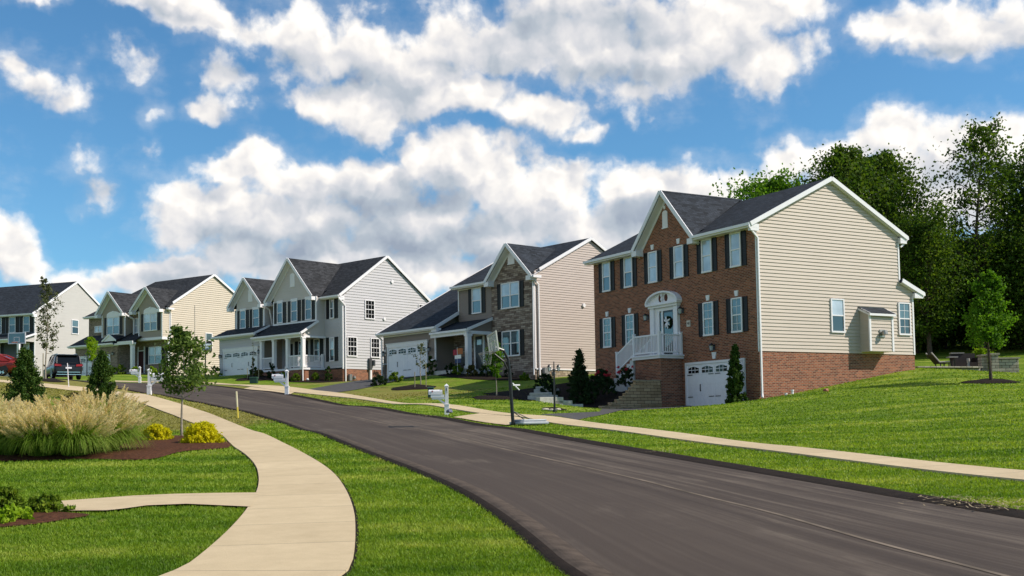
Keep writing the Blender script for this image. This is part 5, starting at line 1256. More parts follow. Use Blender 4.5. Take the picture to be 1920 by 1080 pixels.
def limb_tree(name, hgt, base, rad, prof, nb, per, leafsize, lm, bm_, seed, tr=.1, label=None, cat='tree', group=None, spread=.25, lean=0.0, up=.45, aspect=1.4, twigs=3, sq=1.0, gap=0.0):
    """tapered trunk, limbs rising to the crown outline, leaves clustered along the limbs"""
    r = np.random.default_rng(seed); t = thing(name, (0, 0, 0), 0, label, cat, group)
    mb = MB(); n = 9; tp = []
    for i in range(n):
        f = i / (n - 1); tp.append(Vector((lean * f + .03 * hgt * math.sin(f * 5 + seed) * f, .02 * hgt * math.sin(f * 4 + seed * 2) * f, hgt * .96 * f)))
    mb.tube(tp, [tr * (1 - .9 * i / (n - 1)) * (1.25 if i == 0 else 1) for i in range(n)], 8)
    pts = []
    for i in range(nb):
        f = (i + r.random()) / nb; z0 = base + (hgt - base) * f * .93; q = z0 / (hgt * .96); k = min(int(q * (n - 1)), n - 2)
        p0 = tp[k].lerp(tp[k + 1], q * (n - 1) - k); az = i * 2.4 + r.normal() * .5
        L = rad * prof(f) * r.uniform(.65, 1.12)
        d = Vector((math.cos(az), math.sin(az) * sq, up + .5 * f)); d.normalize()
        p3 = p0 + d * L; p1 = p0 + Vector((d.x, d.y, d.z * .4)) * L * .5 + Vector(r.normal(size=3)) * L * .06
        mb.tube([p0, p1, p3], [tr * .42 * (1 - .7 * f), tr * .25 * (1 - .6 * f), tr * .06], 5)
        ends = [(p1, p3)]
        for j in range(twigs):
            s = p0.lerp(p3, r.uniform(.35, .9)); e = s + (Vector(r.normal(size=3)) * .5 + d).normalized() * L * r.uniform(.25, .5); mb.tube([s, e], [tr * .09, tr * .03], 4); ends.append((s, e))
        if r.random() < gap: continue
        for (s, e) in ends:
            m_ = max(3, int(per * r.uniform(.5, 1.3) / (twigs + 1))); u = r.uniform(.15, 1.1, m_)[:, None]
            c = np.array(s)[None] * (1 - u) + np.array(e)[None] * u
            pts.append(c + r.normal(size=(m_, 3)) * spread * L * np.array([1, 1, .7]) * (.5 + .5 * u))
    mb.build('trunk', bm_, t); leaf_obj('crown', np.concatenate(pts), leafsize, lm, t, aspect, r)
    return t
def place(t, x, y=None, Y=None, dz=-.03, rz=0.0, s=1.0):
    """stand a thing on the ground under photo pixel (x, y), or at world x along column x at depth Y"""
    if y is None: r_ = ray(x, 700); X, Yy = r_[0] * Y, Y
    elif Y is not None: r_ = ray(x, y); X, Yy = r_[0] * Y, Y
    else: X, Yy = g(x, y)
    t.location = (X, Yy, h(X, Yy) + dz); t.rotation_euler = (0, 0, rz); t.scale = (s, s, s)
    return t
ovoid = lambda f: math.sin(math.pi * min(1, max(0, .12 + .88 * f) ** .8)) * .95 + .08
cone_p = lambda f: 1.05 * (1 - f) ** .85 + .04
round_p = lambda f: math.sqrt(max(0, 1 - (2 * f - .9) ** 2)) * .95 + .1
wide_p = lambda f: .55 + .5 * math.sin(math.pi * f ** .9)

# young trees of the lawns
place(limb_tree('young_tree', 5.05, 1.35, 1.08, lambda f: 1.05 * (math.sin(math.pi * (.2 + .8 * f) ** 1.0)) ** .8 * (1 - .35 * f) + .12, 34, 330, .085, leaf_bright, bark, 3, .075, 'young bright green tree on the right lawn, ringed with dark mulch', up=.7, spread=.2), 1858, 716)
place(limb_tree('crab_tree', 3.0, 1.0, .82, lambda f: 1.0 * (1 - f) ** .6 + .14, 24, 150, .066, leaf_crab, bark_pale, 5, .035, 'small leafy crab tree between the two golden bushes', up=.75, spread=.2, aspect=1.7, gap=.08), 341, 820)
place(limb_tree('young_tree', 2.75, .95, .50, lambda f: .55 + .5 * math.sin(math.pi * f), 22, 200, .065, leaf_bright, bark_pale, 8, .03, 'slim young tree behind the street basketball hoop, in a dark mulch ring', up=.9, spread=.22), 931, 745)
place(limb_tree('young_tree', 2.5, 1.0, .55, lambda f: .5 + .5 * math.sin(math.pi * f), 12, 30, .065, leaf_sparse, bark_pale, 9, .035, 'sparse pale young tree staked in front of the taupe garage', up=.7, spread=.18, gap=.25), 789, 724)
place(limb_tree('young_tree', 3.1, 1.2, .4, lambda f: .5 + .3 * math.sin(math.pi * f), 9, 10, .05, leaf_sparse, bark, 10, .028, 'thin nearly bare tree staked before the pale grey garage', up=.9, spread=.15, gap=.3), 474, 712)
place(limb_tree('young_tree', 6.3, 1.55, .95, lambda f: .9 * math.sin(math.pi * (.25 + .75 * f)) + .18, 34, 70, .085, leaf_sparse, bark_pale, 12, .05, 'tall sparse dull-leaved young tree beside the dark parked car', up=1.0, spread=.15, gap=.1), 85, 713)
place(limb_tree('young_tree', 3.6, 1.1, .62, lambda f: .95 * math.sin(math.pi * (.2 + .8 * f)) + .15, 18, 130, .10, leaf_lime, bark, 13, .04, 'lime green young tree before the brown brick garage', up=.9, spread=.22), 172, 700, Y=100)

# the wood behind the brick house
def wood_proto(k, hgt, base, rad, prof, nb, per, ls, lm, gap=.0, spread=.26, tr=.22):
    return limb_tree('woodland_tree', hgt, base, rad, prof, nb, per, ls, lm, bark, 40 + k, tr, cat='tree', group='trees of the wood behind the brick house', up=.55, spread=spread, gap=gap, twigs=4)
W = [wood_proto(0, 15, 3.0, 3.7, lambda f: .75 + .45 * math.sin(math.pi * f ** .8) - .55 * f ** 3, 60, 400, .155, leaf_wood, .06),
     wood_proto(1, 15.6, 4.0, 2.7, lambda f: .55 + .45 * math.sin(math.pi * f * .9) - .3 * f ** 4, 46, 150, .15, leaf_wood, .16, tr=.19),
     wood_proto(2, 14, 2.0, 3.4, round_p, 54, 380, .165, leaf_bright, .0),
     wood_proto(3, 8, .4, 2.9, wide_p, 44, 480, .165, leaf_wood, .0, .32, .12),
     wood_proto(4, 12, 2.0, 3.4, wide_p, 50, 400, .16, leaf_wood, .05, .3)]
WL = [(0, 1596, 78, 1.0, .2, 'broad dark tree whose crown rises just right of the brick house gable'),
      (0, 1672, 80, .98, 1.9, 'full dark tree left of the sky gap behind the brick house'),
      (1, 1845, 76, 1.03, .6, 'tallest tree of the wood, open crown with sky showing through'),
      (1, 1902, 82, .90, 2.7, 'open-crowned tree at the right edge of the photo'),
      (2, 1452, 92, 1.09, .4, 'bright green tree showing over the dark roof of the brick house'),
      (2, 1385, 98, .99, 2.2, 'bright green crown low over the dark ridge, leftmost of the wood'),
      (4, 1745, 74, .76, 1.1, 'lower dark tree filling the gap behind the rear of the brick house')]
used = set()
def wood_tree(k, x, Y, s, rz, label):
    t = W[k] if k not in used else copy_tree(W[k]); used.add(k)
    place(t, x, Y=Y, rz=rz, s=s, dz=-.3); t['label'] = label; return t
for a in WL: wood_tree(*a)
BACK = 'dark leafy tree crowded into the back rows of the wood'
for i, (k, x, Y, s) in enumerate([(4, 1560, 88, .98), (4, 1650, 92, 1.0), (4, 1790, 88, .66), (0, 1730, 94, .58), (4, 1960, 84, .85), (0, 1990, 78, 1.0), (4, 2080, 84, 1.05), (0, 2160, 76, 1.0), (1, 2050, 92, 1.0), (4, 1860, 94, .62), (4, 1930, 96, .7), (4, 2260, 80, 1.0), (0, 2350, 74, .95)]):
    wood_tree(k, x, Y, s, i * 1.3, BACK)
LOW = 'low dark tree at the shady foot of the wood'
for i, (x, Y, s) in enumerate([(1722, 80, .95), (1775, 84, .9), (1825, 86, .95), (1880, 80, .85), (1920, 77, .95), (1965, 74, .9), (1750, 90, 1.0), (1850, 92, 1.0), (1905, 91, 1.0), (2030, 74, .9), (1700, 84, .8)]):
    wood_tree(3, x, Y, s, i * 1.7, LOW)
def far_wood():
    """the wood's depths: a mass of trunks and foliage behind the trees one can tell apart"""
    r = np.random.default_rng(5); P = []
    for i in range(150):
        x = r.uniform(14, 75); Y = 104 + r.uniform(0, 14) - .25 * (x - 40); z = h(min(x, 60), Y); hh = r.uniform(4.5, 7.5); n = 260
        u = r.normal(size=(n, 3)); u /= np.linalg.norm(u, axis=1)[:, None]; u *= r.random((n, 1)) ** .33
        P.append(np.array([x, Y, z + hh * .5]) + u * np.array([2.6, 2.2, hh * .52]))
    tag(leaf_obj('far_wood', np.concatenate(P), .5, leaf_wood, None), 'deep green mass of the wood behind its front trees', 'wood', kind='stuff')
far_wood()

def shrub(name, w, hgt, kind, lm, seed, n=2500, size=.04, label=None, cat='shrub', group=None, aspect=1.6):
    """bush of sprays growing from a few stems; kind 'cone', 'column', 'dome'"""
    r = np.random.default_rng(seed); t = thing(name, (0, 0, 0), 0, label, cat, group); mb = MB()
    mb.tube([(0, 0, 0), (.01, 0, hgt * .5), (0, .01, hgt * .9)], [w * .07 + .01, w * .04 + .006, .004], 6)
    ns = max(20, n // 45); P = []
    for i in range(ns):
        f = r.random() ** (1.25 if kind != 'dome' else .9)
        if kind == 'cone': R = w * (1 - f) ** .8 * (.96 + .1 * math.sin(i * 1.7)) + .02
        elif kind == 'column': R = w * math.sin(math.pi * (.22 + .78 * f)) ** .6 + .015
        else: R = w * math.sqrt(max(.02, 1 - f * f))
        az = r.uniform(0, 2 * math.pi); q = r.uniform(.62, 1.03) if r.random() < .8 else r.uniform(.1, .6)
        c = np.array([math.cos(az) * R * q, math.sin(az) * R * q, .03 * hgt + f * hgt * .97])
        d = np.array([math.cos(az) * .8, math.sin(az) * .8, .75]); d /= np.linalg.norm(d)
        m_ = int(n / ns); L = w * (.30 if kind != 'dome' else .22)
        s = r.uniform(-.6, 1.0, m_)[:, None]; P.append(c + d * s * L * .6 + r.normal(size=(m_, 3)) * L * .26)
        if i % 5 == 0: mb.tube([(0, 0, max(.02, c[2] * .6)), tuple(c)], [.008 + w * .01, .003], 4)
    mb.build('stems', bark, t); P = np.concatenate(P); P = P[P[:, 2] > .01]
    leaf_obj('foliage', P, size, lm, t, aspect, r, up=.8); return t
place(shrub('conifer_bush', .82, 2.3, 'cone', leaf_conifer, 21, 15000, .05, 'large dark conifer bush before the red car', group=None), 46, 775)
place(shrub('conifer_bush', .68, 2.05, 'cone', leaf_conifer, 22, 13000, .05, 'dark conifer bush beside the pale sidewalk bend, right of the dark car'), 190, 752)
place(shrub('conifer_bush', .24, 1.35, 'cone', leaf_conifer, 23, 2500, .05, 'small dark conifer beside the nearest mailbox, behind the crab tree'), 306, 728)
place(shrub('bronze_bush', .62, .75, 'dome', leaf_brown, 24, 5000, .05, 'rounded bronze-green bush behind the plumed grasses'), 142, 775)
place(shrub('golden_bush', .36, .42, 'dome', leaf_yellow, 25, 6500, .030, 'smaller golden yellow bush touching the plumed grasses', aspect=2.2), 294, 829)
place(shrub('golden_bush', .46, .50, 'dome', leaf_yellow, 26, 9000, .030, 'larger golden yellow bush beside the sidewalk', aspect=2.2), 379, 834)
def in_frame(t, Fr, x, y, dz=0.0, s=1.0):
    X, Y = Fr.w(x, y); t.location = (X, Y, h(X, Y) + dz); t.scale = (s, s, s); return t
in_frame(shrub('arborvitae', .46, 2.75, 'cone', leaf_conifer, 27, 10000, .06, 'tall narrow arborvitae at the right of the brick house garage door'), FE, -.75, .75, -.1)
place(shrub('cone_tree', .60, 2.6, 'cone', leaf_dark, 28, 9000, .06, 'dark pointed conifer between the stone house and the brick house'), 1088, 727, Y=56)
GS = 'shrubs along the house fronts'
HS = [(shrub, FC_, -1.0, 1.35, .22, .95, 'column', leaf_dark, 'small dark columnar shrub under the lower window of the stone house'),
      (shrub, FC_, -2.2, 7.6, .36, 1.15, 'column', leaf_conifer, 'dark shrub at the right of the taupe garage door'),
      (shrub, FC_, -2.6, 5.0, .42, .70, 'dome', leaf_dark, 'dark low shrub before the stone house porch step'),
      (shrub, FC_, -2.5, 4.4, .40, .60, 'dome', leaf_shrub, 'light green shrub at the foot of the stone house porch column'),
      (shrub, FC_, -2.3, 3.3, .40, .65, 'dome', leaf_brown, 'bronze shrub in the bed left of the slim young tree'),
      (shrub, FC_, -1.9, 2.4, .45, .75, 'dome', leaf_dark, 'dark shrub in the bed behind the slim young tree'),
      (shrub, FC_, -1.3, -.5, .3, .4, 'dome', leaf_shrub, 'low shrub at the right corner of the stone house'),
      (shrub, FD, -2.6, 8.0, .30, 1.35, 'cone', leaf_conifer, 'dark pointed shrub between the pale garage and the white porch'),
      (shrub, FD, -2.9, 5.2, .32, 1.3, 'column', leaf_dark, 'dark upright shrub at the white porch entrance'),
      (shrub, FD, -3.0, 6.6, .40, .55, 'dome', leaf_brown, 'reddish low shrub before the left bay of the white porch'),
      (shrub, FD, -2.9, 3.6, .42, .65, 'dome', leaf_shrub, 'yellow-green shrub before the white porch railing'),
      (shrub, FD, -2.7, 2.3, .40, .55, 'dome', leaf_shrub, 'light shrub at the porch downspout of the pale grey house'),
      (shrub, FD, -1.3, 1.7, .38, .60, 'dome', leaf_shrub, 'green shrub below the tall narrow window of the pale grey house'),
      (shrub, FD, -.8, .7, .30, 1.15, 'column', leaf_conifer, 'dark shrub at the brick corner of the pale grey house'),
      (shrub, FD, 3.7, -.7, .34, 1.4, 'column', leaf_conifer, 'dark oval shrub against the brick base of the pale grey side wall'),
      (shrub, FD, -2.4, 13.7, .5, .8, 'dome', leaf_shrub, 'shrub at the left end of the pale grey garage'),
      (shrub, FB, -2.4, 4.9, .45, .7, 'dome', leaf_lime, 'yellow-green round shrub by the brown brick garage corner'),
      (shrub, FB, -2.5, 3.7, .40, .9, 'column', leaf_shrub, 'upright green shrub by the cream house porch column'),
      (shrub, FB, -2.2, 2.0, .45, .65, 'dome', leaf_lime, 'lime shrub below the lower window of the cream house'),
      (shrub, FB, -1.6, .4, .5, .7, 'dome', leaf_lime, 'lime shrub at the white corner post of the cream house'),
      (shrub, FB, 7.5, -1.2, .6, .7, 'dome', leaf_dark, 'dark low shrub at the foot of the cream side wall')]
for i, (f_, Fr, x, y, w, hh, kd, lm, lab) in enumerate(HS):
    in_frame(shrub('shrub', w, hh, kd, lm, 60 + i, 1500, .07, lab, group=GS), Fr, x, y, .0)
X_, Y_ = g(692, 717); 
for i, (x, y, lm, lab) in enumerate([(742, 716, leaf_shrub, 'low green shrub left of the taupe garage door'), (712, 722, leaf_dark, 'low dark shrub under the lamp post of the stone house')]):
    place(shrub('shrub', .5, .55, 'dome', lm, 90 + i, 1500, .07, lab, group=GS), x, y)

# fountain grass: arching blades with feathery plumes
def fountain_grass(seed, label, R=.72, hgt=.98, nb=2300, npl=105):
    r = np.random.default_rng(seed); t = thing('fountain_grass', (0, 0, 0), 0, label, 'ornamental grass', 'plumed grasses in the mulch bed')
    def arcs(n, L, curl, w, base_r, lift, segs=5):
        az = r.uniform(0, 2 * math.pi, n); out = r.uniform(.1, 1, n) ** .7; LL = L * r.uniform(.7, 1.1, n)
        b = np.stack([np.cos(az), np.sin(az)], 1) * (base_r * r.random(n) ** .5)[:, None]
        s = np.linspace(0, 1, segs + 1); th = (lift - out * .55)[:, None] - (curl * (.5 + out))[:, None] * s[None] ** 1.5
        dx = np.cos(th) * LL[:, None] / segs; dz = np.sin(th) * LL[:, None] / segs
        rr = np.concatenate([np.zeros((n, 1)), np.cumsum(dx[:, :-1], 1)], 1); zz = np.concatenate([np.zeros((n, 1)), np.cumsum(dz[:, :-1], 1)], 1)
        zz = np.maximum(zz, .02)
        a2 = az + r.normal(size=n) * .35; P = np.stack([b[:, :1] + rr * np.cos(a2)[:, None], b[:, 1:] + rr * np.sin(a2)[:, None], zz], 2)
        return P, a2
    P, a2 = arcs(nb, hgt * 1.35, 1.9, .01, R * .35, 1.5); n, k = P.shape[:2]; ww = .0085 * np.array([1, 1, .9, .7, .45, .1])
    side = np.stack([-np.sin(a2), np.cos(a2), np.zeros(n)], 1)[:, None] * ww[None, :, None]
    V = np.stack([P - side, P + side], 2).reshape(-1, 3); i, j = np.meshgrid(np.arange(n), np.arange(k - 1), indexing='ij'); b0 = (i * k + j) * 2
    q = np.stack([b0, b0 + 1, b0 + 3, b0 + 2], -1).reshape(-1, 4); rnd = np.repeat(r.random(n), (k - 1) * 4)
    fast_mesh('blades', V, q, fountain, np.stack([rnd, rnd], 1), t)
    # plumes
    P, a2 = arcs(npl, hgt * 1.12, .55, .01, R * .4, 1.62); Q = []; dirs = []
    for p in P:
        tip, pre = p[-1], p[-2]; d = tip - pre; d /= np.linalg.norm(d); m_ = 230; u = r.uniform(-.16, .27, m_)
        Q.append(tip + d * u[:, None] + r.normal(size=(m_, 3)) * (.030 * np.clip(1.15 - np.abs(u - .04) / .22, .15, 1))[:, None]); dirs.append(np.repeat(d[None], m_, 0) + r.normal(size=(m_, 3)) * .35)
    Q = np.concatenate(Q); D = np.concatenate(dirs); D /= np.linalg.norm(D, axis=1)[:, None]; S = np.cross(D, r.normal(size=D.shape)); S /= np.linalg.norm(S, axis=1)[:, None]
    V = np.stack([Q - D * .028, Q + S * .0045, Q + D * .028, Q - S * .0045], 1).reshape(-1, 3); rnd = np.repeat(np.repeat(r.random(len(P)), 230) * .7 + r.random(len(Q)) * .3, 4)
    fast_mesh('plumes', V, np.arange(len(V)).reshape(-1, 4), plume, np.stack([rnd, rnd], 1), t)
    mb = MB()
    for p in P[::2]: mb.tube([tuple(v) for v in p], .004, 3)
    mb.build('stalks', fountain, t); return t
FG = [(196, 850, .86, 'rightmost plumed grass, beside the smaller golden bush'), (140, 858, .84, 'plumed grass second from the right in the clump'), (80, 859, .86, 'plumed grass in the front middle of the clump'),
      (18, 857, .82, 'leftmost plumed grass of the front row'), (-35, 850, 1.0, 'plumed grass cut by the left edge of the photo'), (190, 828, 1.04, 'plumed grass at the back right, before the bronze bush'), (120, 830, .95, 'plumed grass at the back middle of the clump'), (50, 828, .85, 'plumed grass at the back left of the clump')]
fg = [fountain_grass(s, '') for s in (101, 102, 103)]
for i, (x, y, s, lab) in enumerate(FG):
    t = fg[i] if i < 3 else copy_tree(fg[i % 3]); place(t, x, y, s=s, rz=i * 1.1); t['label'] = lab
# low plants at the lower left
def low_plant(seed, label, w=.3, hgt=.22, lm=None, blades=True):
    r = np.random.default_rng(seed); t = shrub('low_plant', w, hgt, 'dome', lm or leaf_shrub, seed, 2400, .035, label, 'plant', None, 1.8)
    return t
place(low_plant(131, 'low leafy plant at the end of the garden walk'), 85, 962); place(low_plant(132, 'low yellow-green plant at the lower left edge', .32, .16, leaf_lime), 12, 978)
place(low_plant(133, 'taller grassy plant at the left edge above the dark mulch', .26, .26, leaf_shrub), 8, 952)
def rock(name, pts, w, d, hgt, m, label, cat='stone', seed=0, rz=0, **kw):
    r = np.random.default_rng(seed); bm = bmesh.new(); bmesh.ops.create_icosphere(bm, subdivisions=2, radius=1)
    for v in bm.verts:
        n = 1 + .18 * math.sin(v.co.x * 4 + seed) * math.cos(v.co.y * 3 + seed * 2); v.co = Vector((v.co.x * w / 2 * n, v.co.y * d / 2 * n, max(-.3, v.co.z) * hgt / 2 * (1 if v.co.z < .6 else .85)))
    me = bpy.data.meshes.new(name); bm.to_mesh(me); bm.free(); me.materials.append(m); o = link(bpy.data.objects.new(name, me)); tag(o, label, cat, kw.get('group')); place(o, *pts, dz=hgt * .15); o.rotation_euler = (0, 0, rz); return o
stone_pale = simple('pale_stone_rock', (.45, .40, .32), .9, var=.25, nscale=6, bump=.6)
rock('stepping_stone', (47, 958), .34, .22, .08, stone_pale, 'flat pale stone beside the low plants at the lower left', seed=3)
# bed of roses and shrubs before the brick house, held by the stepped wall
def brick_house_bed():
    nx, ny = 20, 22; xs = np.linspace(-7.6, -.03, nx); ys = np.linspace(5.62, 12.6, ny); V = []
    for x in xs:
        top = np.interp(x, [-7.6, -6.2, -5, -4.1, -3.3, -2.6], [-.05, -.25, -.28, .05, .45, .8]) - .05
        for y in ys:
            gl = FE.g(x, y) + .03; f = max(0, 1 - (y - 5.62) / 5.5); V.append((x, y, max(gl, top * f + gl * (1 - f) if top > gl else gl)))
    V = [(*FE.w(x, y), z + FE.O[2]) for x, y, z in V]; i, j = np.meshgrid(np.arange(nx - 1), np.arange(ny - 1), indexing='ij'); q = np.stack([i * ny + j, (i + 1) * ny + j, (i + 1) * ny + j + 1, i * ny + j + 1], -1).reshape(-1, 4)
    tag(fast_mesh('mulch_bed', V, q, mulch_dk, None, smooth=True), kind='structure')
brick_house_bed()
RG = 'rose bushes and shrubs in the bed before the brick house'
def bed_bush(x, y, z, w, hh, lab, flowers=0, seed=0, lm=None):
    t = shrub('rose_bush' if flowers else 'shrub', w, hh, 'dome', lm or leaf_dark, seed, 2600, .05, lab, 'bush', RG)
    if flowers:
        r = np.random.default_rng(seed)
        for i in range(flowers):
            az = r.uniform(0, 6.28); P = np.array([math.cos(az) * w * .75, math.sin(az) * w * .75, hh * r.uniform(.75, 1.08)]) + r.normal(size=(40, 3)) * .035
            leaf_obj('flower', P, .055, petal, t, 1.0, r)
    X, Y = FE.w(x, y); t.location = (X, Y, FE.O[2] + z); return t
for i, a in enumerate([(-2.3, 7.2, .75, .5, .95, 'rose bush with red flowers against the brick porch pier', 6), (-2.9, 8.3, .7, .5, .85, 'rose bush with red flowers at the foot of the white stair rail', 5), (-2.2, 9.6, .9, .5, .8, 'rose bush with a few pink flowers left of the stair rail', 3),
                       (-3.6, 7.0, .35, .5, .8, 'dark bush above the middle of the tan stepped wall', 0), (-4.4, 7.4, .1, .55, .8, 'dark bush above the low end of the tan stepped wall', 0), (-3.9, 9.0, .5, .6, .9, 'dark bush in the middle of the brick house bed', 0),
                       (-2.6, 11.0, 1.1, .6, .9, 'dark bush at the far left of the brick house bed', 0), (-5.4, 9.4, .3, .5, .6, 'small dark bush behind the pale stepped stones', 0), (-4.6, 11.2, .8, .55, .7, 'dark bush beside the pointed conifer', 0)]): bed_bush(*a, seed=150 + i)
# ------------------------------------------------------------------ stepped walls of the brick house bed
def stepped_walls():
    t = thing('stepped_retaining_wall', tuple(FE.O), FE.yaw, 'tan block retaining wall stepping down beside the brick house driveway', 'retaining wall')
    tops = [.97, .82, .67, .52, .37, .22, .07, -.08, -.24]; xs = [-2.98, -3.12, -3.28, -3.45, -3.62, -3.85, -4.12, -4.5, -5.05]
    for i, (z, x) in enumerate(zip(tops, xs)):
        mb = MB(); zb = z - .15 if i < 8 else -.9; mb.box(x, -1.46, 5.34 + .012 * (8 - i), 5.66, zb + .006, z); mb.build('block_course', block_tan, t, bevel=.015)
    mb = MB(); mb.box(-3.02, -1.44, 5.42, 5.68, .97, 1.02); mb.build('cap', simple('tan_cap', (.34, .27, .19), .9, var=.2), t)
    t = thing('stone_step_wall', tuple(FE.O), FE.yaw, 'pale grey stone wall stepping up from the driveway edge behind the lamp post', 'stone wall')
    for a, b, zb, zt in ((-6.2, -5.0, -.9, -.36), (-7.2, -6.1, -.9, -.15), (-7.65, -6.7, -.15, .02), (-8.5, -7.2, -.9, .18)):
        mb = MB(); mb.box(a, b, 5.36, 5.72, zb, zt); mb.build('stone_block', concrete_grey, t, bevel=.02)
    for i, (x, y, L) in enumerate(((-6.6, 8.2, 1.5), (-5.0, 10.4, 1.3))):
        X, Y = FE.w(x, y); mb = MB(); mb.box(-.2, .2, -L / 2, L / 2, -.15, .16); mb.box(-.18, .18, -L / 2 + .3, L / 2 - .1, .16, .3)
        o = mb.build('landscape_stone', concrete_grey, None, bevel=.03); o.location = (X, Y, h(X, Y) + .12); o.rotation_euler = (0, 0, FE.yaw + .5)
        tag(o, ['pale flat landscape stones left of the dark bed', 'pale flat stones beside the pointed conifer'][i], 'stone')
stepped_walls()

# ------------------------------------------------------------------ mailboxes
def mailbox(label, lab_post=None):
    """white vinyl post with an arm to one side, a mailbox on it and a paper slot below"""
    t = thing('mailbox', (0, 0, 0), 0, label, 'mailbox', 'white mailboxes along the kerb')
    mb = MB(); mb.box(-.065, .065, -.065, .065, 0, 1.22); mb.box(-.095, .095, -.095, .095, 0, .42); mb.box(-.11, .11, -.11, .11, .42, .47)
    mb.box(-.085, .085, -.085, .085, 1.18, 1.22); mb.add([(-.095, -.095, 1.22), (.095, -.095, 1.22), (.095, .095, 1.22), (-.095, .095, 1.22), (0, 0, 1.31)], [(0, 1, 4), (1, 2, 4), (2, 3, 4), (3, 0, 4), (0, 3, 2, 1)])
    mb.build('post', white, t)
    mb = MB(); mb.box(-.62, -.065, -.05, .05, .66, .74); mb.slab([(-.065, -.03, .42), (-.065, -.03, .52), (-.26, -.03, .66), (-.38, -.03, .66)], (0, 1, 0), .06); mb.build('arm', white, t)
    mb = MB(); k = 8; pr = [(-.085, .86), (.085, .86)] + [(.085 * math.cos(math.pi * j / k), .98 + .085 * math.sin(math.pi * j / k)) for j in range(k + 1)]
    mb.slab([(-.74, y, z) for y, z in pr], (1, 0, 0), .56); bx = mb.build('box', white, t)
    mb = MB(); mb.box(-.755, -.74, -.08, .08, .87, 1.03); mb.build('door', white, bx)
    mb = MB(); mb.box(-.62, -.56, -.098, -.088, .98, 1.03); mb.box(-.60, -.58, -.098, -.088, .95, 1.0); mb.build('flag', simple('flag_red', (.35, .03, .03), .5) if 'flag_red' not in MATS else MATS['flag_red'], bx)
    mb = MB(); mb.slab([(-.66, -.075, .74), (-.10, -.075, .74), (-.10, -.075, .855), (-.66, -.075, .855)], (0, 1, 0), .15); mb.build('paper_slot', offwhite, t)
    fc = Face('side', -.068)
    for i, z in enumerate((1.06, .99, .92)): digit(t, fc, '241'[i], -.02, z, .05, .055, .003, flip=1)
    return t
mbx = mailbox('white mailbox post at the driveway apron, with a patterned ball at its foot'); place(mbx, 838, 777, s=.93)
for (x, y, s, rz, lab) in ((538, 740, 1.06, 0, 'white mailbox post before the pale grey house, in front of the far sidewalk'), (280, 739.5, 1.0, math.pi, 'white mailbox post beside the near sidewalk, arm pointing at the crab tree'), (262, 718, 1.0, .1, 'farthest white mailbox post, across the street before the cream house')):
    t = copy_tree(mbx); place(t, x, y, s=s, rz=rz); t['label'] = lab
ball = rock('patterned_ball', (843, 778), .26, .26, .26, simple('slate_blue', (.10, .10, .16), .5, var=.9, nscale=12), 'blue-grey patterned ball at the foot of the nearest white mailbox on the far kerb', 'ball', seed=0)
ball.location.z += .08
def utility(x, y, label, w=.46, d=.4, hh=.62, s=1.0):
    t = thing('utility_box', (0, 0, 0), .3, label, 'utility box', 'green utility boxes on the lawns'); mb = MB(); mb.box(-w / 2, w / 2, -d / 2, d / 2, 0, hh); mb.build('cabinet', darkgreen, t, bevel=.03)
    mb = MB(); mb.box(-w / 2 - .02, w / 2 + .02, -d / 2 - .02, d / 2 + .02, hh, hh + .06); mb.build('lid', simple('green_lid', (.05, .12, .09), .5) if 'green_lid' not in MATS else MATS['green_lid'], t, bevel=.02); return place(t, x, y, s=s)
utility(808, 745, 'dark green utility box behind the white mailbox with the ball', .3, .3, .5); utility(476, 718.5, 'dark green utility box in front of the staked bare tree', .55, .45, .42)
def post_thing(name, label, cat, x, y, hgt, w, m, lean=0.0, group=None, Y=None):
    mb = MB(); mb.beam((0, 0, 0), (lean, 0, hgt), w, w * .6); o = mb.build(name, m, None, bevel=w * .1); tag(o, label, cat, group); return place(o, x, y, Y=Y)
mk = thing('marker_post', (0, 0, 0), 0, 'pale yellow marker post on the verge near the road edge', 'marker post')
mb = MB(); mb.tube([(0, 0, 0), (-.02, 0, .42)], .035, 8); mb.build('lower_sleeve', simple('marker_yellow', (.62, .48, .06), .5), mk); mb = MB(); mb.tube([(-.02, 0, .42), (-.055, 0, 1.0)], .034, 8); mb.build('upper_sleeve', simple('marker_cream', (.66, .58, .38), .5), mk); place(mk, 446, 783, s=1.0)
stake_m = simple('stake_wood', (.36, .30, .2), .8); SG = 'stakes beside the young trees'
post_thing('stake', 'pale leaning stake on the dry verge right of the tall sparse tree', 'stake', 129, 726, 1.35, .05, white, -.09)
for x, y, hgt, lab in ((778, 729, 1.0, 'short stake left of the pale staked tree'), (799, 728, 1.5, 'taller pale stake right of the pale staked tree'), (464, 712, .95, 'left stake of the thin bare tree'), (485, 712, .9, 'right stake of the thin bare tree'), (80.5, 713, 1.6, 'pale stake beside the tall sparse tree')):
    post_thing('stake', lab, 'stake', x, y, hgt, .05, stake_m, .0, SG)
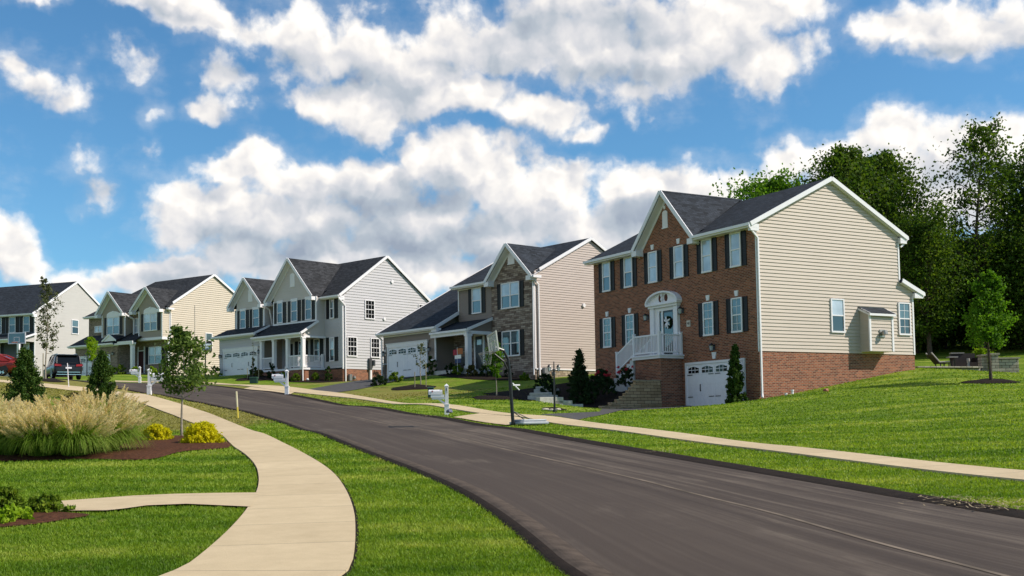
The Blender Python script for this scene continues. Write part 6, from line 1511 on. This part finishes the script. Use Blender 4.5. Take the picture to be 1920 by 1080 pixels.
# ------------------------------------------------------------------ lamp posts
def lamp_post(label, hgt, arms=2, s=1.0):
    t = thing('lamp_post', (0, 0, 0), 0, label, 'lamp post', 'black yard lamp posts'); mb = MB(); mb.lathe([(.09, 0), (.09, .08), (.045, .16), (.04, hgt * .8), (.055, hgt * .82), (.03, hgt * .86), (.02, hgt)], (0, 0, 0), 10); mb.build('post', black, t)
    for sg in ((-1, 1) if arms == 2 else (0,)):
        x = sg * .2; z = hgt * (.88 if arms == 2 else 1.0)
        if sg:
            mb = MB(); mb.tube([(0, 0, z - .12), (x * .6, 0, z - .02), (x, 0, z + .04)], .013, 6); mb.build('arm', black, t)
        mb = MB(); mb.lathe([(.05, -.16), (.05, -.14)], (x, 0, z), 8); mb.lathe([(.10, .02), (.06, .09), (.015, .14)], (x, 0, z), 8)
        for k in range(4):
            a = math.pi / 4 + k * math.pi / 2; mb.tube([(x + .045 * math.cos(a), .045 * math.sin(a), z - .15), (x + .085 * math.cos(a), .085 * math.sin(a), z + .03)], .007, 4)
        ln = mb.build('lantern', black, t); mb = MB(); mb.lathe([(.042, -.14), (.075, .02)], (x, 0, z), 8); mb.build('lantern_glass', glass_blind_sky, ln)
    return t
place(lamp_post('black two-arm lamp post by the brick house driveway', 2.15), 1040, 768, Y=48, rz=.2)
place(lamp_post('black lamp post with one lantern, left of the taupe garage', 1.95, 1), 722, 714)
place(lamp_post('black lamp post before the brown brick garage, beside the lime tree', 2.0, 2), 163, 702, Y=98)
for i, (dx, w) in enumerate(((-14, .34), (-3, .26), (9, .30))): rock('edging_stone', (1037 + dx, 769 + i % 2), w, w * .8, .16, stone_pale, ['pale stone left of the two-arm lamp post', 'small pale stone in front of the two-arm lamp post', 'pale stone right of the two-arm lamp post'][i], seed=i + 4, group='stones round the lamp post')

# ------------------------------------------------------------------ basketball hoops
def backboard(parent, face_m, w, hh, z, clear=True, frame=None):
    pass
def street_hoop():
    X0, Y0 = g(962, 798); X1, Y1 = g(1018, 790); d = Vector((X1 - X0, Y1 - Y0, 0)); L = 1.15; rz = R_(28)
    t = thing('basketball_hoop', (X0, Y0, h(X0, Y0) + .03), rz, 'portable basketball hoop with a clear backboard and a grey base at the kerb', 'basketball hoop')
    mb = MB(); pr = [(.05, -.36), (.15, -.42), (L - .1, -.36), (L, -.25), (L, .25), (L - .1, .36), (.15, .42), (.05, .36)]
    mb.slab([(x, y, 0) for x, y in pr], (0, 0, 1), .09); mb.slab([(x * .9 + .06, y * .85, .09) for x, y in pr], (0, 0, 1), .07); mb.build('base', simple('grey_plastic', (.30, .32, .35), .5), t, bevel=.03)
    mb = MB(); mb.tube([(0, 0, 0), (-.05, 0, .9), (-.10, 0, 1.75)], .055, 10); mb.tube([(-.10, 0, 1.7), (-.14, 0, 2.05), (-.30, 0, 2.32), (-.62, 0, 2.42)], .045, 8); mb.tube([(-.12, 0, 1.65), (-.3, 0, 1.98), (-.62, 0, 2.2)], .03, 8); mb.build('pole', black, t)
    mb = MB(); mb.tube([(-.01, -.03, .42), (.55, -.22, .14)], .016, 6); mb.tube([(-.01, .03, .42), (.55, .22, .14)], .016, 6); mb.build('strut', black, t)
    mb = MB(); mb.box(.02, .26, -.02, .02, 1.22, 1.26); mb.tube([(.0, 0, 1.3), (.24, 0, 1.08)], .018, 6); mb.build('height_handle', offwhite, t)
    b = bpy.data.objects.new('backboard', None); b.location = (-.66, 0, 2.5); b.rotation_euler = (R_(-4), R_(-6), R_(17) - rz); link(b, t)
    W2, H2 = .52, .31
    m, tt, bb = mat('clear_board'); bb.inputs['Base Color'].default_value = (.55, .6, .58, 1); bb.inputs['Roughness'].default_value = .15; bb.inputs['Alpha'].default_value = .45
    mb = MB(); mb.box(-.008, .008, -W2 + .02, W2 - .02, -H2 + .02 + .05, H2 + .05 - .02); mb.build('panel', m, b)
    mb = MB()
    for a in ((-W2, -W2 + .045, -H2, H2), (W2 - .045, W2, -H2, H2), (-W2 + .045, W2 - .045, -H2, -H2 + .045), (-W2 + .045, W2 - .045, H2 - .045, H2)): mb.box(-.02, .02, a[0], a[1], a[2] + .05, a[3] + .05)
    for a in ((-.22, -.19, -.26, .08), (.19, .22, -.26, .08), (-.19, .19, .05, .08), (-.19, .19, -.26, -.23)): mb.box(-.012, .012, a[0], a[1], a[2] + .05, a[3] + .05)
    mb.build('frame', simple('board_frame', (.45, .45, .40), .5), b)
    k = 16; mb = MB(); mb.tube([(-.28 + .225 * math.cos(2 * math.pi * i / k), .225 * math.sin(2 * math.pi * i / k), -.24) for i in range(k + 1)], .010, 5, False); mb.box(-.08, .0, -.06, .06, -.27, -.2); mb.build('rim', simple('rim_grey', (.4, .36, .32), .5), b)
    mb = MB()
    for i in range(12):
        a, c = 2 * math.pi * i / 12, 2 * math.pi * (i + .5) / 12
        for s_ in (1, -1): c = a + s_ * .5; mb.tube([(-.28 + .22 * math.cos(a), .22 * math.sin(a), -.24), (-.28 + .16 * math.cos(c), .16 * math.sin(c), -.45), (-.28 + .12 * math.cos(a), .12 * math.sin(a), -.62)], .003, 3)
    mb.build('net', simple('net_grey', (.3, .3, .28), .8), b)
street_hoop()
def yard_hoop(label, fm, pm, w=.62, hh=.45, z=2.6):
    t = thing('basketball_hoop', (0, 0, 0), 0, label, 'basketball hoop'); mb = MB(); mb.tube([(0, .5, 0), (0, .5, z - .3), (0, .1, z)], .05, 8); mb.build('pole', black, t)
    mb = MB(); mb.box(-w, w, -.02, .02, z - hh, z + hh)
    b = mb.build('backboard', pm, t); mb = MB()
    for a in ((-w, -w + .07, z - hh, z + hh), (w - .07, w, z - hh, z + hh), (-w + .07, w - .07, z - hh, z - hh + .07), (-w + .07, w - .07, z + hh - .07, z + hh), (-.24, -.19, z - hh + .12, z + .1), (.19, .24, z - hh + .12, z + .1), (-.19, .19, z + .05, z + .1), (-.19, .19, z - hh + .12, z - hh + .17)): mb.box(a[0], a[1], -.035, .03, a[2], a[3])
    mb.build('frame', fm, b); k = 14; mb = MB(); mb.tube([(.225 * math.cos(2 * math.pi * i / k), -.28 + .225 * math.sin(2 * math.pi * i / k), z - hh + .1) for i in range(k + 1)], .012, 5, False); mb.build('rim', simple('rim_orange', (.4, .1, .03), .5) if 'rim_orange' not in MATS else MATS['rim_orange'], t); return t
place(yard_hoop('white framed basketball hoop before the grey house porch, behind the red car', white, glass_mid, .72, .42, 3.05), 31, 712, Y=84, rz=-.2)
place(yard_hoop('dark framed basketball hoop beside the cream side wall, behind the crab tree', black, glass_blind_sky, .40, .36, 2.5), 388, 712, Y=92, rz=.5)

# ------------------------------------------------------------------ small things
rock('ball', (1549, 737), .25, .25, .25, simple('ball_orange', (.30, .09, .04), .6), 'orange-brown ball lying on the lawn below the brick side wall', 'ball', seed=0).location.z += .07
for i, (x, y) in enumerate(((1472, 733), (1486, 729))):
    X, Y = FE.w(*((1.15, -.5) if i == 0 else (1.7, -.35))); mb = MB(); mb.tube([(0, 0, 0), (0, 0, .16 if i else .08)], .06, 10); mb.tube([(0, 0, .12 if i else .05), (0, 0, .2 if i else .10)], .075, 10); o = mb.build('drain_pipe', white if not i else offwhite); o.location = (X, Y, h(X, Y)); tag(o, ['short white pipe stub in the grass by the brick side wall, nearer the downspout', 'taller white pipe stub against the brick side wall'][i], 'pipe')
X, Y = FD.w(-2.6, 2.9); o = rock('garden_globe', (549, 712), .22, .22, .26, simple('globe_white', (.75, .75, .72), .3), 'small white garden globe in the bed by the pale grey house', 'ornament'); X, Y = FD.w(-1.9, 1.9); o.location = (X, Y, h(X, Y) + .15)
def flag():
    X, Y = FC_.w(-2.6, 4.3); t = thing('garden_flag', (X, Y, h(X, Y)), FC_.yaw - math.pi / 2, 'red, orange, white and blue banner on a pole by the stone house door', 'flag')
    mb = MB(); mb.tube([(0, 0, 0), (0, 0, 1.75)], .015, 6); mb.build('pole', white, t)
    def cloth(nm, x0, x1, z0, z1, m):
        mb = MB(); n = 6
        f = [(x0 + (x1 - x0) * i / n, .03 * math.sin(i * 1.3)) for i in range(n + 1)]
        for (a, ya), (b, yb) in zip(f[:-1], f[1:]): mb.add([(a, ya, z0), (b, yb, z0), (b, yb, z1), (a, ya, z1), (a, ya + .008, z0), (b, yb + .008, z0), (b, yb + .008, z1), (a, ya + .008, z1)], [(0, 1, 2, 3), (7, 6, 5, 4), (0, 4, 5, 1), (3, 2, 6, 7)])
        mb.build(nm, m, t)
    cloth('cloth', -.42, -.02, 1.28, 1.62, simple('flag_crimson', (.35, .02, .04), .7)); cloth('cloth', .02, .5, 1.32, 1.68, simple('flag_orange', (.42, .13, .04), .7)); cloth('cloth', -.26, .34, 1.05, 1.28, white); cloth('cloth', -.24, .32, .78, 1.05, simple('flag_blue', (.03, .05, .14), .7))
flag()
def wreath():
    t = thing('wreath', tuple(FE.O), FE.yaw, 'round door wreath with a big white bow on the brick house door', 'wreath'); r = np.random.default_rng(3)
    a = r.uniform(0, 2 * math.pi, 900); P = np.stack([-.11 + r.normal(size=900) * .02, 6.47 + (.24 + r.normal(size=900) * .035) * np.cos(a), 4.0 + (.24 + r.normal(size=900) * .035) * np.sin(a)], 1); leaf_obj('greenery', P, .045, leaf_dark, t)
    mb = MB()
    for an, L in ((0.5, .26), (2.6, .26), (1.3, .3), (3.9, .25), (5.2, .3), (4.6, .34)): mb.tube([(-.15, 6.47, 4.02), (-.19, 6.47 + math.cos(an) * L * .5, 4.02 + math.sin(an) * L * .5), (-.15, 6.47 + math.cos(an) * L, 4.02 + math.sin(an) * L)], [.02, .055, .03], 6)
    mb.build('bow', offwhite, t)
wreath()
# bench-height dark seats and a pale sill on the stone house porch
def porch_bench():
    t = thing('porch_bench', tuple(FC_.O), FC_.yaw, 'dark bench on the stone house porch', 'bench'); mb = MB(); mb.box(-.9, -.5, 5.9, 7.2, 1.18, 1.25); mb.build('seat', black, t); mb = MB(); mb.box(-.52, -.46, 5.9, 7.2, 1.3, 1.72); mb.build('backrest', black, t)
    for x in (-.88, -.54):
        for y in (5.95, 7.12): mb = MB(); mb.box(x, x + .05, y, y + .05, .82, 1.18); mb.build('leg', black, t)
porch_bench()

# ------------------------------------------------------------------ patio behind the brick house
def patio():
    P = [at(1716, 690, 60), at(1716, 690, 66), at(1916, 690, 70), at(1912, 690, 63.5), at(1838, 690, 63.5), at(1838, 690, 61.5)]
    z0 = at(1780, 690.5, 61.5)[2]
    mb = MB(); mb.slab([(p[0], p[1], z0) for p in P], (0, 0, -1), .5); tag(mb.build('patio', paver), kind='structure')
    mb = MB(); a, b = P[0], P[5]; mb.beam((a[0], a[1] - .05, z0 + .03), (b[0], b[1] - .05, z0 + .03), .35, .07); tag(mb.build('patio_edge', wallstone), kind='structure')
    t = thing('patio_wall', (0, 0, 0), 0, 'low tan stone wall with a capped pillar at the right end of the patio', 'stone wall')
    def blk(x0, x1, Y, dY, yb, yt, nm, m):
        A, B = at(x0, yb, Y), at(x1, yb, Y); zt = at(x1, yt, Y)[2]; mb = MB(); mb.box(A[0], B[0], Y, Y + dY, A[2] - .6, zt); mb.build(nm, m, t, bevel=.02); return A[0], B[0], zt
    a = blk(1860, 1873, 62, .5, 694, 665, 'pillar', wallstone); b = blk(1873, 1911, 62.1, .4, 695, 672.5, 'wall', wallstone); c = blk(1841, 1853, 62.4, .5, 692, 667, 'pillar', wallstone)
    capm = simple('cap_stone', (.36, .31, .24), .8, var=.15)
    mb = MB(); mb.box(a[0] - .06, a[1] + .06, 61.94, 62.56, a[2], a[2] + .09); mb.build('cap', capm, t); mb = MB(); mb.box(b[0], b[1] + .06, 62.02, 62.6, b[2], b[2] + .08); mb.build('cap', capm, t); mb = MB(); mb.box(c[0] - .06, c[1] + .3, 62.3, 62.96, c[2], c[2] + .07); mb.build('cap', capm, t)
    dk = simple('dark_wicker', (.025, .013, .010), .7); cu = simple('pale_cushion', (.36, .33, .30), .8); Z = z0
    X = at(1770, 690, 63)[0]; t = thing('lounge_chair', (X, 63, Z), .2, 'reclined patio chair with pale frame, left of the patio sofa', 'chair')
    mb = MB(); mb.tube([(-.75, 0, .95), (-.25, 0, .42), (.35, 0, .46)], .04, 6); mb.tube([(-.75, .55, .95), (-.25, .55, .42), (.35, .55, .46)], .04, 6); mb.build('frame', cu, t); mb = MB(); mb.slab([(-.7, 0, .88), (-.25, 0, .38), (-.25, .55, .38), (-.7, .55, .88)], (0, 0, -1), .06); mb.build('backrest', dk, t)
    mb = MB(); mb.box(-.25, .4, 0, .55, .34, .4); mb.build('seat', dk, t)
    for x in (-.2, .32):
        for y in (.02, .5): mb = MB(); mb.box(x, x + .05, y, y + .05, 0, .34); mb.build('leg', dk, t)
    X = at(1786, 690, 63.2)[0]; t = thing('side_table', (X, 63.2, Z), 0, 'small patio table with a pale top beside the lounge chair', 'table'); mb = MB(); mb.box(-.24, .24, -.25, .25, .66, .72); mb.build('tabletop', cu, t); mb = MB(); mb.lathe([(.16, 0), (.05, .1), (.05, .5), (.14, .66)], (0, 0, 0), 10); mb.build('pedestal', dk, t)
    X0, X1 = at(1792, 690, 63.6)[0], at(1838, 690, 63.6)[0]; t = thing('patio_sofa', ((X0 + X1) / 2, 63.6, Z), 0, 'dark wicker sofa on the patio behind the house', 'sofa'); w = (X1 - X0) / 2
    mb = MB(); mb.box(-w, w, 0, .8, .1, .42); mb.build('seat', dk, t); mb = MB(); mb.box(-w, w, .66, .85, .42, .95); mb.build('backrest', dk, t); mb = MB(); mb.box(-w, w * .1, .6, .9, .95, 1.0); mb.build('top_rail', cu, t)
    for x in (-w, w - .15): mb = MB(); mb.box(x, x + .15, 0, .66, .42, .68); mb.build('arm', dk, t)
    mb = MB(); mb.lathe([(.05, 0), (.1, .1), (.06, .3), (.1, .45), (.08, .6)], (0, 0, 0), 8); o = mb.build('patio_lantern', cu); o.location = (at(1816, 690, 63)[0], 63, Z); tag(o, 'pale lantern standing before the patio sofa', 'lantern')
    X = at(1846, 690, 66)[0]; t = shrub('shrub', .9, 1.3, 'dome', leaf_lime, 222, 3000, .08, 'bright yellow-green bush behind the patio pillar'); t.location = (X, 66, Z)
patio()

# ------------------------------------------------------------------ cars
def car(name, label, cat, paint, kind):
    """heading +x, origin on the ground under the middle"""
    t = thing(name, (0, 0, 0), 0, label, cat)
    if kind == 'suv':
        L, W, bz = 4.8, .96, .95
        st = [(-2.36, .45, .86, .80, .86), (-2.30, .34, 1.02, .90, .93), (-1.9, .30, 1.08, .94, .96), (-.6, .28, 1.03, .95, .96), (.9, .28, 1.02, .95, .96), (1.1, .28, 1.0, .94, .96), (2.1, .32, .88, .86, .92), (2.36, .42, .74, .74, .84)]
        gh = [(-2.28, .74, 1.05), (-2.02, .70, 1.62), (-1.6, .69, 1.70), (-.2, .69, 1.73), (.35, .67, 1.66), (1.12, .70, 1.04)]; wx = (-1.42, 1.42); wr = .37
    else:
        L, W, bz = 4.8, .92, .85
        st = [(-2.36, .42, .80, .74, .82), (-2.25, .32, .96, .84, .90), (-1.7, .26, 1.00, .90, .93), (-.6, .24, .94, .91, .93), (.8, .24, .92, .91, .93), (1.2, .24, .90, .90, .93), (2.1, .28, .74, .82, .88), (2.36, .36, .60, .68, .78)]
        gh = [(-1.95, .70, .99), (-1.1, .60, 1.36), (-.4, .58, 1.46), (.2, .58, 1.45), (.55, .58, 1.38), (1.35, .70, .92)]; wx = (-1.42, 1.42); wr = .34
    def sect(x, zb, zt, wt, wm):
        zm = zb + (zt - zb) * .55
        return [(x, -wt, zt), (x, -wm, zm + .12), (x, -wm, zm), (x, -wm * .97, zb + .04), (x, -wm * .8, zb), (x, wm * .8, zb), (x, wm * .97, zb + .04), (x, wm, zm), (x, wm, zm + .12), (x, wt, zt), (x, wt * .5, zt + .03), (x, -wt * .5, zt + .03)]
    S = [sect(*a) for a in st]; k = 12; V = [p for s_ in S for p in s_]; Fq = [(i * k + j, i * k + (j + 1) % k, (i + 1) * k + (j + 1) % k, (i + 1) * k + j) for i in range(len(S) - 1) for j in range(k)] + [tuple(range(k)), tuple(range((len(S) - 1) * k, len(S) * k))[::-1]]
    mb = MB(); mb.add(V, Fq); body = mb.build('body', paint, t, smooth=True, subsurf=2)
    # greenhouse: glass, then roof and pillars
    V = []; n = len(gh)
    mb = MB(); belt = .90 if kind == 'suv' else .84; wb = .93 * W
    ring = []
    for x, w, z in gh: ring.append([(x, -w, z), (x, w, z)])
    side_l = [(x, -w, z) for x, w, z in gh]; side_r = [(x, w, z) for x, w, z in gh]
    for a, b in zip(gh[:-1], gh[1:]):
        mb.poly([(a[0], -a[1], a[2]), (a[0], a[1], a[2]), (b[0], b[1], b[2]), (b[0], -b[1], b[2])])
    for sg in (-1, 1):
        for a, b in zip(gh[:-1], gh[1:]): mb.poly([(a[0], sg * a[1], a[2]), (b[0], sg * b[1], b[2]), (b[0], sg * wb, belt), (a[0], sg * wb, belt)])
    mb.poly([(gh[0][0], -gh[0][1], gh[0][2]), (gh[0][0], gh[0][1], gh[0][2]), (gh[0][0] - .05, wb, belt), (gh[0][0] - .05, -wb, belt)]); mb.build('windows', glass_black, t, smooth=False)
    mb = MB(); q = gh[1:-1] if kind == 'suv' else gh[1:-1]
    for a, b in zip(q[:-1], q[1:]): mb.slab([(a[0], -a[1] - .02, a[2] + .01), (a[0], a[1] + .02, a[2] + .01), (b[0], b[1] + .02, b[2] + .01), (b[0], -b[1] - .02, b[2] + .01)], (0, 0, 1), .05)
    for sg in (-1, 1):
        for a in (gh[0], ):
            mb.tube([(gh[0][0] + .0, sg * (gh[0][1] + .04), gh[0][2]), (gh[1][0], sg * (gh[1][1] + .03), gh[1][2])], .07, 6)
        mb.tube([(gh[-1][0], sg * (gh[-1][1] + .06), gh[-1][2]), (gh[-2][0], sg * (gh[-2][1] + .02), gh[-2][2])], .05, 6)
        if kind == 'suv':
            mb.slab([(-2.25, sg * .90, 1.0), (-1.75, sg * .90, 1.0), (-1.62, sg * .75, 1.6), (-2.0, sg * .74, 1.6)], (0, sg, 0), .04)
        else: mb.slab([(-1.9, sg * .86, .92), (-1.35, sg * .86, .92), (-.95, sg * .67, 1.28), (-1.15, sg * .68, 1.32)], (0, sg, .3), .05)
        mb.tube([(.05, sg * wb * .985, belt), (.0, sg * .64, gh[3][2] - .03)], .035, 6)
    mb.build('roof', paint, t, smooth=False, bevel=.015)
    mb = MB()
    for sg in (-1, 1): mb.tube([(gh[0][0] + .25, sg * wb * 1.0, belt + .06)] + [(x, sg * wb * 1.005, belt + .05) for x in (-.9, 0, .9)], .016, 5)
    if kind != 'suv':
        for sg in (-1, 1): mb.tube([(-1.62, sg * .83, .98), (-1.0, sg * .69, 1.27), (-.3, sg * .645, 1.40), (.4, sg * .645, 1.37)], .02, 5)
    mb.build('window_trim', chrome, t)
    for i, x in enumerate(wx):
        for sg in (-1, 1):
            w_ = bpy.data.objects.new('wheel', None); w_.location = (x, sg * (W - .12), wr); link(w_, t)
            mb = MB(); k2 = 24
            def disc(r0, y, n=k2): return [(r0 * math.cos(2 * math.pi * j / n), y, r0 * math.sin(2 * math.pi * j / n)) for j in range(n)]
            rings = [(wr * .66, -.1), (wr * .94, -.11), (wr, -.07), (wr, .07), (wr * .94, .11), (wr * .66, .1)]; V = [p for r0, y in rings for p in disc(r0, y)]
            mb.add(V, [(a * k2 + j, a * k2 + (j + 1) % k2, ((a + 1) % 6) * k2 + (j + 1) % k2, ((a + 1) % 6) * k2 + j) for a in range(6) for j in range(k2)]); mb.build('tyre', simple('rubber', (.015, .015, .015), .8) if 'rubber' not in MATS else MATS['rubber'], w_, smooth=True)
            mb = MB(); V = disc(wr * .68, .02 * sg) + disc(wr * .62, .0); mb.slab(disc(wr * .64, -.02 * sg), (0, sg, 0), .02)
            dk = mb.build('brake_disc', black, w_); mb = MB()
            for j in range(5):
                a = 2 * math.pi * j / 5 + .3; mb.beam((0, .085 * sg, 0), (wr * .64 * math.cos(a), .085 * sg, wr * .64 * math.sin(a)), .07 * 1.5, .03, up=(0, 1, 0))
            mb.tube([(wr * .655 * math.cos(2 * math.pi * j / k2), .09 * sg, wr * .655 * math.sin(2 * math.pi * j / k2)) for j in range(k2 + 1)], .018, 5, False); mb.build('rim', chrome, w_)
        mb = MB()
        for sg in (-1, 1):
            pts = [(x + (wr + .07) * math.cos(math.pi * j / 12), sg * (W + .002), wr + (wr + .07) * math.sin(math.pi * j / 12)) for j in range(13)]
            mb.slab(pts, (0, -sg, 0), .3)
        mb.build('wheel_arch', black, t)
    xr = st[0][0]
    redm = MATS.get('tail_red') or simple('tail_red', (.28, .008, .012), .2)
    for sg in (-1, 1):
        mb = MB(); mb.slab([(xr - .0, sg * .46, .88), (xr + .02, sg * .90, .90), (xr + .03, sg * .88, 1.05), (xr + .0, sg * .50, 1.02)] if kind == 'suv' else [(xr - .01, sg * .5, .68), (xr + .05, sg * .84, .70), (xr + .06, sg * .82, .86), (xr + .0, sg * .5, .84)], (-1, 0, 0), .05)
        mb.slab([(xr + .0, sg * .93, .90), (xr + .42, sg * .965, .96), (xr + .3, sg * .955, 1.06), (xr + .02, sg * .93, 1.05)], (0, sg, 0), .02); mb.build('tail_lamp', redm, t)
        mb = MB(); mb.slab([(.78, sg * .95, .98), (.98, sg * .95, .98), (.92, sg * 1.12, 1.1), (.76, sg * 1.12, 1.1)], (0, 0, 1), .1); mb.build('mirror', paint, t)
        mb = MB(); mb.slab([(st[-1][0] - .12, sg * .5, .6), (st[-1][0] - .25, sg * .8, .62), (st[-1][0] - .3, sg * .8, .74), (st[-1][0] - .15, sg * .5, .72)], (1, 0, 0), .08); mb.build('headlight', glass_blind_sky, t)
    mb = MB(); mb.box(xr - .04, xr + .02, -.2, .2, .72 if kind == 'suv' else .62, .83 if kind == 'suv' else .72); mb.build('number_plate', offwhite, t)
    if kind == 'suv':
        mb = MB(); mb.tube([(-2.33, -.55, 1.12), (-2.4, 0, 1.14), (-2.33, .55, 1.12)], .015, 5); mb.build('wiper', black, t)
        mb = MB(); mb.box(-2.46, -2.2, -.75, .75, .46, .50); mb.box(-2.46, -2.2, -.8, .8, .30, .34); mb.build('bumper_trim', chrome, t)
        mb = MB(); mb.tube([(-2.40, .0 + .06 * math.cos(a), .96 + .06 * math.sin(a)) for a in np.linspace(0, 2 * math.pi, 13)], .012, 5); mb.build('badge', chrome, t)
        for sg in (-1, 1): mb = MB(); mb.tube([(-1.7, sg * .62, 1.80), (.2, sg * .60, 1.80)], .02, 6); mb.build('roof_rail', chrome, t)
        mb = MB(); mb.box(-2.2, -1.95, -.66, .66, 1.66, 1.70); mb.build('spoiler', paint, t)
    for sg in (-1, 1):
        for x in (-.55, .45): mb = MB(); mb.box(x - .1, x + .1, min(sg * .955, sg * .985), max(sg * .955, sg * .985), .80, .83); mb.build('door_handle', chrome, t)
    return t
def paint(name, col):
    m, t, b = mat(name); b.inputs['Base Color'].default_value = (*col, 1); b.inputs['Roughness'].default_value = .35; b.inputs['Coat Weight'].default_value = .35; b.inputs['Specular IOR Level'].default_value = .3; b.inputs['Coat Roughness'].default_value = .08; return m
suv = car('parked_car', 'black sport utility car parked on the street, seen from behind', 'car', paint('black_paint', (.010, .010, .013)), 'suv'); place(suv, 116, 714, Y=80, dz=.02, rz=R_(122))
red = car('parked_car', 'red saloon car at the left edge, seen from its side', 'car', paint('red_paint', (.26, .022, .018)), 'saloon'); place(red, -27, 706, Y=72, dz=.02, rz=R_(180))
red.location.z = at(17, 706, 72)[2]
